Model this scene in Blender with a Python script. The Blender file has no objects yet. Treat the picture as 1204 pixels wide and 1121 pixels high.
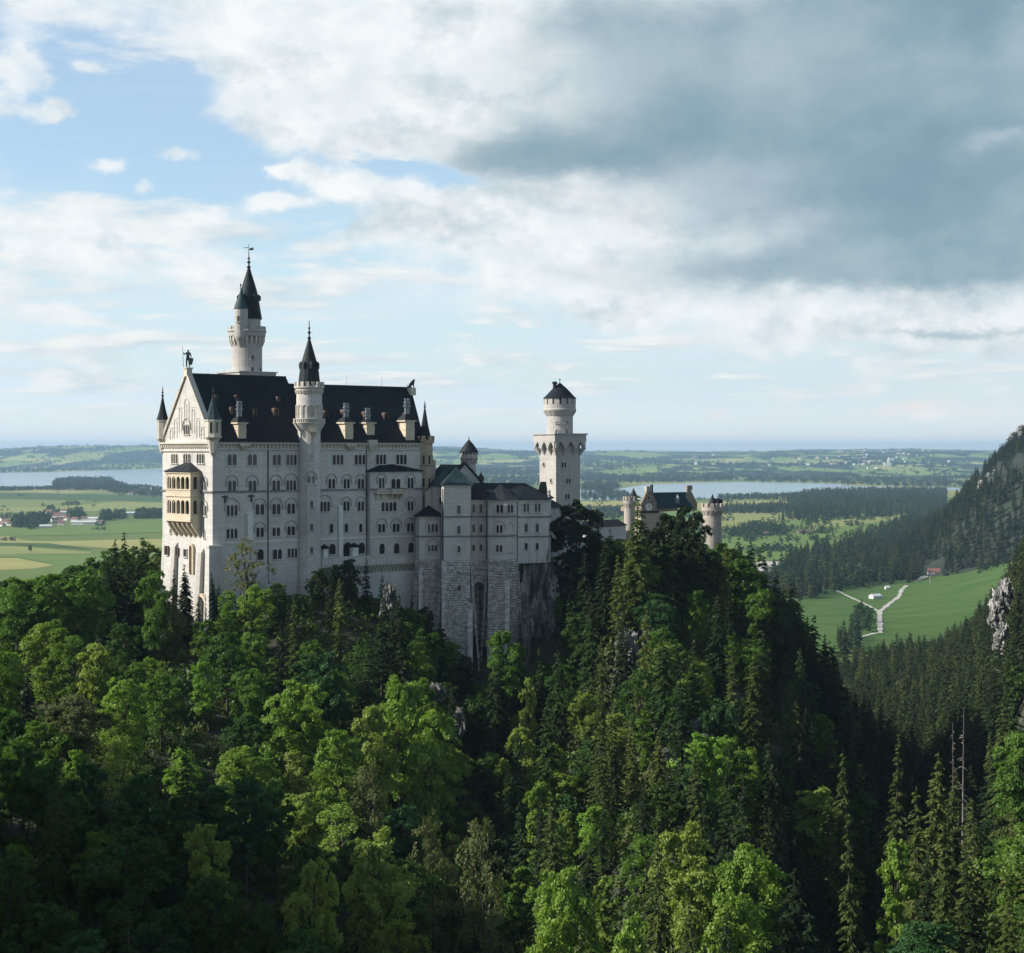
import bpy, math, random
import numpy as np
from mathutils import Vector, noise as mnoise

# ------------------------------------------------------------------ camera, sky, sun, exposure
SC = bpy.context.scene
COL = SC.collection
R = math.radians
F, CX, HY = 2000.0, 602.0, 530.0            # focal length and eye level, in photograph pixels
SUN_AZ, SUN_EL = R(-100.0), R(33.0)          # azimuth from +Y, clockwise
SUN_DIR = Vector((math.sin(SUN_AZ)*math.cos(SUN_EL), math.cos(SUN_AZ)*math.cos(SUN_EL), math.sin(SUN_EL)))

cam = bpy.data.cameras.new('camera')
cam.sensor_width = 36.0
cam.lens = 36.0*F/1204.0
cam.shift_y = -30.5/1204.0
cam.clip_start, cam.clip_end = 1.0, 120000.0
cam_o = bpy.data.objects.new('camera', cam)
cam_o.rotation_euler = (R(90), 0, 0)
COL.objects.link(cam_o)
SC.camera = cam_o

SC.view_settings.view_transform = 'Standard'
SC.view_settings.look = 'None'
SC.view_settings.exposure = 0.66
SC.view_settings.gamma = 1.0
SC.render.engine = 'CYCLES'
cy = SC.cycles
cy.max_bounces = 5
cy.diffuse_bounces = 2
cy.glossy_bounces = 2
cy.transmission_bounces = 3
cy.transparent_max_bounces = 4
cy.volume_bounces = 0
cy.use_denoising = True
try:
    cy.denoiser = 'OPENIMAGEDENOISE'
    cy.denoising_input_passes = 'RGB_ALBEDO_NORMAL'
except Exception:
    pass
cy.sample_clamp_indirect = 3.0


class NT:
    """small helper around a node tree"""
    def __init__(s, tree):
        s.t = tree
        s.n = tree.nodes
        s.l = tree.links
        s.n.clear()

    def new(s, typ, **kw):
        nd = s.n.new(typ)
        for k, v in kw.items():
            setattr(nd, k, v)
        return nd

    def put(s, sock, v):
        if v is None:
            return
        if isinstance(v, bpy.types.NodeSocket):
            s.l.new(v, sock)
        elif isinstance(v, (tuple, list)) and sock.type == 'RGBA' and len(v) == 3:
            sock.default_value = (*v, 1)
        else:
            sock.default_value = v

    def math(s, op, a, b=None, c=None, clamp=False):
        nd = s.new('ShaderNodeMath', operation=op, use_clamp=clamp)
        for i, v in enumerate((a, b, c)):
            s.put(nd.inputs[i], v)
        return nd.outputs[0]

    def vmath(s, op, a, b=None):
        nd = s.new('ShaderNodeVectorMath', operation=op)
        s.put(nd.inputs[0], a)
        if b is not None:
            s.put(nd.inputs[1], b)
        return nd.outputs[1] if op == 'DOT_PRODUCT' else nd.outputs[0]

    def mix(s, fac, a, b, mode='MIX'):
        nd = s.new('ShaderNodeMix', data_type='RGBA', blend_type=mode)
        s.put(nd.inputs[0], fac)
        s.put(nd.inputs[6], a)
        s.put(nd.inputs[7], b)
        return nd.outputs[2]

    def noise(s, vec, scale, detail=4.0, rough=0.55, dist=0.0, color=False):
        nd = s.new('ShaderNodeTexNoise')
        s.put(nd.inputs['Vector'], vec)
        nd.inputs['Scale'].default_value = scale
        nd.inputs['Detail'].default_value = detail
        nd.inputs['Roughness'].default_value = rough
        nd.inputs['Distortion'].default_value = dist
        return nd.outputs[1] if color else nd.outputs[0]

    def ramp(s, fac, lo, hi, a=0.0, b=1.0, smooth=True):
        nd = s.new('ShaderNodeMapRange')
        nd.interpolation_type = 'SMOOTHSTEP' if smooth else 'LINEAR'
        s.put(nd.inputs[0], fac)
        for i, v in zip((1, 2, 3, 4), (lo, hi, a, b)):
            s.put(nd.inputs[i], v)
        return nd.outputs[0]

    def comb(s, x, y, z):
        nd = s.new('ShaderNodeCombineXYZ')
        for i, v in enumerate((x, y, z)):
            s.put(nd.inputs[i], v)
        return nd.outputs[0]

    def sep(s, v):
        nd = s.new('ShaderNodeSeparateXYZ')
        s.put(nd.inputs[0], v)
        return nd.outputs


SKY_STRENGTH = 0.10


def build_world():
    w = bpy.data.worlds.new("World")
    SC.world = w
    w.use_nodes = True
    t = NT(w.node_tree)
    out = t.new('ShaderNodeOutputWorld')
    bg = t.new('ShaderNodeBackground')
    bg.inputs[1].default_value = SKY_STRENGTH
    t.l.new(bg.outputs[0], out.inputs[0])
    sky = t.new('ShaderNodeTexSky')
    sky.sky_type = 'NISHITA'
    sky.sun_disc = False
    sky.sun_elevation = SUN_EL
    sky.sun_rotation = SUN_AZ
    sky.altitude = 900
    sky.air_density = 1.0
    sky.dust_density = 1.5
    sky.ozone_density = 1.0
    d = t.new('ShaderNodeTexCoord').outputs['Generated']
    x, y, z = t.sep(d)
    az0 = t.math('ARCTAN2', x, y)
    el0 = t.math('ARCSINE', z)
    # wind-drawn warping of the sky directions so that no cloud keeps a plain outline
    pv = t.comb(az0, t.math('MULTIPLY', el0, 1.45), 0.0)
    w1 = t.noise(pv, 7.0, 6.0, 0.62, color=True)
    wx, wy, wz = t.sep(w1)
    w2 = t.noise(t.vmath('ADD', pv, (3.1, 7.7, 1.3)), 24.0, 5.0, 0.6, color=True)
    w2x, w2y, w2z = t.sep(w2)
    az = t.math('ADD', az0, t.math('ADD', t.math('MULTIPLY_ADD', wx, 0.10, -0.05), t.math('MULTIPLY_ADD', w2x, 0.045, -0.0225)))
    el = t.math('ADD', el0, t.math('ADD', t.math('MULTIPLY_ADD', wy, 0.05, -0.025), t.math('MULTIPLY_ADD', w2y, 0.025, -0.0125)))

    def blobs(rows, az=az, el=el):
        tot = None
        for (px, py, rx, ry, amp) in rows:
            a = t.math('MULTIPLY', t.math('SUBTRACT', az, math.atan((px-CX)/F)), F/rx)
            e = t.math('MULTIPLY', t.math('SUBTRACT', el, math.atan((HY-py)/F)), F/ry)
            q = t.math('ADD', t.math('MULTIPLY', a, a), t.math('MULTIPLY', e, e))
            g = t.math('MULTIPLY', t.math('POWER', 2.718, t.math('MULTIPLY', q, -1.0)), amp)
            tot = g if tot is None else t.math('ADD', tot, g)
        return tot
    fine = t.noise(t.vmath('ADD', pv, (1.7, 0.2, 4.0)), 16.0, 8.0, 0.60)
    mid = t.noise(t.vmath('ADD', pv, (5.2, 2.9, 0.0)), 6.0, 5.0, 0.55)
    fine2 = t.noise(t.vmath('ADD', pv, (11.7, 3.2, 4.0)), 34.0, 6.0, 0.6)
    dens = blobs(CLOUD_BODY)
    hole = blobs(CLOUD_HOLE)
    cover = t.math('ADD', dens, t.math('MULTIPLY_ADD', fine, 1.3, -0.65))
    cover = t.math('ADD', cover, t.math('MULTIPLY_ADD', mid, 0.5, -0.25))
    cover = t.math('SUBTRACT', cover, hole)
    mask = t.ramp(cover, 0.16, 0.85)
    dark = t.math('ADD', blobs(CLOUD_DARK), t.math('MULTIPLY_ADD', mid, 0.9, -0.45))
    dark = t.math('ADD', dark, t.math('MULTIPLY_ADD', fine2, 0.25, -0.125))
    dark = t.ramp(dark, 0.05, 1.1)
    k = 1.0/SKY_STRENGTH

    def c(r, g, b):
        return (r*k, g*k, b*k)
    bright = t.mix(t.ramp(fine2, 0.3, 0.7), c(0.50, 0.545, 0.565), c(0.62, 0.63, 0.63))
    low = t.ramp(el0, 0.0, 0.10, 1.0, 0.0)
    bright = t.mix(t.math('MULTIPLY', low, 0.7), bright, c(0.48, 0.515, 0.525))
    gray = t.mix(t.ramp(mid, 0.3, 0.7), c(0.145, 0.225, 0.28), c(0.235, 0.31, 0.345))
    # billows: density compared with its neighbour towards the sun gives lit flanks and grey bases
    fineb = t.noise(t.vmath('ADD', pv, (1.7-0.016, 0.2+0.022, 4.0)), 16.0, 8.0, 0.60)
    midb = t.noise(t.vmath('ADD', pv, (5.2-0.04, 2.9+0.05, 0.0)), 6.0, 5.0, 0.55)
    lit = t.math('ADD', t.math('MULTIPLY', t.math('SUBTRACT', fine, fineb), 2.6), t.math('MULTIPLY', t.math('SUBTRACT', mid, midb), 1.6))
    bright = t.mix(t.math('MULTIPLY', lit, -1.15, clamp=True), bright, c(0.30, 0.365, 0.41))
    litg = t.math('ADD', t.math('MULTIPLY', t.math('SUBTRACT', fine, fineb), 0.7), t.math('MULTIPLY', t.math('SUBTRACT', mid, midb), 1.5))
    gray = t.mix(t.math('MULTIPLY', litg, 1.1, clamp=True), gray, c(0.32, 0.39, 0.43))
    gray = t.mix(t.math('MULTIPLY', litg, -1.3, clamp=True), gray, c(0.125, 0.20, 0.25))
    warm = t.math('MULTIPLY', blobs(CLOUD_WARM), t.ramp(fine, 0.35, 0.6))
    cl = t.mix(dark, bright, gray)
    # clear air: Nishita, paled by thin high cloud and by the haze near the horizon
    clear = t.mix(1.0, sky.outputs[0], (1.02, 1.10, 1.10), 'MULTIPLY')
    veil = t.math('ADD', t.ramp(el0, 0.0, 0.16, 0.85, 0.10), t.math('MULTIPLY', mid, 0.25), clamp=True)
    strat = t.noise(t.comb(t.math('MULTIPLY', az0, 3.0), t.math('MULTIPLY', el0, 22.0), 2.0), 2.2, 7, 0.6, 0.4)
    veil = t.math('ADD', veil, t.math('MULTIPLY', t.ramp(strat, 0.42, 0.72, -0.12, 0.42), t.ramp(el0, 0.08, 0.17, 1.0, 0.1)), clamp=True)
    pale = t.mix(t.ramp(az0, -0.3, 0.3), c(0.47, 0.56, 0.62), c(0.44, 0.52, 0.56))
    clear = t.mix(veil, clear, pale)
    # fair-weather cumulus on a level sheet, crowding together towards the horizon
    zz = t.math('ADD', t.math('MAXIMUM', z, 0.0), 0.10)
    pl = t.comb(t.math('DIVIDE', x, zz), t.math('DIVIDE', y, zz), 0.0)
    cn = t.noise(pl, 1.9, 9.0, 0.58, 0.35)
    cnb = t.noise(t.vmath('ADD', pl, (-0.09, -0.07, 0.04)), 1.9, 9.0, 0.58, 0.35)
    left = t.ramp(az0, -0.30, 0.25, 0.10, 0.025)
    cc = t.math('ADD', cn, t.math('SUBTRACT', left, t.math('MULTIPLY', hole, 0.28)))
    cm = t.ramp(cc, 0.53, 0.66)
    cm = t.math('MULTIPLY', cm, t.ramp(el0, 0.012, 0.05, 0.3, 0.9))
    cm = t.math('MULTIPLY', cm, t.ramp(el0, 0.20, 0.30, 1.0, 0.35))
    cl2 = t.mix(t.math('MULTIPLY_ADD', t.math('SUBTRACT', cn, cnb), 3.2, 0.62, clamp=True), c(0.34, 0.42, 0.475), c(0.60, 0.605, 0.59))
    clear = t.mix(cm, clear, cl2)
    # loose single puffs in the blue
    azp = t.math('ADD', az0, t.math('MULTIPLY_ADD', w2x, 0.030, -0.015))
    elp = t.math('ADD', el0, t.math('MULTIPLY_ADD', w2y, 0.022, -0.011))
    pf = t.math('ADD', blobs(CLOUD_PUFF, azp, elp), t.math('MULTIPLY_ADD', fine2, 1.3, -0.65))
    pf = t.math('ADD', pf, t.math('MULTIPLY_ADD', fine, 0.8, -0.4))
    clear = t.mix(t.math('MULTIPLY', t.ramp(pf, 0.30, 1.0), 0.9), clear, t.mix(t.math('MULTIPLY_ADD', lit, 2.0, 0.75, clamp=True), c(0.42, 0.48, 0.52), c(0.62, 0.625, 0.615)))
    allsky = t.mix(t.math('MULTIPLY', mask, 0.96), clear, cl)
    allsky = t.mix(t.math('MULTIPLY', warm, 0.8, clamp=True), allsky, c(0.62, 0.52, 0.45))
    # the air right above the horizon
    allsky = t.mix(t.ramp(el0, -0.01, 0.045, 0.95, 0.0), allsky, c(0.66, 0.655, 0.62))
    # heavy cloud added to the unseen sky overhead to cut fill light; behind the viewer the sky is open and pale
    over = t.ramp(el0, 0.36, 0.85, 0.0, 0.72)
    allsky = t.mix(over, allsky, c(0.075, 0.10, 0.125))
    # earth-coloured below the horizon, so that nothing glows from beneath
    allsky = t.mix(t.ramp(el0, -0.06, -0.01, 1.0, 0.0), allsky, c(0.04, 0.055, 0.045))
    t.l.new(allsky, bg.inputs[0])


CLOUD_BODY = [
    (420, 40, 250, 80, 1.0), (600, 60, 200, 120, 0.9), (560, 120, 150, 50, 0.4), (330, 140, 130, 45, 0.7), (30, 5, 110, 38, 0.7), (480, 145, 150, 36, 0.4),
    (950, 110, 360, 160, 1.6), (1180, 230, 260, 120, 1.2), (800, 290, 190, 80, 1.0), (1050, 310, 260, 60, 0.9), (700, 230, 90, 50, 0.6), (1500, 200, 400, 260, 1.0),
    (495, 245, 70, 38, 0.8), (620, 280, 100, 60, 0.5), (725, 370, 60, 24, 0.75), (440, 275, 40, 22, 0.6), (560, 320, 160, 40, 0.3),
    (40, 290, 130, 38, 0.7), (140, 320, 90, 25, 0.45), (75, 372, 70, 18, 0.6), (250, 325, 50, 22, 0.45), (12, 100, 34, 36, 0.75), (75, 143, 20, 14, 0.6), (95, 90, 20, 13, 0.55), (40, 140, 50, 20, 0.4),
    (345, 204, 40, 13, 0.8), (318, 240, 50, 13, 0.85), (400, 222, 28, 13, 0.75), (120, 203, 36, 13, 0.6), (210, 187, 36, 13, 0.55), (172, 230, 18, 11, 0.55), (215, 267, 45, 11, 0.45), (15, 225, 40, 16, 0.4),
    (1150, 375, 120, 28, 0.75), (1130, 412, 110, 12, 0.7), (1030, 440, 40, 10, 0.7), (1028, 462, 30, 11, 0.6), (1082, 488, 36, 9, 0.8), (840, 487, 14, 8, 0.75), (120, 435, 120, 18, 0.3), (950, 400, 120, 14, 0.4), (1000, 380, 90, 12, 0.4),
    (-300, 250, 250, 120, 0.8), (-700, 100, 400, 200, 0.6), (2200, 100, 500, 300, 0.7), (0, -700, 900, 300, 0.5)]
CLOUD_HOLE = [(165, 130, 110, 75, 0.65), (500, 203, 75, 20, 1.0), (230, 225, 110, 35, 0.2), (70, 195, 130, 36, 0.45), (40, 110, 60, 50, 0.2), (290, 185, 90, 18, 0.3), (430, 2, 36, 9, 0.5), (420, 380, 130, 50, 0.15)]
CLOUD_DARK = [
    (960, 100, 290, 120, 1.35), (590, 183, 110, 22, 0.55), (700, 175, 120, 40, 0.5), (1150, 300, 180, 42, 0.95), (920, 328, 210, 32, 0.85), (1204, 60, 220, 110, 0.7), (700, 20, 90, 50, 0.45), (880, 250, 190, 40, 0.45), (1100, 230, 160, 40, 0.5),
    (1500, 150, 300, 200, 0.8), (1110, 398, 110, 7, 0.6), (1060, 425, 80, 8, 0.4), (40, 330, 120, 14, 0.2), (380, 115, 90, 18, 0.15), (660, 330, 60, 14, 0.25), (1050, 110, 60, 18, -0.35), (1180, 160, 60, 18, -0.5)]
CLOUD_PUFF = [
    (14, 95, 34, 26, 1.0), (72, 143, 18, 14, 0.95), (95, 92, 16, 13, 0.9), (40, 142, 40, 14, 0.7), (345, 204, 36, 13, 1.05), (318, 240, 44, 13, 1.1), (400, 222, 24, 13, 1.05), (120, 203, 32, 13, 0.9), (210, 187, 32, 13, 0.85),
    (172, 230, 16, 10, 0.85), (215, 267, 40, 11, 0.8), (60, 275, 80, 20, 0.85), (150, 300, 70, 18, 0.7), (70, 372, 60, 16, 0.85), (250, 322, 46, 20, 0.85), (465, 235, 46, 26, 1.0), (520, 262, 50, 26, 0.95), (440, 272, 34, 16, 0.85),
    (720, 372, 50, 16, 0.95), (1030, 440, 36, 9, 0.95), (1028, 460, 26, 9, 0.9), (1082, 488, 34, 9, 1.0), (840, 487, 12, 7, 0.95), (930, 400, 60, 9, 0.75), (120, 436, 60, 10, 0.6), (560, 410, 80, 10, 0.6), (400, 330, 60, 14, 0.6)]
CLOUD_WARM = [(1082, 489, 36, 9, 0.8), (1028, 462, 28, 9, 0.6), (840, 488, 12, 7, 0.7)]
build_world()

sun = bpy.data.lights.new('sun', 'SUN')
sun.energy = 4.4
sun.angle = R(0.5)
sun.color = (1.0, 0.94, 0.85)
sun_o = bpy.data.objects.new('sun', sun)
sun_o.rotation_euler = (-SUN_DIR).to_track_quat('-Z', 'Y').to_euler()
sun_o.location = (-400, 0, 400)
COL.objects.link(sun_o)


# ------------------------------------------------------------------ helpers
def tag(o, label=None, cat=None, group=None, kind=None):
    for k, v in (('label', label), ('category', cat), ('group', group), ('kind', kind)):
        if v is not None:
            o[k] = v
    return o


def thing(name, loc, label, cat, group=None):
    o = bpy.data.objects.new(name, None)
    o.empty_display_size = 0.5
    o.location = loc
    COL.objects.link(o)
    return tag(o, label, cat, group)


def mesh_obj(name, v, f, mat, parent=None, smooth=False, base=None):
    """link verts (N,3 world) and faces as one object; under a parent the verts become local to it"""
    v = np.asarray(v, dtype=np.float32).reshape(-1, 3)
    off = np.array(base if base is not None else ((0, 0, 0) if parent is None else root_loc(parent)), dtype=np.float32)
    me = bpy.data.meshes.new(name)
    me.from_pydata((v-off).tolist(), [], [tuple(int(i) for i in q) for q in f])
    mats = mat if isinstance(mat, (list, tuple)) else [mat]
    for m in mats:
        me.materials.append(m)
    if smooth:
        me.polygons.foreach_set('use_smooth', [True]*len(me.polygons))
    me.update()
    o = bpy.data.objects.new(name, me)
    if parent is not None and level(parent) > 1:
        parent = parent.parent                      # never deeper than thing > part > sub-part
    if parent is None:
        o.location = [float(a) for a in off]
    else:
        o.parent = parent
    COL.objects.link(o)
    return o


def level(p):
    n = 0
    while p.parent is not None:
        p, n = p.parent, n+1
    return n


def root_loc(p):
    while p.parent is not None:
        p = p.parent
    return tuple(p.location)


def fast_mesh(name, v, q, mat, smooth=False, attr=None):
    """big mesh of equal polygons (quads or triangles) by array"""
    me = bpy.data.meshes.new(name)
    k = q.shape[1]
    me.vertices.add(len(v))
    me.vertices.foreach_set('co', np.ascontiguousarray(v, dtype=np.float32).ravel())
    me.loops.add(q.size)
    me.loops.foreach_set('vertex_index', np.ascontiguousarray(q, dtype=np.int32).ravel())
    me.polygons.add(len(q))
    me.polygons.foreach_set('loop_start', np.arange(0, q.size, k, dtype=np.int32))
    me.polygons.foreach_set('loop_total', np.full(len(q), k, dtype=np.int32))
    if smooth:
        me.polygons.foreach_set('use_smooth', np.ones(len(q), dtype=bool))
    if attr is not None:
        a = me.attributes.new('tint', 'FLOAT', 'POINT')
        a.data.foreach_set('value', np.ascontiguousarray(attr, dtype=np.float32))
    me.materials.append(mat)
    me.update(calc_edges=True)
    return me


class Frame:
    """a wall: origin at its left end seen from outside, U to the right along it, V inward"""
    def __init__(s, a, b=None, ang=None):
        s.o = np.array(a, float)
        if b is not None:
            d = np.array(b, float)-s.o
            s.len = float(np.hypot(*d))
            s.u = d/s.len
        else:
            s.u = np.array((math.cos(ang), math.sin(ang)))
            s.len = 0
        s.v = np.array((-s.u[1], s.u[0]))

    def xy(s, u, v):
        return s.o+s.u*u+s.v*v

    def w(s, u, v, z):
        p = s.o+s.u*u+s.v*v
        return (p[0], p[1], z)

    def hit(s, px, py, v=0.0):
        """where the sight line of a photograph pixel meets the wall plane: (u, z)"""
        k = (px-CX)/F
        ox, oy = s.o+s.v*v
        u = (k*oy-ox)/(s.u[0]-k*s.u[1])
        yy = oy+u*s.u[1]
        return u, (HY-py)/F*yy


WORLD = Frame((0, 0), ang=0.0)


def plan(px, D):
    return np.array(((px-CX)/F*D, D))


def hz(py, D):
    return (HY-py)/F*D


class G:
    """collects solids in one frame, becomes ONE mesh object"""
    def __init__(s, fr=WORLD):
        s.fr, s.v, s.f = fr, [], []

    def raw(s, verts, faces, local=True):
        b = len(s.v)
        s.v += [s.fr.w(*p) for p in verts] if local else [tuple(p) for p in verts]
        s.f += [tuple(i+b for i in q) for q in faces]

    def box(s, u0, u1, v0, v1, z0, z1):
        s.raw([(u0, v0, z0), (u1, v0, z0), (u1, v1, z0), (u0, v1, z0), (u0, v0, z1), (u1, v0, z1), (u1, v1, z1), (u0, v1, z1)],
              [(3, 2, 1, 0), (4, 5, 6, 7), (0, 1, 5, 4), (1, 2, 6, 5), (2, 3, 7, 6), (3, 0, 4, 7)])

    def prism(s, poly, z0, z1, top=None):
        """vertical prism over a plan polygon (counter-clockwise); top: another polygon of equal length for a taper"""
        n = len(poly)
        top = top or poly
        s.raw([(p[0], p[1], z0) for p in poly]+[(p[0], p[1], z1) for p in top],
              [tuple(range(n-1, -1, -1)), tuple(range(n, 2*n))]+[(i, (i+1) % n, n+(i+1) % n, n+i) for i in range(n)])

    def fan(s, poly, z0, apex):
        """pyramid over a plan polygon"""
        n = len(poly)
        s.raw([(p[0], p[1], z0) for p in poly]+[apex], [tuple(range(n-1, -1, -1))]+[(i, (i+1) % n, n) for i in range(n)])

    def plate(s, pts, v0, v1):
        """polygon in the wall plane (u, z), from depth v0 to v1"""
        n = len(pts)
        s.raw([(p[0], v0, p[1]) for p in pts]+[(p[0], v1, p[1]) for p in pts],
              [tuple(range(n)), tuple(range(2*n-1, n-1, -1))]+[((i+1) % n, i, n+i, n+(i+1) % n) for i in range(n)])

    def side(s, pts, u0, u1):
        """polygon in (v, z), from u0 to u1"""
        n = len(pts)
        s.raw([(u0, p[0], p[1]) for p in pts]+[(u1, p[0], p[1]) for p in pts],
              [tuple(range(n)), tuple(range(2*n-1, n-1, -1))]+[((i+1) % n, i, n+i, n+(i+1) % n) for i in range(n)])

    def strip(s, inner, outer, v0, v1):
        """band between two equal paths in (u, z), v0 front, v1 back"""
        n = len(inner)
        vs = [(p[0], v0, p[1]) for p in inner]+[(p[0], v0, p[1]) for p in outer]+[(p[0], v1, p[1]) for p in inner]+[(p[0], v1, p[1]) for p in outer]
        fs = []
        for i in range(n-1):
            fs += [(i, i+1, n+i+1, n+i), (n+i, n+i+1, 3*n+i+1, 3*n+i), (i+1, i, 2*n+i, 2*n+i+1)]
        fs += [(0, n, 3*n, 2*n), (n-1, 2*n-1+0, 3*n-1+n, 3*n-1)]
        s.raw(vs, fs)

    def arch(s, uc, z0, w, h, t, v0, v1):
        s.strip(arch_path(uc, z0, w, h), arch_path(uc, z0, w+2*t, h+t), v0, v1)

    def lathe(s, prof, cu, cv, n=24, a0=0.0):
        """solid of revolution; prof from bottom to top [(r, z)]"""
        m = len(prof)
        vs = []
        for (r, z) in prof:
            for k in range(n):
                a = a0+2*math.pi*k/n
                vs.append((cu+max(r, 1e-3)*math.cos(a), cv+max(r, 1e-3)*math.sin(a), z))
        fs = [(j*n+k, j*n+(k+1) % n, (j+1)*n+(k+1) % n, (j+1)*n+k) for j in range(m-1) for k in range(n)]
        fs += [tuple(range(n-1, -1, -1)), tuple(range((m-1)*n, m*n))]
        s.raw(vs, fs)

    def ring(s, cu, cv, r0, r1, z0, z1, n, frac=0.6, a0=0.0, r0top=None):
        """n blocks around a circle (merlons, corbels)"""
        for k in range(n):
            a = a0+2*math.pi*k/n
            h = math.pi/n*frac
            q = []
            for (rr, z) in ((r0, z0), (r1, z0)):
                for s_ in (-h, h):
                    q.append((cu+rr*math.cos(a+s_), cv+rr*math.sin(a+s_), z))
            for (rr, z) in ((r0 if r0top is None else r0top[0], z1), (r1 if r0top is None else r0top[1], z1)):
                for s_ in (-h, h):
                    q.append((cu+rr*math.cos(a+s_), cv+rr*math.sin(a+s_), z))
            s.raw(q, [(0, 1, 3, 2), (4, 6, 7, 5), (2, 3, 7, 6), (1, 0, 4, 5), (0, 2, 6, 4), (3, 1, 5, 7)])

    def tube(s, p0, p1, r0, r1=None, n=8):
        r1 = r0 if r1 is None else r1
        a, b = Vector(s.fr.w(*p0)), Vector(s.fr.w(*p1))
        d = (b-a).normalized()
        x = d.orthogonal().normalized()
        y = d.cross(x)
        vs = []
        for c_, r_ in ((a, r0), (b, r1)):
            for k in range(n):
                t_ = 2*math.pi*k/n
                vs.append(tuple(c_+(x*math.cos(t_)+y*math.sin(t_))*r_))
        s.raw(vs, [tuple(range(n-1, -1, -1)), tuple(range(n, 2*n))]+[(k, (k+1) % n, n+(k+1) % n, n+k) for k in range(n)], local=False)

    def done(s, name, mat, parent=None, smooth=False):
        return mesh_obj(name, s.v, s.f, mat, parent, smooth)


def arch_path(uc, z0, w, h, n=8, flat=False):
    r = w/2
    hs = h-r if not flat else h
    if flat:
        return [(uc-r, z0), (uc-r, z0+h), (uc+r, z0+h), (uc+r, z0)]
    return [(uc-r, z0)]+[(uc-r*math.cos(math.pi*k/n), z0+hs+r*math.sin(math.pi*k/n)) for k in range(n+1)]+[(uc+r, z0)]


# ------------------------------------------------------------------ materials
def new_mat(name):
    m = bpy.data.materials.new(name)
    m.use_nodes = True
    t = NT(m.node_tree)
    out = t.new('ShaderNodeOutputMaterial')
    b = t.new('ShaderNodeBsdfPrincipled')
    t.l.new(b.outputs[0], out.inputs[0])
    return m, t, b, out


def wpos(t):
    return t.new('ShaderNodeNewGeometry').outputs['Position']


def bump(t, b, h, strength=0.4, dist=0.1):
    nd = t.new('ShaderNodeBump')
    nd.inputs['Strength'].default_value = strength
    nd.inputs['Distance'].default_value = dist
    t.put(nd.inputs['Height'], h)
    t.l.new(nd.outputs[0], b.inputs['Normal'])


def stone(name, c1, c2, blocks=True, bw=1.3, bh=0.55, rough=0.85, streak=0.35, mortar=0.82):
    """ashlar: colour drift between blocks, mortar joints, rain streaks and grime as the stone itself has them"""
    m, t, b, _ = new_mat(name)
    p = wpos(t)
    x, y, z = t.sep(p)
    big = t.noise(p, 0.13, 5, 0.6)
    fine = t.noise(p, 2.2, 4, 0.6)
    col = t.mix(t.ramp(big, 0.3, 0.72), c1, c2)
    patch = t.noise(t.vmath('ADD', p, (40, 11, 7)), 0.055, 6, 0.68)
    col = t.mix(t.ramp(patch, 0.48, 0.66, 0, .42), col, tuple(a*0.66 for a in c2))
    sv = t.comb(t.math('MULTIPLY', x, 0.9), t.math('MULTIPLY', y, 0.9), t.math('MULTIPLY', z, 0.06))
    st = t.noise(sv, 1.0, 5, 0.65)
    col = t.mix(t.ramp(st, 0.50, 0.74, 0.0, streak), col, tuple(a*0.52 for a in c1))
    col = t.mix(t.ramp(fine, 0.3, 0.75, 0.0, 0.16), col, tuple(a*0.6 for a in c1))
    if blocks:
        br = t.new('ShaderNodeTexBrick')
        t.put(br.inputs['Vector'], t.comb(t.math('MULTIPLY_ADD', y, 0.3, x), z, 0.0))
        br.inputs['Scale'].default_value = 1.0
        br.inputs['Brick Width'].default_value = bw
        br.inputs['Row Height'].default_value = bh
        br.inputs['Mortar Size'].default_value = 0.035
        br.inputs['Color1'].default_value = (1, 1, 1, 1)
        br.inputs['Color2'].default_value = (0.86, 0.86, 0.87, 1)
        br.inputs['Mortar'].default_value = (mortar*0.9, mortar*0.9, mortar*0.9, 1)
        col = t.mix(1.0, col, br.outputs[0], 'MULTIPLY')
    t.put(b.inputs['Base Color'], col)
    b.inputs['Roughness'].default_value = rough
    bump(t, b, fine, 0.25, 0.06)
    return m


def plain(name, c1, c2=None, scale=0.6, rough=0.6, metal=0.0, bumpy=0.0, spec=0.5):
    m, t, b, _ = new_mat(name)
    p = wpos(t)
    n = t.noise(p, scale, 5, 0.6)
    t.put(b.inputs['Base Color'], t.mix(t.ramp(n, 0.3, 0.7), c1, c2 or tuple(a*0.7 for a in c1)))
    b.inputs['Roughness'].default_value = rough
    b.inputs['Metallic'].default_value = metal
    b.inputs['Specular IOR Level'].default_value = spec
    if bumpy:
        bump(t, b, n, bumpy, 0.1)
    return m


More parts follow.
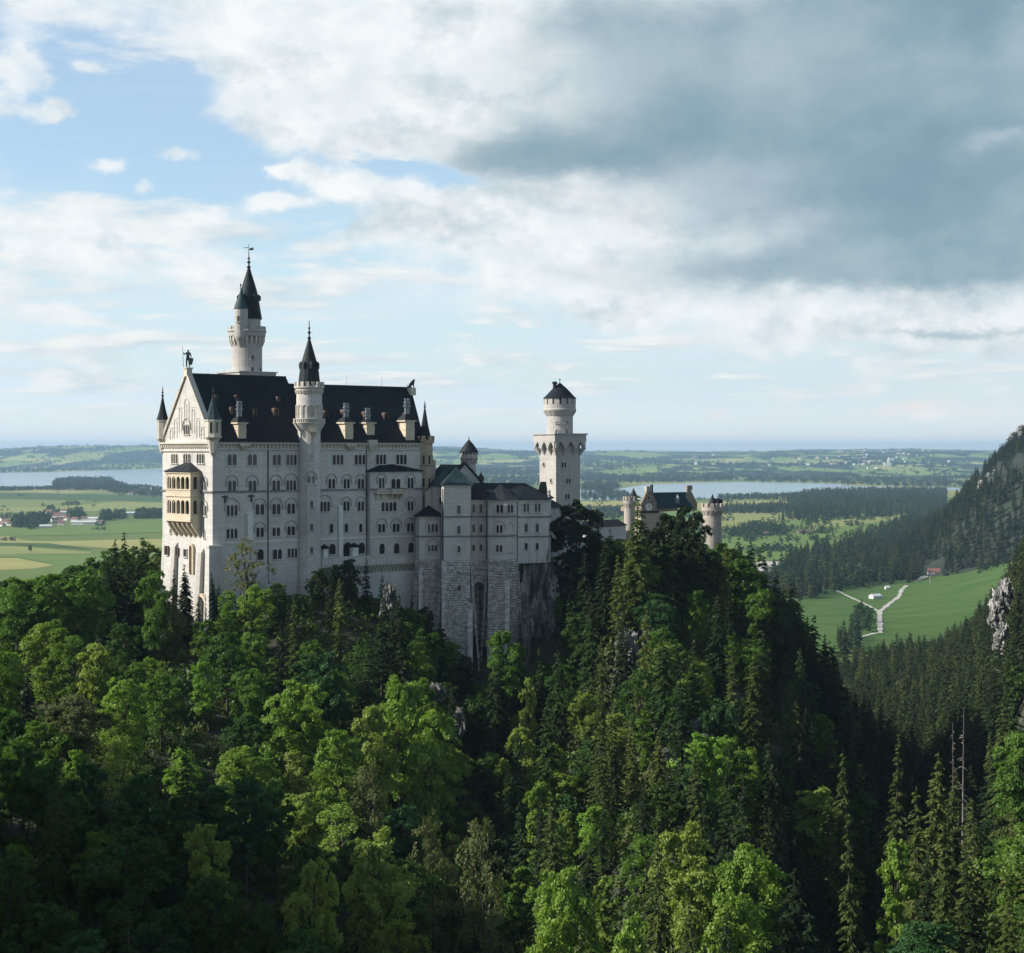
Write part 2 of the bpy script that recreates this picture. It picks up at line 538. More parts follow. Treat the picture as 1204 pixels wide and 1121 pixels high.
def slate(name, c1, c2, rough=0.5):
    m, t, b, _ = new_mat(name)
    p = wpos(t)
    x, y, z = t.sep(p)
    br = t.new('ShaderNodeTexBrick')
    t.put(br.inputs['Vector'], t.comb(t.math('MULTIPLY_ADD', y, 0.3, x), z, 0.0))
    br.inputs['Scale'].default_value = 1.0
    br.inputs['Brick Width'].default_value = 0.7
    br.inputs['Row Height'].default_value = 0.5
    br.inputs['Mortar Size'].default_value = 0.03
    br.inputs['Color1'].default_value = (1, 1, 1, 1)
    br.inputs['Color2'].default_value = (0.75, 0.75, 0.78, 1)
    br.inputs['Mortar'].default_value = (0.55, 0.55, 0.55, 1)
    col = t.mix(t.ramp(t.noise(p, 0.25, 5, 0.65), 0.35, 0.7), c1, c2)
    sv = t.comb(x, y, t.math('MULTIPLY', z, 0.12))
    col = t.mix(t.ramp(t.noise(sv, 0.7, 4, 0.6), 0.55, 0.8, 0, 0.5), col, tuple(min(1, a*1.5) for a in c2))
    t.put(b.inputs['Base Color'], t.mix(1.0, col, br.outputs[0], 'MULTIPLY'))
    b.inputs['Roughness'].default_value = rough
    b.inputs['Specular IOR Level'].default_value = 0.16
    bump(t, b, br.outputs[1], 0.3, 0.03)
    return m


def rough_stone():
    """quarry-faced blocks: light and dark faces, pits and lichen"""
    m, t, b, _ = new_mat('rough limestone')
    p = wpos(t)
    x, y, z = t.sep(p)
    blk = t.noise(t.comb(t.math('MULTIPLY_ADD', y, .3, x), 0.0, t.math('MULTIPLY', z, 1.6)), .75, 2, .5)
    pit = t.noise(p, 3.0, 5, .7)
    big = t.noise(p, .12, 4, .6)
    col = t.mix(t.ramp(blk, .36, .64), (0.36, 0.35, 0.33), (0.66, 0.64, 0.60))
    col = t.mix(t.ramp(pit, .50, .70, 0, .7), col, (0.15, 0.15, 0.14))
    col = t.mix(t.ramp(big, .45, .7, 0, .35), col, (0.27, 0.27, 0.25))
    t.put(b.inputs['Base Color'], col)
    b.inputs['Roughness'].default_value = .9
    bump(t, b, pit, .8, .25)
    return m


M = {}
M['lime'] = stone('limestone', (0.62, 0.60, 0.56), (0.545, 0.53, 0.50), streak=.55)
M['lime_warm'] = stone('warm limestone', (0.63, 0.585, 0.50), (0.55, 0.505, 0.43))
M['trim'] = stone('trim stone', (0.60, 0.56, 0.47), (0.50, 0.47, 0.41), blocks=False, streak=0.4)
M['tan'] = stone('tan sandstone', (0.66, 0.575, 0.43), (0.58, 0.49, 0.36), bw=0.9, bh=0.45)
M['orange'] = stone('ochre sandstone', (0.50, 0.365, 0.235), (0.43, 0.35, 0.26), bw=0.9, bh=0.45)
M['tower'] = stone('tower limestone', (0.49, 0.465, 0.43), (0.425, 0.405, 0.38), bw=1.1, bh=0.5)
M['rustic'] = rough_stone()
M['arch'] = plain('darkened arch stone', (0.34, 0.325, 0.295), (0.27, 0.26, 0.24), 1.0, 0.85)  # colour darkened to draw the relief that ambient light leaves flat
M['joint'] = plain('shadowy joint mortar', (0.36, 0.35, 0.33), (0.26, 0.25, 0.24), 1.0, 0.9)  # mortar darker than the blocks
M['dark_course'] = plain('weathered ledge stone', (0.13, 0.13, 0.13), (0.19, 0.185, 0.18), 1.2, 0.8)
M['pale_line'] = plain('pale ledge stone', (0.68, 0.67, 0.64), (0.58, 0.57, 0.55), 0.8, 0.8)
M['slate'] = slate('dark slate', (0.007, 0.011, 0.017), (0.012, 0.018, 0.026), 0.7)
M['slate_warm'] = slate('aged slate', (0.016, 0.018, 0.024), (0.028, 0.031, 0.038), 0.6)
M['copper'] = slate('patinated copper roof', (0.014, 0.030, 0.037), (0.036, 0.068, 0.074), 0.55)
M['spire'] = slate('spire slate', (0.012, 0.018, 0.021), (0.022, 0.032, 0.035), 0.6)
M['pane'] = plain('window glass', (0.014, 0.016, 0.018), (0.028, 0.030, 0.033), 0.7, 0.15)
M['void'] = plain('unlit opening', (0.030, 0.026, 0.022), (0.02, 0.018, 0.016), 0.7, 0.9)
M['metal'] = plain('dark metal', (0.03, 0.032, 0.034), (0.045, 0.05, 0.05), 1.0, 0.5, 0.6)
M['bronze'] = plain('weathered bronze', (0.035, 0.05, 0.05), (0.02, 0.028, 0.03), 2.0, 0.5, 0.4)
M['brown'] = plain('brown painted wood', (0.085, 0.042, 0.026), (0.05, 0.03, 0.022), 2.0, 0.6)
M['zinc'] = plain('zinc flue', (0.30, 0.33, 0.36), (0.16, 0.18, 0.20), 2.0, 0.45, 0.5)

# ------------------------------------------------------------------ window builder
def window(fr, u, z0, w, h, n, parent, relief=False, flat=False, name='window', mat='trim', v=0.0, mull=0.16, blind=False, sill=True):
    """n arched lights with stone surrounds, the glass a child"""
    while level(parent) > 0:
        parent = parent.parent
    lw = (w-mull*(n-1))/n
    g, p = G(fr), G(fr)
    for i in range(n):
        uc = u-w/2+lw/2+i*(lw+mull)
        t = mull*0.42
        g.strip(arch_path(uc, z0, lw, h, 6, flat), arch_path(uc, z0, lw+2*t, h+t, 6, flat), v-0.16, v+0.02)
        p.plate(arch_path(uc, z0, lw, h, 6, flat), v-0.045, v+0.02)
    if sill:
        g.box(u-w/2-0.25, u+w/2+0.25, v-0.28, v+0.02, z0-0.22, z0-0.01)
    if relief:
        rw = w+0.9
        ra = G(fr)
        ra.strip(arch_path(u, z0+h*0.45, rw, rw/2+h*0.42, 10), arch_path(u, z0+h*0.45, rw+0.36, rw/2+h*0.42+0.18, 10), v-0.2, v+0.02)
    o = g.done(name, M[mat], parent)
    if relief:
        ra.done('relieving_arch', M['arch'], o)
    p.done('blind_panel' if blind else 'pane', M['trim'] if blind else M['pane'], o)
    return o


def rough_blocks(g, fr_len, z0, z1, rnd, row=0.74, batter=0.0, zb=None, v=0.0, u0=0.0, bl=(0.7, 1.7), push=0.42):
    """courses of rough-faced stones over a wall, each stone standing out differently; batter: metres out per metre down"""
    z = z1
    while z > z0:
        h = row*rnd.uniform(0.85, 1.15)
        u = u0-rnd.uniform(0, 0.5)
        while u < fr_len:
            ln = rnd.uniform(*bl)
            a, b_ = max(u, u0), min(u+ln, fr_len)
            if b_-a > 0.15:
                out = rnd.uniform(0.03, push)
                vt = v-batter*(z1-z)
                vb = v-batter*(z1-(z-h))
                zt, zl = z-0.07, z-h+0.07
                q = [(a+.07, vb, zl), (b_-.07, vb, zl), (b_-.07, vt, zt), (a+.07, vt, zt)]
                ia, ib = a+.16, b_-.16
                if ib > ia:
                    c = [(ia, vb-out, zl+.1), (ib, vb-out*rnd.uniform(.6, 1.1), zl+.1), (ib, vt-out*rnd.uniform(.6, 1.1), zt-.1), (ia, vt-out, zt-.1)]
                    g.raw(q+c, [(4, 5, 6, 7), (0, 1, 5, 4), (1, 2, 6, 5), (2, 3, 7, 6), (3, 0, 4, 7)])
            u += ln
        z -= h


def pent(cu, cv, r, n=8, a0=math.pi/8):
    return [(cu+r*math.cos(a0+2*math.pi*k/n), cv+r*math.sin(a0+2*math.pi*k/n)) for k in range(n)]


def Z2(x, y):
    return 170+x/4.67, 480+y/4.67


def Z3(x, y):
    return 320+x/4.31, 420+y/4.31


def Z4(x, y):
    return 470+x/4.005, 500+y/4.005


def finial(g, cu, cv, z, h, r=0.32):
    """stacked knobs on a rod"""
    g.lathe([(r*.9, z-.3), (r*1.3, z), (r*.5, z+h*.08), (r*.45, z+h*.22), (r*1.25, z+h*.30), (r*.5, z+h*.38), (r*.35, z+h*.5), (r*.9, z+h*.56), (r*.3, z+h*.63), (r*.22, z+h*.97), (0.02, z+h)], cu, cv, 10)


# ------------------------------------------------------------------ main palace
C0 = (-66.9, 380.0)
ANG = math.atan2(0.64, 0.768)
FP = Frame(C0, ang=ANG)
PW, PL, PL2 = 23.2, 58.6, 63.5              # depth, front length, ridge length (the east end is skewed)
EAVE = 1.9
FW = Frame(FP.xy(0, PW), FP.xy(0, 0))       # the west front
Z_RIDGE_W, Z_RIDGE_E = 17.6, 15.9
U_STEP = 26.5


def build_palace():
    root = thing('palace_building', (*FP.xy(25, 10), -34.0), 'huge pale limestone castle palace with steep dark slate roof and lit west gable', 'castle')
    # ---- walls
    body = [(0, 0), (PL, 0), (PL2+5, PW), (0, PW)]
    g = G(FP)
    g.prism(body, -20.0, EAVE)
    g.prism([(-1.0, -0.75), (PL+.2, -0.75), (PL2+5, PW+.6), (-1.0, PW+.6)], -48.0, -20.0, [(0, 0), (PL, 0), (PL2+5, PW), (0, PW)])
    wall = g.done('wall', M['lime'], root)
    # east bay projecting from the long front
    bu0, _ = FP.hit(*Z3(481, 700))
    bu1, _ = FP.hit(*Z3(744, 700))
    _, bz1 = FP.hit(*Z3(600, 577), v=-1.3)
    g = G(FP)
    g.prism([(bu0, -1.3), (bu1, -1.3), (bu1, 0.05), (bu0, 0.05)], -46.0, bz1)
    bay = g.done('bay', M['lime'], root)
    g = G(FP)
    zt = FP.hit(*Z3(570, 545))[1]
    um = FP.hit(*Z3(580, 545))[0]
    g.raw([(bu0-.4, -1.8, bz1), (bu1+.4, -1.8, bz1), (bu1+.4, 0.05, bz1), (bu0-.4, 0.05, bz1), (um-1.5, 0.05, zt+.1), (um+2, 0.05, zt+.1), (bu0-.4, -1.8, bz1-.18), (bu1+.4, -1.8, bz1-.18), (bu1+.4, .05, bz1-.18), (bu0-.4, .05, bz1-.18)],
          [(0, 1, 5, 4), (1, 2, 5), (3, 0, 4), (2, 3, 4, 5), (6, 7, 1, 0), (7, 8, 2, 1), (9, 6, 0, 3), (9, 8, 7, 6)])
    g.done('bay_roof', M['slate'], bay)
    # ---- gable wall of the west front with the blind stepped arcade
    g = G(FW)
    g.plate([(0, EAVE-.05), (PW, EAVE-.05), (PW/2, Z_RIDGE_W-.3)], 0.0, 0.9)
    gab = g.done('gable', M['lime'], root)
    g = G(FW)
    for (a, b_) in (((-.35, EAVE-.2), (PW/2, Z_RIDGE_W+.15)), ((PW+.35, EAVE-.2), (PW/2, Z_RIDGE_W+.15))):
        du, dz = b_[0]-a[0], b_[1]-a[1]
        l = math.hypot(du, dz)
        nx, nz = -dz/l*.45, du/l*.45
        if nz < 0:
            nx, nz = -nx, -nz
        pts = [(a[0]-nx*.4, a[1]-nz*.4), (b_[0]-nx*.4, b_[1]-nz*.4), (b_[0]+nx, b_[1]+nz), (a[0]+nx, a[1]+nz)]
        g.plate(pts, -0.42, 0.95)
    g.done('gable_coping', M['lime_warm'], gab)
    g = G(FW)
    m = PW/2
    for (uc, z0, w, h) in ((m, 5.6, 1.9, 6.2), (m-3.0, 4.0, 1.1, 5.4), (m+3.0, 4.0, 1.1, 5.4), (m-5.2, 3.0, 1.1, 4.0), (m+5.2, 3.0, 1.1, 4.0), (m-7.2, 2.6, 1.1, 2.2), (m+7.2, 2.6, 1.1, 2.2)):
        g.arch(uc, z0, w, h, 0.16, -0.13, 0.02)
        if w < 1.5:
            g.box(uc-w/2-.7, uc+w/2+.3, -0.13, 0.02, z0+h+.35, z0+h+.5)
    g.box(m-.08, m+.08, -.12, .02, 6.4, 10.6)
    g.done('blind_arcade', M['lime_warm'], gab)
    window(FW, m, 3.7, 2.5, 2.2, 3, root, relief=True, mat='lime_warm')
    # cornice and corbels under the eaves
    g = G(FP)
    g.box(-.5, PL+.3, -.75, .02, EAVE-.42, EAVE-.02)
    g.box(-.3, PL+.2, -.35, .02, EAVE-1.75, EAVE-1.55)
    for i in range(58):
        g.raw([(i*1.0+.3, -.55, EAVE-.43), (i*1.0+.85, -.55, EAVE-.43), (i*1.0+.85, .02, EAVE-.43), (i*1.0+.3, .02, EAVE-.43), (i+.45, -.12, EAVE-1.4), (i+.7, -.12, EAVE-1.4), (i+.7, .02, EAVE-1.4), (i+.45, .02, EAVE-1.4)],
              [(0, 1, 5, 4), (1, 2, 6, 5), (3, 0, 4, 7), (4, 5, 6, 7)])
    g.done('cornice', M['trim'], root)
    g = G(FW)
    g.box(-.5, PW+.45, -.8, .02, EAVE-.42, EAVE+.02)
    g.box(-.3, PW+.3, -.35, .02, EAVE-2.1, EAVE-1.8)
    for i in range(25):
        g.box(i*.92+.3, i*.92+.75, -.5, .02, EAVE-1.2, EAVE-.43)
    g.done('gable_cornice', M['lime_warm'], root)
    # ledges across the front
    zs = FP.hit(250, 578.6)[1]
    g = G(FP)
    g.box(-.2, bu0, -.28, .02, zs-.22, zs+.16)
    g.box(bu0, bu1, -1.55, -1.28, zs-.22, zs+.16)
    g.box(bu1, PL, -.28, .02, zs-.22, zs+.16)
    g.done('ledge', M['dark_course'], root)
    zp = FP.hit(255, 639)[1]
    g = G(FP)
    g.box(3.2, bu0, -.22, .02, zp-.2, zp+.12)
    g.box(bu0, bu1-1, -1.5, -1.28, zp-.2, zp+.12)
    g.done('base_ledge', M['pale_line'], root)
    for (a, b_) in ((PW-7.2, PW+.05), (-.3, 3.4)):
        g = G(FW)
        g.box(a, b_, -.28, .02, zs-.22, zs+.16)
        g.done('ledge', M['dark_course'], root)
    # ---- roof, two levels
    g = G(FP)
    o = .75
    m = PW/2
    g.raw([(.9, -o, EAVE+.02), (U_STEP, -o, EAVE+.02), (U_STEP, m, Z_RIDGE_W), (.9, m, Z_RIDGE_W), (.9, PW+o, EAVE+.02), (U_STEP, PW+o, EAVE+.02)],
          [(0, 1, 2, 3), (3, 2, 5, 4), (1, 5, 2), (0, 3, 4), (0, 4, 5, 1)])
    roof = g.done('roof', M['slate'], root)
    g = G(FP)
    g.raw([(U_STEP-.5, -o, EAVE+.01), (PL+.1, -o, EAVE+.01), (PL2, m, Z_RIDGE_E), (U_STEP-.5, m, Z_RIDGE_E), (U_STEP-.5, PW+o, EAVE+.01), (PL2+5, PW+o, EAVE+.01)],
          [(0, 1, 2, 3), (3, 2, 5, 4), (1, 5, 2), (0, 3, 4), (0, 4, 5, 1)])
    g.done('lower_roof', M['slate'], roof)
    g = G(FP)
    g.box(.9, U_STEP, m-.14, m+.14, Z_RIDGE_W-.12, Z_RIDGE_W+.14)
    g.box(U_STEP, PL2-.5, m-.14, m+.14, Z_RIDGE_E-.12, Z_RIDGE_E+.14)
    for uu in (30.5, 44.0, 54.5):
        g.tube((uu, m, Z_RIDGE_E), (uu, m, Z_RIDGE_E+2.6), .035, .02, 5)
    for uu in (5.5, 9.7):
        g.tube((uu, m, Z_RIDGE_W), (uu, m, Z_RIDGE_W+1.3), .035, .02, 5)
    g.done('ridge_cap', M['metal'], roof)
    g = G(FP)
    g.box(.3, PL, -.95, -.72, EAVE-.04, EAVE+.2)
    g.done('gutter', M['metal'], roof)
    pitch = (Z_RIDGE_W-EAVE)/(m+o)

    def roof_v(z, r=Z_RIDGE_W):
        return -o+(z-EAVE)/((r-EAVE)/(m+o))
    # dormers: red-brown arched hoods
    for (px, py, big, rz) in ((253.1, 467.4, 0, Z_RIDGE_W), (277.3, 467.6, 0, Z_RIDGE_W), (326.5, 469.4, 0, Z_RIDGE_W), (272, 483.5, 1, Z_RIDGE_W), (297.6, 485, 1, Z_RIDGE_W), (322.9, 484.6, 1, Z_RIDGE_W),
                              (381.5, 487.3, 1, Z_RIDGE_E), (403.5, 486.1, 1, Z_RIDGE_E), (428.6, 488.4, 1, Z_RIDGE_E), (452.3, 489.6, 1, Z_RIDGE_E), (477, 490, 1, Z_RIDGE_E)):
        z = FP.hit(px, py, 5.0)[1]
        v = roof_v(z, rz)
        u, z = FP.hit(px, py, v)
        s = .78 if big else .5
        g = G(FP)
        g.strip(arch_path(u, z-1.25*s, 1.05*s, 2.1*s, 8), arch_path(u, z-1.25*s, 1.75*s, 2.5*s, 8), v-1.0*s, v+1.4*s)
        g.box(u-.85*s, u+.85*s, v-1.05*s, v+.3, z-1.5*s, z-1.25*s)
        d = g.done('dormer', M['brown'], root)
        g = G(FP)
        g.plate(arch_path(u, z-1.25*s, 1.05*s, 2.1*s, 8), v-.6*s, v+.5*s)
        g.done('dormer_window', M['pane'], d)
    # chimneys rising from the eaves: stone house, dark cap, twin flues
    for (x0, x1, yb, yt, yc, yf, conv, rz, crank) in ((505, 565, 160, 78, 48, -36, Z2, Z_RIDGE_W, 1), (361, 417, 410, 330, 305, 235, Z3, Z_RIDGE_E, 0), (471, 525, 388, 330, 318, 260, Z3, Z_RIDGE_E, 0), (668, 728, 415, 320, 290, 212, Z3, Z_RIDGE_E, 0)):
        zb = FP.hit(*conv((x0+x1)/2, yb), v=-.3)[1]
        v = roof_v(zb, rz)
        uA, _ = FP.hit(*conv(x0, yb), v=v-.2)
        uB, _ = FP.hit(*conv(x1, yb), v=v-.2)
        zt_ = FP.hit(*conv(x0, yt), v=v)[1]
        zc_ = FP.hit(*conv(x0, yc), v=v)[1]
        zf = FP.hit(*conv(x0, yf), v=v+.8)[1]
        uc = (uA+uB)/2
        hw = (uB-uA)/2*.9
        g = G(FP)
        g.box(uc-hw*.82, uc+hw*.82, v-.3, v+3.2, zb-.3, zt_)
        g.box(uc-hw*1.1, uc+hw*1.1, v-.6, v+3.3, zt_-.35, zt_)
        g.box(uc-hw*.9, uc+hw*.9, v-.38, v+1, (zb+zt_)/2-.1, (zb+zt_)/2+.1)
        ch = g.done('chimney', M['tan'], root)
        g = G(FP)
        g.raw([(uc-hw*1.1, v-.6, zt_+.01), (uc+hw*1.1, v-.6, zt_+.01), (uc+hw*1.1, v+3.3, zt_+.01), (uc-hw*1.1, v+3.3, zt_+.01), (uc-hw*.45, v+.5, zc_+.1), (uc+hw*.45, v+.5, zc_+.1), (uc+hw*.45, v+1.6, zc_+.1), (uc-hw*.45, v+1.6, zc_+.1)],
              [(0, 1, 5, 4), (1, 2, 6, 5), (2, 3, 7, 6), (3, 0, 4, 7), (4, 5, 6, 7)])
        g.done('cap', M['slate_warm'], ch)
        g = G(FP)
        for du in (-.28*hw, .28*hw):
            g.lathe([(.3, zc_-.2), (.3, zf-1.2), (.45, zf-1.1), (.45, zf-.8), (.27, zf-.7), (.27, zf-.15), (.36, zf-.1), (.36, zf+.1)], uc+du, v+1.0, 8)
        g.box(uc-hw*.62, uc+hw*.62, v+.7, v+1.3, zf-1.9, zf-1.6)
        g.done('flue', M['zinc'], ch)
    # small gabled consoles at the eave line
    for (x, y0, y1, conv) in ((545, 225, 192, Z2), (398, 468, 440, Z3), (506, 474, 420, Z3)):
        u, z0 = FP.hit(*conv(x, y0), v=-.6)
        z1 = FP.hit(*conv(x, y1), v=-.6)[1]
        g = G(FP)
        g.box(u-1.3, u+1.3, -1.15, .02, (z0+z1)/2, z1)
        g.prism([(u-.25, -.4), (u+.25, -.4), (u+.25, .02), (u-.25, .02)], z0-.3, (z0+z1)/2-.01, [(u-1.15, -1.05), (u+1.15, -1.05), (u+1.15, .02), (u-1.15, .02)])
        for k in range(4):
            g.box(u-1.1+k*.6, u-.8+k*.6, -1.2, -1.14, (z0+z1)/2+.15, z1-.2)
        g.done('eave_console', M['lime_warm'], root)
    # ---- windows of the long front
    rows = [  # converter, x0, x1, ytop, ybottom, lights, relief, plane, flat
        (Z2, 455, 503, 254, 314, 2, 0), (Z2, 566, 614, 254, 314, 2, 0), (Z2, 703, 745, 256, 313, 2, 0), (Z2, 778, 833, 256, 313, 3, 0),
        (Z2, 458, 500, 398, 457, 2, 1), (Z2, 570, 612, 398, 457, 2, 1), (Z2, 700, 742, 396, 451, 2, 1), (Z2, 777, 830, 396, 451, 3, 1),
        (Z2, 450, 508, 533, 592, 3, 1), (Z2, 608, 655, 527, 585, 2, 1), (Z2, 700, 744, 525, 583, 2, 1), (Z2, 782, 824, 523, 581, 2, 1),
        (Z2, 449, 508, 662, 716, 3, 0), (Z2, 612, 653, 655, 708, 2, 1), (Z2, 701, 742, 655, 703, 2, 0), (Z2, 783, 824, 648, 698, 2, 1),
        (Z2, 616, 650, 774, 834, 1, 0), (Z2, 702, 750, 775, 830, 2, 0), (Z2, 783, 834, 770, 822, 3, 0),
        (Z3, 306, 359, 495, 545, 3, 0), (Z3, 418, 470, 495, 545, 3, 0), (Z3, 526, 575, 494, 543, 3, 0), (Z3, 628, 680, 494, 544, 3, 0),
        (Z3, 284, 317, 617, 667, 2, 1), (Z3, 361, 391, 617, 667, 2, 1), (Z3, 433, 464, 617, 667, 2, 1),
        (Z3, 243, 290, 733, 783, 3, 1), (Z3, 360, 390, 731, 780, 2, 1), (Z3, 433, 464, 731, 780, 2, 1),
        (Z3, 291, 308, 845, 891, 1, 0), (Z3, 367, 383, 843, 888, 1, 0), (Z3, 440, 456, 843, 887, 1, 0),
        (Z3, 286, 318, 946, 1000, 1, 0), (Z3, 357, 401, 938, 1010, 1, 0), (Z3, 434, 467, 940, 996, 1, 0)]
    for (cv, x0, x1, y0, y1, n, rel) in rows:
        u0, zb = FP.hit(*cv(x0, y1))
        u1, _ = FP.hit(*cv(x1, y1))
        _, zt_ = FP.hit(*cv((x0+x1)/2, y0))
        window(FP, (u0+u1)/2, zb, u1-u0, zt_-zb, n, root, relief=bool(rel), mat='lime', mull=.26 if n > 1 else .16, v=min(0, .75*(zb+20)/28)-(.06 if zb < -20 else 0))
    for (x0, x1, y0, y1, n, rel) in ((540, 568, 612, 667, 2, 1), (603, 648, 617, 670, 2, 0), (685, 714, 612, 667, 2, 1), (553, 628, 735, 782, 4, 0), (685, 714, 731, 779, 2, 1),
                                     (536, 571, 845, 889, 2, 1), (610, 644, 843, 887, 2, 1), (682, 716, 841, 885, 2, 1), (543, 569, 945, 998, 1, 0), (616, 643, 943, 995, 1, 0), (688, 716, 940, 991, 1, 0)):
        u0, zb = FP.hit(*Z3(x0, y1), v=-1.3)
        u1, _ = FP.hit(*Z3(x1, y1), v=-1.3)
        _, zt_ = FP.hit(*Z3((x0+x1)/2, y0), v=-1.3)
        window(FP, (u0+u1)/2, zb, u1-u0, zt_-zb, n, bay, relief=bool(rel), mat='lime', v=-1.3, mull=.26 if n > 1 else .16)
    # balcony on the bay
    ua, zA = FP.hit(*Z3(530, 693), v=-2.4)
    ub, _ = FP.hit(*Z3(664, 693), v=-2.4)
    um0, _ = FP.hit(*Z3(600, 693), v=-2.4)
    zT = FP.hit(*Z3(600, 673), v=-2.4)[1]
    g = G(FP)
    g.box(ua, ub, -2.4, -1.31, zA-.05, zA+.25)
    g.box(um0, ub, -3.2, -2.39, zA-.05, zA+.25)
    for (a, b_, v) in ((ua, um0, -2.4), (um0, ub, -3.2)):
        g.box(a, b_, v-.02, v+.22, zT-.2, zT+.02)
        k = int((b_-a)/.45)
        for i in range(k+1):
            uu = a+(b_-a-.18)*i/k
            g.box(uu, uu+.18, v+.02, v+.18, zA+.25, zT-.2)
    g.box(um0, um0+.2, -3.2, -2.4, zA+.25, zT-.01)
    g.box(ub-.2, ub, -3.18, -1.31, zA+.25, zT-.01)
    bal = g.done('balcony', M['lime_warm'], bay)
    g = G(FP)
    for uu in (ua+.3, ua+1.9, um0+.3, (um0+ub)/2, ub-.6):
        d = -2.3 if uu < um0 else -3.1
        g.side([(d, zA-.06), (-1.31, zA-.06), (-1.31, zA-1.6), (-1.7, zA-1.2)], uu, uu+.35)
    g.done('bracket', M['tan'], bay)
    # pilaster strips, drain pipes, wall anchors
    for (x0, x1, y0, y1, cv) in ((558, 588, 585, 728, Z2), (331, 350, 760, 1012, Z3)):
        u0, zt_ = FP.hit(*cv(x0, y0))
        u1, zb = FP.hit(*cv(x1, y1))
        g = G(FP)
        g.side([(-.75, zb), (.02, zb), (.02, zt_+.5), (-.7, zt_)], u0, u1)
        g.done('buttress', M['pale_line'], root)
    for (x, y0, y1, cv, v) in ((678, 205, 962, Z2, -.12), (478, 440, 1002, Z3, -.12)):
        u, zt_ = FP.hit(*cv(x, y0), v=v)
        zb = FP.hit(*cv(x, y1), v=v)[1]
        g = G(FP)
        g.tube((u, v-.05, zb-3), (u, v-.05, zt_), .13, .13, 6)
        g.done('drainpipe', M['metal'], root)
    for (x, y) in ((441, 496), (585, 491)):
        u, z = FP.hit(*Z2(x, y))
        g = G(FP)
        g.box(u-.75, u+.75, -.25, .02, z+.15, z+.5)
        g.box(u-.2, u+.2, -.24, .02, z-1.0, z+.7)
        g.done('wall_anchor', M['metal'], root)
    # ---- terrace along the foot of the east half
    t0, zw = FP.hit(378.5, 657, v=-3.0)
    t1, _ = FP.hit(491.5, 655.5, v=-3.0)
    zr = FP.hit(430, 654.5, v=-3.0)[1]
    zw = zr-1.75
    g = G(FP)
    g.box(t0, t1, -3.0, -.02, zw-.4, zw)
    g.box(t0, t1, -3.05, -2.75, zw, zr)
    g.box(t0-.1, t1+.1, -3.2, -2.65, zr, zr+.2)
    g.box(t0, t0+.3, -2.75, -.02, zw, zr)
    g.box(bu0-10, t1-.1, -3.02, -1.2, -60, zw-2.2)
    tr = g.done('terrace', M['lime'], root)
    g = G(FP)
    k = int((t1-t0)/1.05)
    for i in range(k):
        uu = t0+.2+i*1.05
        g.side([(-3.0, zw-.41), (-1.3, zw-.41), (-1.3, zw-2.2), (-1.9, zw-1.7)], uu, uu+.55)
    g.done('corbel_row', M['trim'], tr)
    g = G(FP)
    for i in range(int((t1-t0)/1.3)):
        g.box(t0+.8+i*1.3, t0+1.2+i*1.3, -3.085, -3.0, zw+.65, zw+1.2)
    g.done('parapet_opening', M['trim'], tr)
    for (x0, x1, y0) in ((258, 279, 955), (405, 432, 948)):
        u0, zt_ = FP.hit(*Z3(x0, y0), v=-2.4)
        u1, _ = FP.hit(*Z3(x1, y0), v=-2.4)
        g = G(FP)
        g.box(u0, u1, -2.74, -1.4, zw, zt_-.8)
        lan = g.done('terrace_pillar', M['pale_line'], tr)
        g = G(FP)
        g.prism([(u0-.15, -2.9), (u1+.15, -2.9), (u1+.15, -1.3), (u0-.15, -1.3)], zt_-.79, zt_-.3)
        g.fan([(u0, -2.8), (u1, -2.8), (u1, -1.4), (u0, -1.4)], zt_-.3, ((u0+u1)/2, -2.1, zt_+.3))
        g.done('pillar_cap', M['slate'], tr)
    # ---- west front: windows
    for (px0, px1) in ((202.0, 209.0), (216.3, 224.0), (232.0, 240.2)):
        u0, zb = FW.hit(px0, 545)
        u1, _ = FW.hit(px1, 545)
        zt_ = FW.hit((px0+px1)/2, 534)[1]
        window(FW, (u0+u1)/2, zb, u1-u0, zt_-zb, 3, root, mat='lime_warm', mull=.3)
    for (px0, px1, y0, y1, n, rel, fl) in ((238.2, 242.8, 566.5, 576.5, 2, 1, 0), (238.2, 243, 594.5, 606.5, 2, 1, 0), (239.4, 241.2, 623, 633, 1, 0, 0), (196.3, 198.6, 642, 652.5, 1, 0, 1), (206.5, 210.2, 643.5, 653.5, 2, 0, 1), (217.2, 221, 646, 654.5, 1, 0, 1), (200.0, 201.6, 622, 627, 1, 0, 1)):
        u0, zb = FW.hit(px0, y1)
        u1, _ = FW.hit(px1, y1)
        zt_ = FW.hit((px0+px1)/2, y0)[1]
        o = window(FW, (u0+u1)/2, zb, u1-u0, zt_-zb, n, root, relief=bool(rel), flat=bool(fl), mat='lime_warm' if px0 < 217 else 'lime', mull=.28, v=min(0, 1.0*(zb+20)/28)-(.06 if zb < -20 else 0))
        if y0 in (642, 643.5):
            for s_, ue in ((-1, u0), (1, u1)):
                g = G(FW)
                vv = min(0, (zb+20)/28)-.06
                g.box(min(ue, ue+s_*.55), max(ue, ue+s_*.55), vv-.24, vv-.17, zb, zt_)
                g.done('shutter', M['brown'], o)
    u0, zb = FW.hit(224.4, 664)
    u1, _ = FW.hit(229.6, 664)
    zt_ = FW.hit(226.6, 641.5)[1]
    g = G(FW)
    g.arch((u0+u1)/2, zb-2, u1-u0-.8, zt_-zb+2, .5, -.7, .02)
    dr = g.done('door', M['tan'], root)
    g = G(FW)
    g.plate(arch_path((u0+u1)/2, zb-2, u1-u0-.8, zt_-zb+2), -.5, .02)
    g.done('door_leaf', M['brown'], dr)
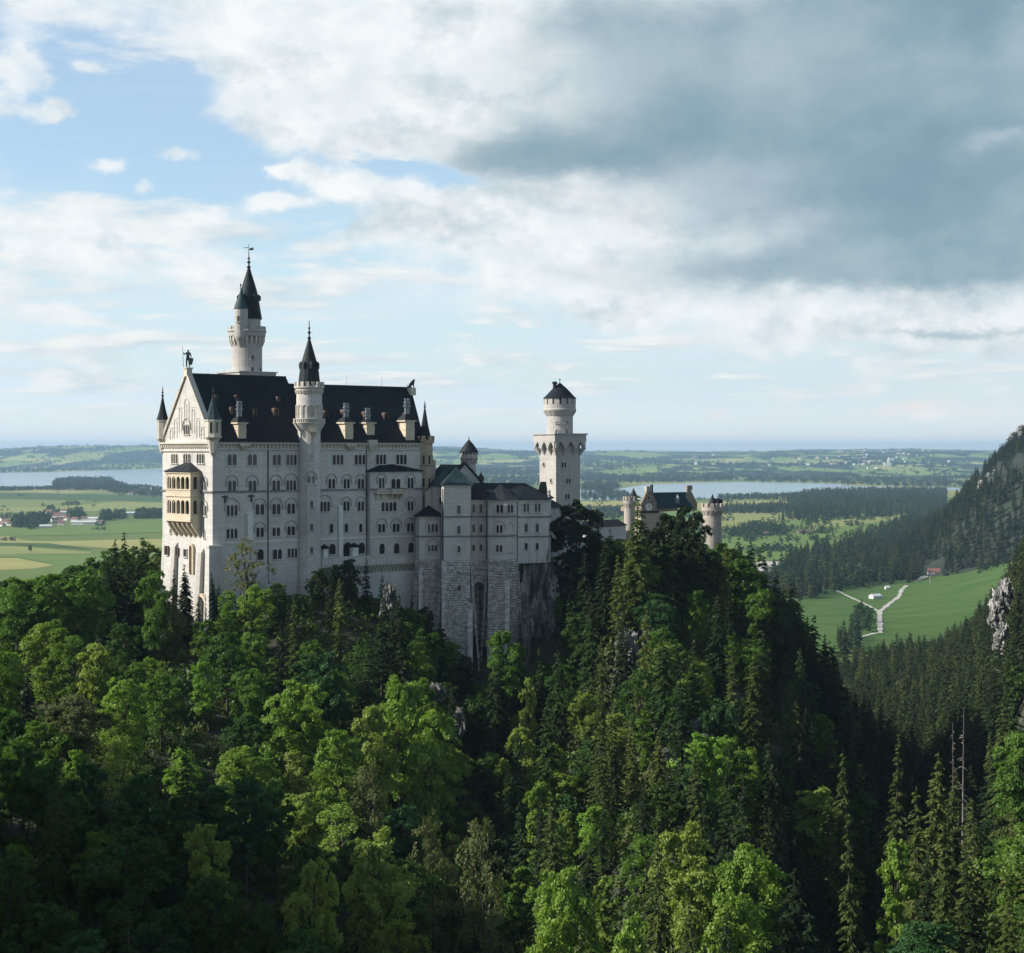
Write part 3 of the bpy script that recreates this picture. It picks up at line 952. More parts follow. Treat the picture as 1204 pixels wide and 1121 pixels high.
    for (px, y0, w) in ((203.2, 643, 1.5), (233.8, 650, 1.7)):
        u, zt_ = FW.hit(px, y0, v=-1.0)
        g = G(FW)
        g.side([(-2.4, -48), (.02, -48), (.02, zt_+1.2), (-.9, zt_)], u-w/2, u+w/2)
        g.done('buttress', M['tower'], root)
    # corner buttress
    g = G(FP)
    g.prism([(-1.9, -1.5), (1.6, -1.5), (1.6, .3), (-1.9, .3)], -50, -21.6, [(-1.5, -1.15), (1.3, -1.15), (1.3, .3), (-1.5, .3)])
    g.prism([(-1.7, -1.35), (1.5, -1.35), (1.5, .3), (-1.7, .3)], -21.6, -21.1)
    g.done('buttress', M['lime'], root)
    # relieving arch at the foot of the west front
    ua, za = FW.hit(236.5, 712, v=-1.0)
    g = G(FW)
    g.arch(ua, za-6, 4.0, 8.0, .7, -1.35, -.6)
    g.done('foot_arch', M['tan'], root)

    # ---- loggia on the west front
    PJ = -2.7
    l0, _ = FW.hit(194.8, 560, v=PJ)
    l1, zc = FW.hit(223.8, 555, v=PJ)
    z_e = zc                        # eave
    zf = [FW.hit(215, y, v=PJ)[1] for y in (561.5, 575.5, 578.5, 589.5, 604.5, 608.0, 612.0, 630.0)]
    lg = thing_part = None
    g = G(FW)
    # floors, parapets and heads, leaving both arcades open
    g.box(l0, l1, PJ, -.02, zf[1]-1.55, zf[1])
    g.box(l0, l1, PJ, -.02, zf[4]-1.5, zf[4])
    g.box(l0-.15, l1+.15, PJ-.15, -.02, zf[1]-.25, zf[1]+.05)
    g.box(l0-.15, l1+.15, PJ-.15, -.02, zf[1]-1.7, zf[1]-1.45)
    g.box(l0-.15, l1+.15, PJ-.15, -.02, zf[4]-1.75, zf[4]-1.45)
    g.box(l0-.2, l1+.2, PJ-.2, -.02, z_e-.4, z_e)
    # corner piers
    for (a, b_) in ((l0, l0+.55), (l1-.55, l1)):
        for (zb, zt_) in ((zf[1], z_e-.41), (zf[4], zf[1]-1.71)):
            g.box(a, b_, PJ+.01, PJ+.55, zb, zt_)
            g.box(a, b_, -.7, -.02, zb, zt_)
    log = g.done('loggia', M['tan'], root)
    # arcades: 5 arches in front, 1 at each side
    for (zb, zt_) in ((zf[1], z_e-.4), (zf[4], zf[1]-1.7)):
        span = (l1-l0-1.1)/5
        hh = (zt_-zb)*.80
        g = G(FW)
        for i in range(5):
            uc = l0+.55+span*(i+.5)
            inn = arch_path(uc, zb, span-.34, hh, 8)
            n = len(inn)
            outer = [(uc-span/2, zb)]+[(uc-span/2, zb+hh*.6)]*1
            top = [(min(max(p[0], uc-span/2), uc+span/2), zt_) for p in inn]
            ou = [(uc-span/2, zb)]+[(uc-span/2+span*k/(n-3), zt_) for k in range(n-2)]+[(uc+span/2, zb)]
            g.strip(inn, ou, PJ+.08, PJ+.45)
        g.done('arcade', M['tan'], log)
        g = G(FW)
        g.plate([(l0+.5, zb+.01), (l1-.5, zb+.01), (l1-.5, zt_), (l0+.5, zt_)], -.10, -.03)
        g.done('shaded_back', M['trim'], log)
        g = G(FW)
        for i in range(5):
            uc = l0+.55+span*(i+.5)
            g.plate(arch_path(uc, zb+.05, span*.92, hh*1.0, 6), PJ+.62, PJ+.68)
        g.done('loggia_shade_panel', M['pane'], log)  # dark plates behind the arches stand in for the loggia's inner shade
        FS = Frame(FW.xy(l1, PJ), FW.xy(l1, 0))
        g = G(FS)
        wS = -PJ-1.25
        uc = .55+wS/2
        inn = arch_path(uc, zb, wS-.5, hh, 8)
        n = len(inn)
        ou = [(uc-wS/2, zb)]+[(uc-wS/2+wS*k/(n-3), zt_) for k in range(n-2)]+[(uc+wS/2, zb)]
        g.strip(inn, ou, .05, .4)
        g.done('arcade', M['tan'], log)
    # solid foot and the brackets that carry it
    g = G(FW)
    g.box(l0, l1, PJ, -.02, zf[6], zf[4]-1.76)
    g.box(l0-.1, l1+.1, PJ-.12, -.02, zf[6]-.02, zf[6]+.25)
    for i in range(6):
        uu = l0+(l1-l0-.55)*i/5
        g.side([(PJ+.05, zf[6]-.03), (-.02, zf[6]-.03), (-.02, zf[7]-.5), (-.5, zf[7]), (PJ+.6, zf[6]-1.3)], uu, uu+.55)
    g.done('loggia_foot', M['tan'], log)
    g = G(FW)
    za = FW.hit(219, 545.5)[1]
    ml = (l0+l1)/2
    g.raw([(l0-.5, PJ-.5, z_e+.01), (l1+.5, PJ-.5, z_e+.01), (l1+.5, -.02, z_e+.01), (l0-.5, -.02, z_e+.01), (ml-1.2, -.02, za+.3), (ml+1.2, -.02, za+.3)],
          [(0, 1, 5, 4), (1, 2, 5), (3, 0, 4), (0, 3, 2, 1), (2, 3, 4, 5)])
    g.done('loggia_roof', M['slate_warm'], log)

    # ---- corner turrets
    def turret(uv, r, zc0, zb, ze, zt_, fin, mat, smat, fr=FP, crown=False, wz=None, corb=True):
        g = G(fr)
        if corb:
            g.lathe([(r*.25, zc0), (r*.45, zc0+.6), (r*.8, zb-.9), (r*1.12, zb-.3), (r*1.12, zb)], *uv, n=8, a0=math.pi/8)
        g.prism(pent(*uv, r), zb, ze)
        g.prism(pent(*uv, r*1.1), ze-.35, ze)
        if crown:
            g.prism(pent(*uv, r*1.2), ze-.9, ze-.2)
            g.ring(uv[0], uv[1], r*.95, r*1.2, ze-.2, ze+.9, 8, .55)
        t_ = g.done('corner_turret', M[mat], root)
        g = G(fr)
        rr = r*1.12 if not crown else r*.9
        g.lathe([(rr, ze), (rr*.78, ze+(zt_-ze)*.16), (rr*.5, ze+(zt_-ze)*.42), (rr*.06, zt_)], *uv, n=8, a0=math.pi/8)
        sp = g.done('spire', M[smat], t_)
        g = G(fr)
        finial(g, *uv, zt_, fin, .26)
        g.done('finial', M['metal'], t_)
        for (zw0, hh) in (wz or ()):
            for k in (4, 5, 6):
                a = math.pi/8+2*math.pi*(k+.5)/8
                ap = r*math.cos(math.pi/8)
                c_ = np.array(uv)+np.array((math.cos(a), math.sin(a)))*ap
                tdir = np.array((-math.sin(a), math.cos(a)))
                A, B = fr.xy(*(c_-tdir*.5)), fr.xy(*(c_+tdir*.5))
                window(Frame(A, B), .5, zw0, .55, hh, 1, t_, mat=mat, mull=.16, sill=False)
        return t_
    # near (south-west) corner: green spired bartizan
    D0 = 379.0
    turret((.1, -.1), 1.75, hz(536, D0), hz(513, D0), hz(493.5, D0), hz(464, D0), hz(457, D0)-hz(464, D0)+.6, 'trim', 'copper', wz=((hz(509, D0), 2.4),))
    Dn = 398.0
    turret((.1, PW+.1), 1.3, hz(534, Dn), hz(515, Dn), hz(494, Dn), hz(465, Dn), 2.2, 'trim', 'spire', wz=())
    De = 418.0
    uE, _ = FP.hit(499.5, 560, v=0.6)
    turret((uE, .6), 2.0, hz(592, De), hz(580, De), hz(517, De), hz(478, De), hz(473.5, De)-hz(478, De)+.5, 'orange', 'spire', crown=True, wz=((hz(546, De), 2.2), (hz(573, De), 2.2)))
    g = G(FP)
    for y in (547.5, 575):
        g.prism(pent(uE, .6, 2.12), hz(y, De)-.2, hz(y, De)+.12)
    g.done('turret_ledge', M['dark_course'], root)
    return root


palace = build_palace()


# ------------------------------------------------------------------ stair tower on the long front
def round_windows(fr, cu, cv, r, items, parent, mat='lime'):
    """windows set flat on a round shaft, facing the sight line: (px offset in metres, z0, w, h, lights, relief)"""
    for (off, z0, w, h, n, rel) in items:
        view = -np.array(fr.xy(cu, cv))
        view /= np.hypot(*view)
        side = np.array((-view[1], view[0]))        # to the right seen from the camera... rotated below
        side = -side if side[0] < 0 else side
        ang = math.asin(max(-.95, min(.95, off/r)))
        nrm = view*math.cos(ang)+side*math.sin(ang)
        tan = np.array((-nrm[1], nrm[0]))
        tan = -tan if tan[0] < 0 else tan
        c_ = np.array(fr.xy(cu, cv))+nrm*(r-.06)
        window(Frame(c_-tan, c_+tan), 1.0, z0, w, h, n, parent, relief=bool(rel), mat=mat, mull=.2)


def build_stair_tower():
    D = 395.5
    k = D/F
    c = plan(363.6, D)
    c = np.array((c[0], c[1]))
    root = thing('stair_tower', (c[0], c[1], -36), 'slim round stair tower with pointed slate cone rising from the long palace front', 'tower')
    zz = lambda y: hz(y, D)
    r = 13.2*k
    g = G()
    g.lathe([(r*1.25, -46), (r*1.12, zz(680)), (r*1.02, zz(640)), (r, zz(600)), (r, zz(509)), (r*1.02, zz(507)), (18.3*k, zz(499)), (18.8*k, zz(498))], *c, n=32)
    g.lathe([(15.0*k, zz(498.5)), (15.0*k, zz(461)), (15.8*k, zz(460)), (16.2*k, zz(458)), (17.8*k, zz(456.5)), (17.8*k, zz(455.3))], *c, n=32)
    sh = g.done('shaft', M['lime'], root, False)
    g = G()
    g.lathe([(18.8*k, zz(498.3)), (19.2*k, zz(497.5)), (19.2*k, zz(496.8))], *c, n=32)
    g.ring(*c, 17.8*k, 18.8*k, zz(496.8), zz(493.6), 40, .5)
    g.lathe([(17.7*k, zz(493.7)), (19.0*k, zz(493.6)), (19.0*k, zz(492.6)), (17.7*k, zz(492.5))], *c, n=32)
    g.done('balustrade', M['lime_warm'], root)
    g = G()
    g.ring(*c, 16.0*k, 17.6*k, zz(455.4), zz(449.5), 16, .58)
    g.done('merlon_crown', M['lime_warm'], root)
    g = G()
    g.ring(*c, 14.9*k, 16.0*k, zz(463.3), zz(459.5), 26, .5, r0top=(14.9*k, 17.2*k))
    g.done('corbel_ring', M['trim'], root)
    # blind arcade around the drum
    g = G()
    for i in range(14):
        a = 2*math.pi*i/14
        nrm = np.array((math.cos(a), math.sin(a)))
        tn = np.array((-nrm[1], nrm[0]))
        if tn[0] < 0 and nrm[1] < 0:
            tn = -tn
        pc = c+nrm*(15.0*k*.985)
        g.fr = Frame(pc-tn*.6, pc+tn*.6)
        if np.dot(g.fr.v, nrm) > 0:
            g.fr = Frame(pc+tn*.6, pc-tn*.6)
        g.arch(.6, zz(491.5), .82, zz(477)-zz(491.5), .2, -.2, .1)
    g.fr = WORLD
    g.done('blind_arcade', M['lime_warm'], root)
    g = G()
    zt, zb = zz(397.5), zz(449)
    g.lathe([(13.2*k, zb-.8), (10.6*k, zz(431)), (9.7*k, zz(428)), (.9*k, zt)], *c, n=16)
    sp = g.done('spire', M['spire'], root)
    for i in range(8):
        a = 2*math.pi*i/8+.35
        nrm = np.array((math.cos(a), math.sin(a)))
        p = c+nrm*(10.2*k)
        g = G()
        g.prism(pent(*p, .42, 4, a), zz(434), zz(428.5))
        g.fan(pent(*p, .55, 4, a), zz(428.6), (p[0], p[1], zz(425)))
        g.done('spire_dormer', M['spire'], sp)
    g = G()
    finial(g, *c, zt, zz(377)-zt, .36)
    g.done('finial', M['metal'], sp)
    # projecting stair casing and its small corbelled roof
    view = -c/np.hypot(*c)
    side = np.array((-view[1], view[0]))
    side = side if side[0] > 0 else -side
    off = 366.0
    pc = plan(366.6, D)+view*(r*.93)
    fr = Frame(pc-side*1.15, pc+side*1.15)
    g = G(fr)
    g.box(0, 2.3, -.45, 1.2, -44, zz(570))
    g.box(-.15, 2.45, -.62, 1.2, zz(570), zz(568.8))
    g.done('stair_casing', M['lime'], root)
    pc2 = plan(368.2, D)+view*(r*.95)
    fr2 = Frame(pc2-side*1.1, pc2+side*1.1)
    g = G(fr2)
    g.prism([(.1, -.9), (2.1, -.9), (2.1, .8), (.1, .8)], zz(508), zz(499.5))
    g.prism([(.8, -.1), (1.4, -.1), (1.4, .8), (.8, .8)], zz(514), zz(508), [(.1, -.9), (2.1, -.9), (2.1, .8), (.1, .8)])
    g.done('bay_console', M['tan'], root)
    round_windows(WORLD, *c, r, [((366.6-363.6)*k, zz(520.3), .5, zz(514.5)-zz(520.3), 1, 0), ((366.6-363.6)*k, zz(539.5), .5, zz(532.5)-zz(539.5), 1, 0), ((365.9-363.6)*k, zz(568), 1.5, zz(559.5)-zz(568), 2, 1)], root)
    for (y0, y1) in ((597, 588.5), (623, 615), (650, 642.5)):
        window(fr, 1.15, zz(y0), .62, zz(y1)-zz(y0), 1, root, v=-.45, mat='lime')
    round_windows(WORLD, *c, 15.0*k, [((366.0-363.6)*k, zz(491.5), .62, zz(486)-zz(491.5), 1, 0)], root)
    return root


stair = build_stair_tower()


# ------------------------------------------------------------------ tall round tower behind the palace
def build_round_tower():
    D = 421.0
    k = D/F
    c = plan(290.4, D)
    zz = lambda y: hz(y, D)
    root = thing('round_tower', (c[0], c[1], -30), 'tallest round castle tower with corbelled gallery and weathervane behind the palace roof', 'tower')
    r = 17.9*k
    g = G()
    g.lathe([(r, -40), (r*.99, zz(408.5))], *c, n=32)
    g.lathe([(r, zz(408.6)), (r, zz(397)), (21.6*k, zz(396)), (21.9*k, zz(391.5)), (22.4*k, zz(391)), (22.4*k, zz(388.5)), (21.4*k, zz(388))], *c, n=32)
    g.done('shaft', M['tower'], root)
    fr = Frame(c, ang=ANG)
    g = G(fr)
    g.box(-5.2, 5.2, -5.2, 5.2, zz(446), zz(438.2))
    g.box(-5.5, 5.5, -5.5, 5.5, zz(439.2), zz(437.8))
    g.done('plinth', M['tower'], root)
    g = G()
    g.ring(*c, r*.98, r*1.02, zz(408), zz(401.5), 22, .42, r0top=(r*.98, 20.9*k))
    g.ring(*c, r*.98, 20.9*k, zz(401.5), zz(396.4), 22, .42)
    g.done('corbel_ring', M['trim'], root)
    g = G()
    g.ring(*c, 20.3*k, 22.0*k, zz(388.6), zz(384.4), 12, .72)
    g.lathe([(22.0*k, zz(391.2)), (22.9*k, zz(390.6)), (22.9*k, zz(389.8)), (22.0*k, zz(389.4))], *c, n=32)
    g.done('parapet', M['tower'], root)
    g = G()
    cd = plan(292.6, D)
    g.lathe([(13.8*k, zz(392)), (13.8*k, zz(374))], *cd, n=24)
    g.done('upper_drum', M['tower'], root)
    g = G()
    g.lathe([(15.6*k, zz(375.5)), (12.6*k, zz(358)), (11.4*k, zz(350)), (9.0*k, zz(340)), (1.0*k, zz(314))], *cd, n=20)
    sp = g.done('spire', M['spire'], root)
    for i in range(6):
        a = 2*math.pi*i/6+.2
        p = cd+np.array((math.cos(a), math.sin(a)))*(11.3*k)
        g = G()
        g.prism(pent(*p, .55, 4, a), zz(354), zz(349.5))
        g.fan(pent(*p, .75, 4, a), zz(349.6), (p[0], p[1], zz(346)))
        g.done('spire_dormer', M['spire'], sp)
    g = G()
    ct = plan(283.6, D-3.2)
    g.lathe([(.8*k, zz(412)), (2.5*k, zz(409)), (7.6*k, zz(399)), (8.0*k, zz(397)), (8.0*k, zz(364.5))], *ct, n=20)
    tu = g.done('side_turret', M['tower'], root)
    g = G()
    g.lathe([(8.7*k, zz(364.8)), (6.2*k, zz(357)), (2.9*k, zz(349)), (.5*k, zz(341))], *ct, n=16)
    g.lathe([(.55*k, zz(349)), (.55*k, zz(338)), (.9*k, zz(337.5)), (.9*k, zz(335.5))], *(ct+np.array((-.5*k, 0))), n=8)
    g.done('turret_roof', M['copper'], tu)
    g = G()
    zt = zz(314)
    finial(g, *cd, zt, zz(296)-zt, .42)
    va = Vector((cd[0], cd[1], zz(291.5)))
    g.tube((cd[0], cd[1], zz(298)), (cd[0], cd[1], zz(286.5)), .09, .06, 6)
    g.box(cd[0]-1.25, cd[0]-.1, cd[1]-.05, cd[1]+.05, zz(291.8), zz(291.2))
    g.raw([(cd[0]+a, cd[1]+b_, zz(y)) for b_ in (-.06, .06) for (a, y) in ((.0, 293.2), (.5, 291.8), (1.3, 291.0), (1.0, 292.3), (1.35, 293.3), (.7, 294.6), (.2, 294.3))],
          [tuple(range(7)), tuple(range(13, 6, -1))]+[(i, (i+1) % 7, 7+(i+1) % 7, 7+i) for i in range(7)])
    g.done('weathervane', M['metal'], sp)
    round_windows(WORLD, *c, r, [((296.7-290.4)*k, zz(423.4), .8, zz(418.6)-zz(423.4), 1, 0), ((296.4-290.4)*k, zz(437.3), .8, zz(432.2)-zz(437.3), 1, 0), ((305.6-290.4)*k, zz(437), .7, zz(433)-zz(437), 1, 0)], root, 'tower')
    round_windows(WORLD, *ct, 8.0*k, [((280.6-283.6)*k, zz(380.3), .6, zz(373.2)-zz(380.3), 1, 0)], tu, 'tower')
    return root


build_round_tower()

# ------------------------------------------------------------------ residence wing with the rough stone base
def build_residence():
    rnd = random.Random(5)
    zz = lambda y, D=408.0: hz(y, D)
    q = lambda x, D: plan(470+x/4.005, D)
    root = thing('residence_wing', (*plan(565, 412), -40), 'lower polygonal castle wing on a tall rough stone base beside the rock', 'castle wing')
    zy = lambda y, D: hz(500+y/4.005, D)
    BACK = 426.0
    # sections: plan corners left to right (zoom px, distance), eave, base line, foot
    secs = [
        ('side_wing', [(74, 410), (92, 407.5), (192, 409), (204, 411)], 430, 632, 860, .05, 'slate'),
        ('corner_block', [(196, 407), (207, 404), (331, 405.5), (336, 409)], 283, 636, 960, .075, 'copper'),
        ('recess_wall', [(330, 411), (411, 412)], 352, 634, 735, .0, 'slate'),
        ('bay_tower', [(409, 411), (416, 408.5), (500, 407.5), (549, 411), (556, 414)], 354, 634, 1010, .06, 'slate'),
        ('end_wall', [(556, 412.5), (700, 416), (712, 419)], 352, 628, 650, .0, 'slate')]
    faces = {}
    for (nm, pts, ye, yb, yf, bat, _rf) in secs:
        P = [q(x, D) for (x, D) in pts]
        D = P[len(P)//2][1]
        ze, zb = zy(ye, D), zy(yb, D)
        xa, xb = P[0], P[-1]
        back = [np.array((xb[0]*BACK/xb[1], BACK)), np.array((xa[0]*BACK/xa[1], BACK))]
        g = G()
        g.prism([tuple(p) for p in P+back], zb-1, ze)
        wl = g.done('wall', M['lime'], root)
        wl['label'] = {'side_wing': 'low wall of the side wing', 'corner_block': 'tall wall of the corner block', 'recess_wall': 'recessed wall', 'bay_tower': 'wall of the polygonal bay', 'end_wall': 'end wall above the rock'}[nm]
        # ledges
        for yl in ((430, 522) if nm != 'side_wing' else (522,)):
            g = G()
            n = len(P)
            cen = np.mean(P+back, axis=0)
            out = [tuple(p+(p-cen)/np.hypot(*(p-cen))*.22) for p in P]
            bk = [tuple(b_) for b_ in back]
            g.prism(out+bk, zy(yl, D)-.22, zy(yl, D)+.1)
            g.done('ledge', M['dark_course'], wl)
        g = G()
        cen = np.mean(P+back, axis=0)
        out = [tuple(p+(p-cen)/np.hypot(*(p-cen))*.3) for p in P]
        g.prism(out+[tuple(b_) for b_ in back], ze-.3, ze+.02)
        g.done('cornice', M['trim'], wl)
        # rough masonry base
        zf = zy(yf, D)-16
        if nm != 'end_wall':
            g = G()
            hgt = zb-zf
            outp = [p+(p-cen)/np.hypot(*(p-cen))*0 for p in P]
            front = lambda p, d: np.array((p[0], p[1]-d))
            low = [tuple(front(p, bat*hgt)) for p in P]
            if nm != 'recess_wall':
                g.prism(low+[tuple(b_) for b_ in back], zf, zb, [tuple(p) for p in P]+[tuple(b_) for b_ in back])
                g.done('base_core', M['joint'], wl)
                g = G()
            for A, B in zip(P[:-1], P[1:]):
                if nm == 'recess_wall':
                    continue
                g.fr = Frame(A, B)
                rough_blocks(g, g.fr.len, zf, zb-.1, rnd, row=.6, bl=(.5, 1.9), batter=bat, v=-.02)
            g.fr = WORLD
            if nm == 'recess_wall':
                g.v, g.f = [], []
                fr = Frame(P[0], P[1])
                g.fr = fr
                L = fr.len
                zt_ = zy(738, D)
                # masonry around a tall arch: two piers and the spandrel
                a0, a1 = fr.hit(470+346/4.005, 700)[0], fr.hit(470+400/4.005, 700)[0]
                ap = arch_path((a0+a1)/2, zf, a1-a0, zt_-zf, 10)
                n = len(ap)
                ou = [(0, zf)]+[(L*k/(n-3), zb) for k in range(n-2)]+[(L, zf)]
                g.strip(ap, ou, -.05, 6.5)
                rough_blocks(g, L, zt_+1.0, zb-.1, rnd, v=-.06)
                g.arch((a0+a1)/2, zt_-2, a1-a0, 2, .5, -.28, .3)
            g.done('base', M['rustic'], wl)
            if nm == 'recess_wall':
                g = G(fr)
                g.box(0, L, 6.4, 7.0, zf, zb-1.01)
                g.done('niche_back', M['rustic'], wl)
        faces[nm] = (P, D, wl)
    # tall battered buttresses of the base
    for (x, w, y0, y1, D, d) in ((209, 1.1, 655, 1000, 404, .9), (332, 1.2, 860, 1090, 405, 1.8), (506, 1.2, 740, 1000, 407.5, .8), (100, 1.0, 690, 900, 407.5, .8)):
        c = q(x, D)
        fr = Frame(c-np.array((w/2, 0)), c+np.array((w/2, 0)))
        g = G(fr)
        z0, z1 = zy(y1, D), zy(y0, D)
        b_ = .07*(hz(658, D)-z0)
        g.side([(-b_-d-1.0, z0-6), (1.0, z0-6), (1.0, z1+1), (-.3, z1+.4)], 0, w)
        g.done('buttress', M['rustic'], root)
    # ---- roofs
    P, D, wl = faces['side_wing']
    ze = zy(430, D)
    out = [tuple(p+np.array((s, -.6))) for p, s in zip(P, (-.6, -.3, .3, .3))]+[(P[-1][0]+.3, 419), (P[0][0]-.3, 419)]
    g = G()
    ap = q(135, 415)
    ridge = (ap[0], ap[1], zy(378, 414))
    g.fan(out, ze, ridge)
    g.done('roof', M['slate'], wl)
    P, D, wl = faces['corner_block']
    ze = zy(283, D)
    ap = q(266, 410)
    g = G()
    out = [tuple(p+np.array((s, -.5))) for p, s in zip(P, (-.6, -.4, .5, .5))]+[(P[-1][0]+.5, 418), (P[0][0]-.4, 418)]
    g.fan(out, ze, (ap[0], ap[1], zy(198, 410)))
    g.done('roof', M['copper'], wl)
    P1, D1, wl1 = faces['recess_wall']
    P3, D3, wl3 = faces['end_wall']
    g = G()
    zr = zy(273, 420)
    r0, r1 = q(332, 421), q(588, 422)
    ze = zy(351, 412)
    A = P1[0]+np.array((0, -.6))
    Bm = P1[1]+np.array((0, -.6))
    C1 = P3[0]+np.array((0, -.6))
    C = P3[-2]+np.array((.6, -.6))
    E = P3[-1]+np.array((1.2, 9))
    g.raw([(A[0], A[1], ze), (Bm[0], Bm[1], ze), (C1[0], C1[1], ze), (C[0], C[1], ze), (E[0], E[1], ze), (r0[0], r0[1], zr), (r1[0], r1[1], zr), (r0[0], 431, ze), (E[0], 431, ze)],
          [(0, 1, 5), (1, 2, 6, 5), (2, 3, 6), (3, 4, 6), (5, 6, 8, 7), (4, 8, 6)])
    g.done('roof', M['slate'], wl1)
    P, D, wl = faces['bay_tower']
    ze = zy(354, D)
    ap = q(474, 416)
    out = [tuple(p+np.array((s, -.6))) for p, s in zip(P, (-.4, -.3, .1, .5, .4))]+[(P[-1][0], 420), (P[0][0], 420)]
    g = G()
    g.fan(out, ze+.05, (ap[0], ap[1], zy(277, 416)))
    g.done('roof', M['slate_warm'], wl)
    # small stepped gable at the right end of the roof, finial dormers
    c = q(676, 421)
    g = G(Frame(c-np.array((1.9, 0)), c+np.array((1.9, 0))))
    g.plate([(0, zy(385, 421)), (3.8, zy(385, 421)), (3.8, zy(330, 421)), (3.1, zy(330, 421)), (2.6, zy(268, 421)), (1.2, zy(268, 421)), (.6, zy(320, 421)), (0, zy(330, 421))], 0, 3.0)
    g.done('stair_gable', M['slate_warm'], wl3)
    c = q(703, 418)
    g = G()
    g.lathe([(.3, zy(352, 418)), (.3, zy(330, 418)), (.5, zy(326, 418)), (.3, zy(318, 418)), (.5, zy(312, 418)), (.05, zy(302, 418))], *c, n=8)
    g.done('pinnacle', M['tower'], wl3)
    # ---- windows
    def win(nm, i, x0, x1, y0, y1, n, rel=0, blind=False, flat=False):
        P, D, wl = faces[nm]
        fr = Frame(P[i], P[i+1])
        u0, zb = fr.hit(470+x0/4.005, 500+y1/4.005)
        u1, _ = fr.hit(470+x1/4.005, 500+y1/4.005)
        zt_ = fr.hit(470+(x0+x1)/2/4.005, 500+y0/4.005)[1]
        window(fr, (u0+u1)/2, zb, u1-u0, zt_-zb, n, wl, relief=bool(rel), mat='lime', blind=blind, flat=flat, mull=.3 if n > 1 else .2)
    win('side_wing', 1, 132, 178, 465, 505, 3, 1)
    win('side_wing', 1, 133, 176, 565, 594, 3, 1)
    for (a, b_) in ((377, 417), (473, 513), (568, 600)):
        win('corner_block', 1, 271, 285, a, b_, 1)
    for (y0, y1) in ((372, 412), (468, 505), (562, 592)):
        win('recess_wall', 0, 342, 355, y0, y1, 1)
        win('recess_wall', 0, 375, 389, y0, y1, 1)
    win('bay_tower', 1, 456, 487, 375, 413, 2)
    win('bay_tower', 2, 506, 532, 375, 413, 2)
    win('bay_tower', 1, 456, 484, 471, 507, 2, 1)
    win('bay_tower', 2, 504, 534, 460, 509, 1, 0, True)
    win('bay_tower', 1, 455, 483, 564, 597, 2)
    win('bay_tower', 2, 506, 528, 556, 597, 1, 0, True)
    for (x0, x1) in ((582, 608), (635, 661)):
        win('end_wall', 0, x0, x1, 369, 408, 2)
    for (y0, y1) in ((463, 503), (554, 588)):
        for (x0, x1) in ((588, 601), (640, 653)):
            win('end_wall', 0, x0, x1, y0, y1, 1)
    P, D, wl = faces['corner_block']
    fr = Frame(P[1], P[2])
    for (y0, y1) in ((688, 704), (756, 776)):
        z0, z1 = zy(y1, D), zy(y0, D)
        v = -.075*(zy(636, D)-z0)-.2
        window(fr, fr.hit(470+276/4.005, 680)[0], z0, .75, z1-z0, 1, wl, mat='tower', v=v, flat=True, mull=.25)
    for (x, nm) in ((204, 'corner_block'), (411, 'bay_tower')):
        P, D, wl = faces[nm]
        c = q(x, 404.5 if nm == 'corner_block' else 408.3)
        g = G()
        g.tube((c[0]-.1, c[1]-.3, zy(632, D)), (c[0]-.1, c[1]-.3, zy(300 if x == 204 else 360, D)), .12, .12, 6)
        g.done('drainpipe', M['metal'], wl)
    return root


build_residence()


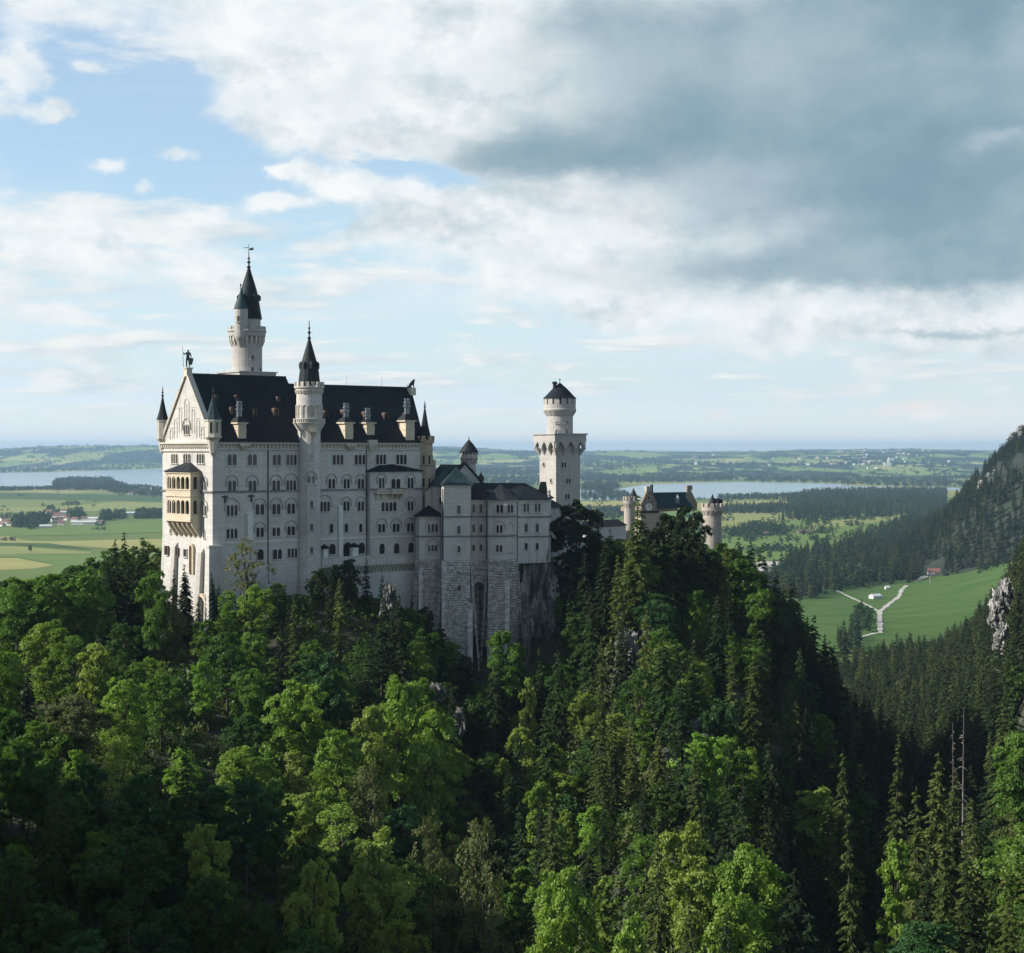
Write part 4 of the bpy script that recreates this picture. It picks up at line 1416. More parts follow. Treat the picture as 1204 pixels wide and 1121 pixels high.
def build_chapel():
    """green-roofed block between palace and wing"""
    D = 428.0
    zz = lambda y, d=D: hz(y, d)
    root = thing('chapel_building', (*plan(530, 426), -36), 'green copper roofed castle block half hidden between palace and lower wing', 'castle wing')
    g = G()
    A, B = plan(505, 418), plan(521.5, 414)
    g.prism([tuple(A), tuple(plan(509, 413.5)), tuple(B), (B[0]+2, 430), (A[0], 430)], -40, hz(571.5, 414))
    w = g.done('apse_wall', M['lime'], root)
    fr = Frame(plan(509, 413.5), B)
    u, zb = fr.hit(518.4, 592.5)
    window(fr, u, zb, .8, hz(584.5, 414)-zb, 1, w, mat='lime')
    g = G()
    g.prism([(A[0]-.4, 417.6), (plan(509, 413)[0]-.2, 412.9), (B[0]+.3, 413.4), (B[0]+.3, 430), (A[0]-.4, 430)], hz(571.6, 414), hz(570.4, 414))
    g.fan([(A[0]-.4, 417.6), (plan(509, 413)[0]-.2, 412.9), (B[0]+.9, 413.4), (B[0]+2, 426), (A[0]-.2, 426)], hz(570.4, 414), (*plan(526, 421), zz(552, 421)))
    g.done('apse_roof', M['copper'], w)
    # nave with its gable towards the right
    g = G()
    a, b_ = plan(519.5, 429), plan(545.6, 424)
    fr = Frame(a, b_)
    L = fr.len
    zr, ze = zz(546.3, 427), zz(571, 424)
    g.fr = fr
    g.prism([(0, -7), (L, -7), (L, 7), (0, 7)], -40, ze)
    g.done('wall', M['tower'], root)
    g = G(fr)
    g.raw([(-.4, -7.6, ze-.5), (L, -7.6, ze-.5), (L, 0, zr), (-.4, 0, zr), (L, 7.6, ze-.5), (-.4, 7.6, ze-.5)], [(0, 1, 2, 3), (3, 2, 4, 5), (0, 3, 5)])
    g.done('roof', M['copper'], root)
    fg = Frame(fr.xy(L, -7.6), fr.xy(L, 7.6))
    g = G(fg)
    g.plate([(0, ze-.6), (15.2, ze-.6), (7.6, zr-.1)], -.3, .5)
    gb = g.done('gable', M['tower'], root)
    g = G(fg)
    for s_ in (0, 1):
        p = [(-.2, ze-.7), (7.6, zr+.1), (7.6, zr+.6), (-.2, ze-.1)]
        if s_:
            p = [(15.2-x, z) for x, z in p]
        g.plate(p, -.5, .7)
    g.done('gable_coping', M['slate_warm'], gb)
    g = G()
    c = plan(565.5, 424)
    g.lathe([(.3, zz(572, 424)), (.3, zz(566.5, 424)), (.75, zz(565, 424)), (.75, zz(560.5, 424)), (.5, zz(559.5, 424)), (.12, zz(556.5, 424)), (.05, zz(554, 424))], *c, n=8)
    g.done('ridge_lantern', M['metal'], root)
    # pale gable edge of the link building beside the palace turret
    g = G()
    a = plan(508.6, 424)
    g.prism([(a[0]-.9, a[1]), (a[0]+.6, a[1]), (a[0]+.6, a[1]+6), (a[0]-.9, a[1]+6)], -40, hz(541, 424))
    g.done('link_pier', M['lime_warm'], root)
    a = plan(506.5, 416)
    g = G()
    g.prism([(a[0]-1.4, a[1]), (a[0]+.5, a[1]-.6), (a[0]+.5, a[1]+3), (a[0]-1.4, a[1]+3)], -40, hz(580, 416))
    g.fan([(a[0]-1.4, a[1]), (a[0]+.5, a[1]-.6), (a[0]+.5, a[1]+3), (a[0]-1.4, a[1]+3)], hz(580, 416), (a[0]+.6, a[1]+1, hz(570, 416)))
    g.done('link_gable', M['lime_warm'], root)


build_chapel()


def build_watch_tower():
    D = 440.0
    k = D/F
    c = plan(551.4, D)
    zz = lambda y: hz(y, D)
    root = thing('watch_tower', (*c, -34), 'small round watch tower with dark cone roof behind the green copper roof', 'tower')
    r = 8.2*k
    g = G()
    g.lathe([(r, -38), (r, zz(545)), (10.1*k, zz(541.5)), (10.3*k, zz(531))], *c, n=28)
    g.done('shaft', M['tower'], root)
    g = G()
    g.ring(*c, r*.98, r*1.05, zz(545.5), zz(539), 16, .45, r0top=(r*.98, 10.7*k))
    g.done('corbel_ring', M['tower'], root)
    g = G()
    g.ring(*c, r*.98, 10.15*k, zz(541.2), zz(538.6), 14, .4)
    g.ring(*c, 9.6*k, 10.5*k, zz(534.5), zz(532.4), 14, .4)
    g.done('loophole_ring', M['void'], root)
    g = G()
    g.lathe([(11.6*k, zz(532)), (9.4*k, zz(528.5)), (5.2*k, zz(522.5)), (.4*k, zz(517))], *c, n=24)
    rf = g.done('roof', M['slate_warm'], root)
    g = G()
    finial(g, *c, zz(517.2), zz(512)-zz(517.2), .16)
    g.done('finial', M['metal'], rf)
    round_windows(WORLD, *c, r, [((555.5-551.4)*k, zz(555.5), .5, 1.0, 1, 0)], root, 'tower')


build_watch_tower()


# ------------------------------------------------------------------ square tower
def build_square_tower():
    D = 470.0
    zz = lambda y, d=D: hz(430+y/4.152, d)
    q = lambda x, d=D: plan(600+x/4.152, d)
    ang = R(33.0)
    near = q(223, D)
    fr = Frame(near, ang=ang)                     # right-hand face
    W = fr.hit(600+341/4.152, 560)[0]
    fl0 = Frame(near, ang=ang)
    # left face length by intersecting its plane with the sight line of its far edge
    kx = (600+143/4.152-CX)/F
    t = (near[0]-kx*near[1])/(kx*fr.v[1]-fr.v[0])
    Wd = t
    root = thing('square_tower', (*fr.xy(W/2, Wd/2), -36), 'tall square stone tower with flared arched top and round cone roofed crown', 'tower')
    zt, zf, z0 = zz(337), zz(440), zz(690)
    g = G(fr)
    g.prism([(0, 0), (W, 0), (W, Wd), (0, Wd)], z0-8, zz(371))
    g.prism([(-.4, -.9), (W+.5, -.9), (W+.5, Wd+.4), (-.4, Wd+.4)], -50, zz(700), [(-.25, -.6), (W+.3, -.6), (W+.3, Wd+.2), (-.25, Wd+.2)])
    sh = g.done('shaft', M['tower'], root)
    # flared head: three pointed arches each side between tapering corbels
    e = 1.25
    fleft = Frame(fr.xy(0, Wd), fr.xy(0, 0))
    fback = Frame(fr.xy(W, 0), fr.xy(W, Wd))
    fbk2 = Frame(fr.xy(W, Wd), fr.xy(0, Wd))
    g = G(fr)
    g.prism([(-e, -e), (W+e, -e), (W+e, Wd+e), (-e, Wd+e)], zz(372), zt)
    g.prism([(-e-.35, -e-.35), (W+e+.35, -e-.35), (W+e+.35, Wd+e+.35), (-e-.35, Wd+e+.35)], zt, zt+.35)
    head = g.done('flared_head', M['tower'], root)
    for (f_, L) in ((fr, W), (fleft, Wd), (fback, Wd), (fbk2, W)):
        g = G(f_)
        n = 3
        ex = L+2*e
        cw = .72
        for i in range(n+1):
            uc = -e+cw/2+(ex-cw)*i/n if 0 < i < n else (-e+cw/2 if i == 0 else L+e-cw/2)
            us = min(max(uc, .35), L-.35)
            zb = zf
            q0 = [(us-.35, 0.02, zb), (us+.35, .02, zb), (uc+cw/2, -e, zz(404)), (uc-cw/2, -e, zz(404)), (us-.35, .3, zb), (us+.35, .3, zb), (uc+cw/2, .3, zz(404)), (uc-cw/2, .3, zz(404))]
            g.raw(q0, [(0, 1, 2, 3), (1, 5, 6, 2), (0, 3, 7, 4), (4, 7, 6, 5), (3, 2, 6, 7)])
        # pointed arch heads
        sp = (ex-cw)/n
        for i in range(n):
            uc = -e+cw/2+sp*(i+.5)
            hw = (sp-cw)/2
            zl, zh = zz(404)-.02, zz(373)+.02
            inn = [(uc-hw, zl), (uc-hw*.75, zl+(zh-zl)*.45), (uc-hw*.4, zl+(zh-zl)*.78), (uc, zh), (uc+hw*.4, zl+(zh-zl)*.78), (uc+hw*.75, zl+(zh-zl)*.45), (uc+hw, zl)]
            ou = [(uc-sp/2, zl), (uc-sp/2, zh+.01), (uc-hw*.4, zh+.01), (uc, zh+.02), (uc+hw*.4, zh+.01), (uc+sp/2, zh+.01), (uc+sp/2, zl)]
            g.strip(inn, ou, -e, -.1)
        g.done('corbel_arch', M['tower'], head)
    c = fr.xy(W/2, Wd/2)
    c = np.array(c)
    k = c[1]/F/4.152
    r = 64*k
    zq = lambda y: zz(y, c[1])
    g = G()
    g.lathe([(r, zz(345)), (r, zq(246)), (r*1.05, zq(244)), (78*k, zq(222)), (78*k, zq(190))], *c, n=32)
    g.done('crown_drum', M['tower'], root)
    g = G()
    g.ring(*c, r, r*1.04, zq(246), zq(222), 16, .4, r0top=(r, 81*k))
    g.lathe([(78*k, zq(222)), (80*k, zq(219)), (80*k, zq(213)), (78*k, zq(211))], *c, n=32)
    g.done('corbel_ring', M['tower'], root)
    g = G()
    g.ring(*c, 70*k, 79*k, zq(190), zq(159), 14, .74)
    g.lathe([(68*k, zq(192)), (68*k, zq(160))], *c, n=24)
    g.done('merlon_crown', M['tower'], root)
    g = G()
    g.ring(*c, 67.5*k, 70.2*k, zq(189), zq(161), 14, .26, a0=math.pi/14)
    g.done('crown_opening', M['void'], root)
    g = G()
    g.lathe([(83*k, zq(161)), (70*k, zq(150)), (36*k, zq(113)), (2*k, zq(84))], *c, n=24)
    rf = g.done('roof', M['slate'], root)
    g = G()
    g.tube((c[0], c[1], zq(86)), (c[0], c[1], zq(64)), .1, .06, 6)
    g.lathe([(.1, zq(72)), (.28, zq(69)), (.1, zq(66))], *c, n=8)
    g.done('finial', M['metal'], rf)
    g = G()
    cc = plan(600+217/4.152, c[1]-1.2)
    g.lathe([(.55, zq(128)), (.5, zq(92)), (.75, zq(90)), (.75, zq(84)), (.55, zq(83)), (.6, zq(79))], *cc, n=8)
    g.done('chimney', M['slate_warm'], rf)
    # windows
    for (f_, x0, x1, y0, y1, n) in ((fr, 249, 271, 473, 497, 2), (fr, 272, 292, 552, 574, 2), (fr, 268, 288, 627, 652, 2), (fleft, 160, 168, 474, 490, 1), (fleft, 196, 203, 552, 570, 1)):
        u0, zb = f_.hit(600+x0/4.152, 430+y1/4.152)
        u1, _ = f_.hit(600+x1/4.152, 430+y1/4.152)
        zt_ = f_.hit(600+(x0+x1)/2/4.152, 430+y0/4.152)[1]
        window(f_, (u0+u1)/2, zb, u1-u0, zt_-zb, n, sh, mat='tower', mull=.35 if n > 1 else .2)
    round_windows(WORLD, *c, r, [((231-244)*k, zq(331), .85, zq(313)-zq(331), 1, 0), ((277-244)*k, zq(331), .85, zq(311)-zq(331), 1, 0), ((232-244)*k, zq(283), .9, .45, 1, 0), ((278-244)*k, zq(282), .9, .45, 1, 0)], root, 'tower')
    return root


build_square_tower()


# ------------------------------------------------------------------ gallery, gatehouse and its round towers
M['yellow'] = stone('yellow plaster', (0.47, 0.42, 0.32), (0.41, 0.36, 0.28), blocks=False, streak=0.3)
M['brick'] = stone('red brick', (0.29, 0.225, 0.18), (0.35, 0.285, 0.23), bw=.5, bh=.22, streak=0.2)
M['teal'] = slate('teal patinated roof', (0.025, 0.055, 0.072), (0.04, 0.078, 0.092), 0.55)
M['gate_stone'] = stone('gate tower stone', (0.47, 0.42, 0.36), (0.39, 0.355, 0.315), bw=0.9, bh=0.42, streak=.3)
M['white_face'] = plain('white dial', (0.75, 0.72, 0.66), (0.66, 0.62, 0.56), 1.0, 0.6)


def build_gatehouse():
    Z7 = lambda x, y: (700+x/7.08, 560+y/7.08)
    D = 525.0
    zz = lambda y, d=D: hz(560+y/7.08, d)
    q = lambda x, d=D: plan(700+x/7.08, d)
    root = thing('gatehouse', (*q(520, 528), -44), 'red brick gatehouse with stepped gable, clock and teal roof behind tall spruces', 'gatehouse')
    A, B = q(380, 522), q(505, 524)
    fr = Frame(A, B)
    L = fr.len
    ze = zz(262)
    g = G(fr)
    g.prism([(0, 0), (L, 0), (L+13, 10), (13-1, 16), (0, 14)], zz(300), ze)
    w = g.done('wall', M['brick'], root)
    # stepped gable
    zb, zt = zz(292), zz(108)
    st = 6
    pts = [(0, zb)]
    for i in range(st):
        x = L*.5*i/st
        pts += [(x, zb+(zt-zb)*(.28+.72*i/st)), (x, zb+(zt-zb)*(.28+.72*(i+1)/st))]
    top = [(L*.5*(1-1/st)+.0, zt)]
    right = [(L-p[0], p[1]) for p in reversed(pts)]
    g = G(fr)
    g.plate(pts+right, -.3, .7)
    gb = g.done('stepped_gable', M['brick'], root)
    g = G(fr)
    for i in range(st):
        x = L*.5*i/st
        z = zb+(zt-zb)*(.28+.72*(i+1)/st)
        for s_ in (0, 1):
            a, b_ = x-.08, x+L*.5/st+.05
            if s_:
                a, b_ = L-b_, L-a
            g.box(a, b_, -.42, .8, z, z+.25)
    g.box(L/2-.9, L/2+.9, -.5, 1.2, zt-.5, zt+.9)
    g.done('gable_coping', M['gate_stone'], gb)
    g = G(fr)
    uc, zc = fr.hit(*Z7(440, 258))
    n = 20
    g.plate([(uc+1.15*math.cos(2*math.pi*i/n), zc+1.15*math.sin(2*math.pi*i/n)) for i in range(n)], -.5, -.29)
    dial = g.done('clock_dial', M['white_face'], root)
    g = G(fr)
    g.box(uc-.07, uc+.07, -.56, -.51, zc, zc+.9)
    g.box(uc, uc+.65, -.56, -.51, zc-.07, zc+.07)
    g.done('clock_hands', M['metal'], dial)
    for (x0, x1, y0, y1) in ((400, 412, 200, 225), (432, 446, 165, 195), (466, 478, 200, 225)):
        u0, z0 = fr.hit(*Z7(x0, y1))
        u1, _ = fr.hit(*Z7(x1, y1))
        z1 = fr.hit(*Z7(x0, y0))[1]
        window(fr, (u0+u1)/2, z0, u1-u0, z1-z0, 1, gb, mat='gate_stone', v=-.3, mull=.25)
    g = G(fr)
    g.box(-.6, L+.4, -.9, -.02, zz(303), zz(288))
    g.done('cornice', M['slate_warm'], root)
    # roof and far stepped gable
    dr = np.array((13.5, 7.0))
    P0, P1 = np.array(fr.xy(L/2, .7)), np.array(fr.xy(L/2, .7))+dr
    E0, E1 = np.array(fr.xy(L, .3)), np.array(fr.xy(L, .3))+dr
    W0, W1 = np.array(fr.xy(0, .7)), np.array(fr.xy(0, .7))+dr
    zr = zz(136)
    g = G()
    g.raw([(*E0, ze-.3), (*E1, ze-.3), (*P1, zr), (*P0, zr), (*W0, ze-.3), (*W1, ze-.3)], [(0, 1, 2, 3), (3, 2, 5, 4), (1, 5, 2)])
    rf = g.done('roof', M['teal'], root)
    f2 = Frame(W1, E1)
    g = G(f2)
    g.plate([(p[0]*f2.len/L, p[1]) for p in pts+right], -.2, .8)
    g.box(f2.len/2-.9, f2.len/2+.9, -.4, 1.1, zt-.5, zt+1.0)
    g.done('stepped_gable', M['brick'], root)
    g = G()
    p = E0*.45+P0*.55+dr*.55
    p = (np.array(E0)*.6+np.array(P0)*.4)+dr*.6
    g.prism(pent(*p, .8, 4, .4), (ze+zr)/2-1.2, (ze+zr)/2+.6)
    g.fan(pent(*p, 1.0, 4, .4), (ze+zr)/2+.6, (p[0], p[1], (ze+zr)/2+1.7))
    g.done('dormer', M['zinc'], rf)
    g = G()
    p = P0+dr*.1
    g.prism(pent(*p, .5, 4, .4), zr-.5, zr+2.4)
    g.done('chimney', M['slate_warm'], rf)
    # yellow plastered court wing under the gable, seen between the trees
    g = G(fr)
    g.box(-.3, L*1.62, -.5, 8, -58, zz(304))
    yw = g.done('plaster_wing', M['yellow'], root)
    for (x, y0, y1) in ((560, 380, 420), (520, 380, 420), (530, 470, 510), (745, 640, 690), (760, 745, 800)):
        u, z0 = fr.hit(*Z7(x, y1), v=-.5)
        z1 = fr.hit(*Z7(x, y0), v=-.5)[1]
        window(fr, u, z0, 1.2, z1-z0, 1, yw, mat='gate_stone', v=-.5)
    a, b_ = q(690, 517), q(830, 519)
    f3 = Frame(a, b_)
    g = G(f3)
    g.box(0, f3.len, 0, 6, -62, zz(640))
    ww = g.done('white_wing', M['lime_warm'], root)
    window(f3, f3.len*.45, zz(800, 518), 1.5, 3.4, 1, ww, mat='tan')
    g = G(f3)
    g.box(f3.len*.92, f3.len*1.5, -1.2, 4, -62, zz(760))
    g.done('porch', M['orange'], root)

    def gate_tower(x, y_top, rpx, Dt, label, ym, yc, cone):
        c = q(x, Dt)
        k = Dt/F/7.08
        r = rpx*k
        zq = lambda y: hz(560+y/7.08, Dt)
        t_ = thing('gate_tower', (*c, -50), label, 'tower', 'round towers of the gatehouse')
        g = G()
        g.lathe([(r*1.03, -62), (r, zq(yc)), (r*1.16, zq(yc-38)), (r*1.16, zq(ym))], *c, n=28)
        sh = g.done('shaft', M['gate_stone'], t_)
        g = G()
        g.ring(*c, r*.97, r*1.02, zq(yc+6), zq(yc-34), 14, .42, r0top=(r*.97, r*1.22))
        g.done('corbel_ring', M['gate_stone'], t_)
        g = G()
        g.ring(*c, r*1.0, r*1.2, zq(ym), zq(y_top), 11, .62)
        g.done('merlon_crown', M['gate_stone'], t_)
        g = G()
        cx, ct, cb, cr = cone
        cc = q(cx, Dt+.3)
        g.lathe([(cr*k, zq(cb)), (cr*k*.55, zq((cb+ct)/2+6)), (.3*k, zq(ct))], *cc, n=16)
        g.lathe([(cr*k*.75, zq(ym)), (cr*k*.75, zq(cb)+.05)], *cc, n=16)
        g.done('cone_roof', M['slate_warm'], t_)
        return t_, c, r, zq
    t_, c, r, zq = gate_tower(284, 170, 45, 515.0, 'round battlemented gate tower left of the clock gable, partly behind a spruce', 205, 262, (318, 98, 178, 38))
    t2, c, r, zq = gate_tower(973, 226, 78, 505.0, 'thick round battlemented tower standing free right of the trees', 256, 322, (975, 148, 228, 36))
    round_windows(WORLD, *c, r, [(-.5, zq(460), .9, zq(418)-zq(460), 1, 0)], t2, 'gate_stone')
    g = G()
    cc = q(1020, 506)
    g.prism(pent(*cc, 1.6, 6), zq(250), zq(196))
    g.fan(pent(*cc, 1.9, 6), zq(196), (cc[0], cc[1], zq(182)))
    g.done('stair_head', M['slate_warm'], t2)
    # low gallery joining square tower and gatehouse
    root = thing('gallery_building', (*plan(715, 500), -42), 'low dark roofed gallery between the square tower and the gatehouse', 'castle wing')
    a, b_ = plan(690, 492), plan(736, 510)
    f4 = Frame(a, b_)
    g = G(f4)
    L = f4.len
    g.box(0, L, 0, 6, -55, hz(619, 500))
    g.done('wall', M['lime'], root)
    g = G(f4)
    z0, z1 = hz(619.5, 500), hz(612, 503)
    g.raw([(-.3, -.5, z0), (L+.3, -.5, z0), (L+.3, 3, z1), (-.3, 3, z1), (L+.3, 6.5, z0), (-.3, 6.5, z0)], [(0, 1, 2, 3), (3, 2, 4, 5), (1, 4, 2), (0, 3, 5), (0, 5, 4, 1)])
    g.done('roof', M['slate'], root)
    root = thing('courtyard_wall', (*plan(662, 440), -34), 'pale courtyard wall at the foot of the square tower', 'wall')
    a, b_ = plan(649, 432), plan(690, 452)
    f5 = Frame(a, b_)
    g = G(f5)
    g.box(0, f5.len, 0, 5, -60, hz(643, 440))
    g.done('wall', M['lime'], root)
    g = G(f5)
    g.box(-.2, f5.len+.2, -.25, .5, hz(643, 440), hz(640, 440))
    g.done('coping', M['pale_line'], root)
    # knights' building wall seen right of the residence wing
    root = thing('inner_wing', (*plan(655, 452), -36), 'narrow pale wing between residence roof and square tower', 'castle wing')
    a, b_ = plan(647.6, 438), plan(662, 444)
    f6 = Frame(a, b_)
    g = G(f6)
    g.box(-2, f6.len, 0, 9, -50, hz(597, 440))
    iw = g.done('wall', M['tower'], root)
    g = G(f6)
    z0 = hz(597, 440)
    g.raw([(-2.3, -.4, z0), (f6.len+.3, -.4, z0), (f6.len+.3, 4.5, z0+2.4), (-2.3, 4.5, z0+4.5), (f6.len+.3, 9.3, z0), (-2.3, 9.3, z0)], [(0, 1, 2, 3), (3, 2, 4, 5), (1, 4, 2), (0, 3, 5), (0, 5, 4, 1)])
    g.done('roof', M['slate'], root)
    u, zb = f6.hit(660.5, 608)
    window(f6, u, zb, .8, 1.8, 1, iw, mat='tower')


build_gatehouse()


# ------------------------------------------------------------------ roof statues
def skinned(name, nodes, edges, parent, mat, sub=2):
    """one continuous body grown from joints: nodes {name: (x, y, z, radius)}"""
    ks = list(nodes)
    base = np.array(root_loc(parent))
    me = bpy.data.meshes.new(name)
    me.from_pydata([tuple(np.array(nodes[k][:3])-base) for k in ks], [(ks.index(a), ks.index(b)) for a, b in edges], [])
    o = bpy.data.objects.new(name, me)
    COL.objects.link(o)
    o.parent = parent
    md = o.modifiers.new('skin', 'SKIN')
    for i, k in enumerate(ks):
        r = nodes[k][3]
        me.skin_vertices[0].data[i].radius = (r, r)
    me.skin_vertices[0].data[0].use_root = True
    s = o.modifiers.new('sub', 'SUBSURF')
    s.levels = s.render_levels = sub
    me.materials.append(mat)
    return o


def build_statues():
    D = 389.0
    k = D/F
    b = plan(221.0, D)
    z0 = hz(436.5, D)
    root = thing('knight_statue', (b[0], b[1], z0-1), 'dark bronze knight statue with raised lance and shield on the gable peak', 'statue')
    g = G()
    g.prism(pent(*b, 1.0, 4, ANG+math.pi/4), z0-1.2, z0+.5)
    g.prism(pent(*b, 1.25, 4, ANG+math.pi/4), z0+.5, z0+.8)
    g.done('pedestal', M['trim'], root)
    zb = z0+.8
    h = hz(410.5, D)-zb
    s = h/1.85
    P = lambda x, y, z, r: (b[0]+x*s, b[1]+y*s, zb+z*s, r*s)
    nodes = {'pelvis': P(0, 0, .95, .16), 'waist': P(0, 0, 1.12, .14), 'chest': P(0, 0, 1.34, .18), 'neck': P(.01, 0, 1.53, .07), 'head': P(.02, -.02, 1.66, .11), 'top': P(.02, -.01, 1.78, .08),
             'shl': P(-.2, 0, 1.45, .08), 'ell': P(-.38, -.05, 1.28, .06), 'hal': P(-.42, -.12, 1.5, .05), 'shr': P(.2, 0, 1.45, .08), 'elr': P(.30, -.02, 1.2, .065), 'har': P(.32, -.1, 1.0, .055),
             'hl': P(-.1, 0, .86, .12), 'kl': P(-.13, -.03, .5, .085), 'al': P(-.14, .02, .1, .06), 'tl': P(-.16, -.14, .04, .05), 'hr': P(.1, 0, .86, .12), 'kr': P(.13, -.02, .5, .085), 'ar': P(.14, .02, .1, .06), 'tr': P(.17, -.13, .04, .05)}
    ed = [('pelvis', 'waist'), ('waist', 'chest'), ('chest', 'neck'), ('neck', 'head'), ('head', 'top'), ('chest', 'shl'), ('shl', 'ell'), ('ell', 'hal'), ('chest', 'shr'), ('shr', 'elr'), ('elr', 'har'),
          ('pelvis', 'hl'), ('hl', 'kl'), ('kl', 'al'), ('al', 'tl'), ('pelvis', 'hr'), ('hr', 'kr'), ('kr', 'ar'), ('ar', 'tr')]
    skinned('figure', nodes, ed, root, M['bronze'])
    g = G()
    g.tube(P(-.42, -.13, .02, 0)[:3], P(-.50, -.13, 1.95, 0)[:3], .06, .035, 6)
    g.tube(P(-.50, -.13, 1.9, 0)[:3], P(-.51, -.13, 2.08, 0)[:3], .11, .01, 6)
    g.done('lance', M['bronze'], root)
    g = G()
    c = P(.34, -.16, .62, 0)
    pts = [(-.22, .3), (0, .34), (.22, .3), (.2, 0), (.1, -.3), (0, -.42), (-.1, -.3), (-.2, 0)]
    n = len(pts)
    g.raw([(c[0]+x*s, c[1]-.06*s, c[2]+z*s) for x, z in pts]+[(c[0]+x*s, c[1]+.04*s, c[2]+z*s) for x, z in pts], [tuple(range(n)), tuple(range(2*n-1, n-1, -1))]+[(i, (i+1) % n, n+(i+1) % n, n+i) for i in range(n)])
    g.done('shield', M['bronze'], root)
    # lion on the east gable
    D = 428.0
    b = plan(484.0, D)
    z0 = hz(458, D)
    root = thing('lion_statue', (b[0], b[1], z0-1), 'dark stone lion statue seated on the east end of the roof ridge', 'statue')
    g = G()
    g.prism(pent(*b, 1.1, 4, ANG+math.pi/4), z0-1.5, z0+.35)
    g.done('pedestal', M['trim'], root)
    zb = z0+.3
    P = lambda x, z, r, y=0.0: (b[0]+x, b[1]+y, zb+z, r)
    nodes = {'rump': P(-.65, .45, .42), 'loin': P(-.35, .75, .38), 'rib': P(.0, 1.15, .42), 'chest': P(.25, 1.35, .45), 'neck': P(.4, 1.75, .40), 'head': P(.55, 2.05, .33), 'muz': P(.9, 1.95, .17),
             'fl': P(.45, .75, .17, -.22), 'fl2': P(.5, .2, .13, -.22), 'fl3': P(.72, .08, .12, -.22), 'fr': P(.45, .75, .17, .22), 'fr2': P(.5, .2, .13, .22), 'fr3': P(.72, .08, .12, .22),
             'bl': P(-.3, .35, .24, -.32), 'bl2': P(.05, .1, .14, -.36), 'br': P(-.3, .35, .24, .32), 'br2': P(.05, .1, .14, .36), 't1': P(-1.0, .2, .1), 't2': P(-1.15, .5, .08), 't3': P(-1.0, .85, .11)}
    ed = [('rump', 'loin'), ('loin', 'rib'), ('rib', 'chest'), ('chest', 'neck'), ('neck', 'head'), ('head', 'muz'), ('chest', 'fl'), ('fl', 'fl2'), ('fl2', 'fl3'), ('chest', 'fr'), ('fr', 'fr2'), ('fr2', 'fr3'),
          ('rump', 'bl'), ('bl', 'bl2'), ('rump', 'br'), ('br', 'br2'), ('rump', 't1'), ('t1', 't2'), ('t2', 't3')]
    skinned('figure', nodes, ed, root, M['bronze'])


build_statues()

# ------------------------------------------------------------------ terrain
PXC = np.array([-400, 0, 130, 250, 350, 450, 560, 650, 720, 800, 870, 940, 1010, 1090, 1160, 1230, 1400, 2000], float)
TAB = [
    (60, [-62, -78, -84, -90, -95, -98, -102, -102, -102, -100, -100, -100, -98, -96, -92, -90, -86, -80]),
    (150, [-62, -76, -78, -80, -84, -88, -96, -98, -95, -92, -93, -95, -92, -86, -82, -78, -72, -62]),
    (200, [-60, -68, -70, -72, -74, -78, -85, -83, -77, -72, -75, -82, -84, -76, -72, -70, -64, -50]),
    (250, [-56, -60, -62, -65, -68, -73, -83, -79, -70, -64, -69, -89, -92, -80, -72, -66, -58, -42]),
    (300, [-50, -51, -53, -57, -61, -68, -83, -78, -66, -60, -66, -85, -94, -90, -80, -68, -50, -30]),
    (340, [-46, -46, -46, -48, -52, -59, -73, -70, -58, -52, -58, -77, -95, -100, -88, -70, -40, 5]),
    (370, [-45, -43, -41, -40, -40, -47, -70, -66, -49, -46, -52, -72, -96, -104, -92, -70, -36, 10]),
    (400, [-47, -43, -37, -34, -33, -36, -56, -54, -44, -44, -49, -68, -94, -108, -92, -66, -30, 15]),
    (450, [-64, -60, -50, -38, -34, -32, -31, -33, -41, -43, -47, -66, -94, -114, -92, -60, -25, 20]),
    (530, [-95, -92, -82, -62, -52, -44, -38, -37, -39, -42, -48, -72, -102, -120, -94, -55, -20, 25]),
    (600, [-125, -122, -112, -97, -92, -88, -84, -82, -82, -86, -94, -98, -120, -124, -94, -50, -15, 30]),
    (750, [-165, -165, -160, -156, -155, -152, -150, -150, -150, -150, -152, -140, -138, -130, -98, -48, -5, 40]),
    (900, [-178]*10+[-172, -156, -144, -134, -108, -50, 0, 50]),
    (1050, [-178]*10+[-178, -166, -146, -134, -116, -62, -5, 50]),
    (1250, [-180]*11+[-178, -172, -164, -144, -92, -20, 40]),
    (1500, [-182]*12+[-182, -180, -168, -135, -60, 0]),
    (1800, [-184]*13+[-184, -182, -170, -120, -60])]
TD = np.array([r[0] for r in TAB], float)
TZ = np.array([r[1] for r in TAB], float)


def sstep(x, a, b):
    t = np.clip((np.asarray(x, float)-a)/(b-a), 0, 1)
    return t*t*(3-2*t)


def fbm(X, Y, scale, seed=0.0, octs=4):
    X, Y = np.atleast_1d(np.asarray(X, float)), np.atleast_1d(np.asarray(Y, float))
    out = np.empty(X.shape)
    fx, fy, fo = X.ravel(), Y.ravel(), out.ravel()
    for i in range(fx.size):
        fo[i] = mnoise.fractal((fx[i]/scale+seed, fy[i]/scale-seed, seed*1.7), 1.0, 2.1, octs)
    return fo.reshape(X.shape)


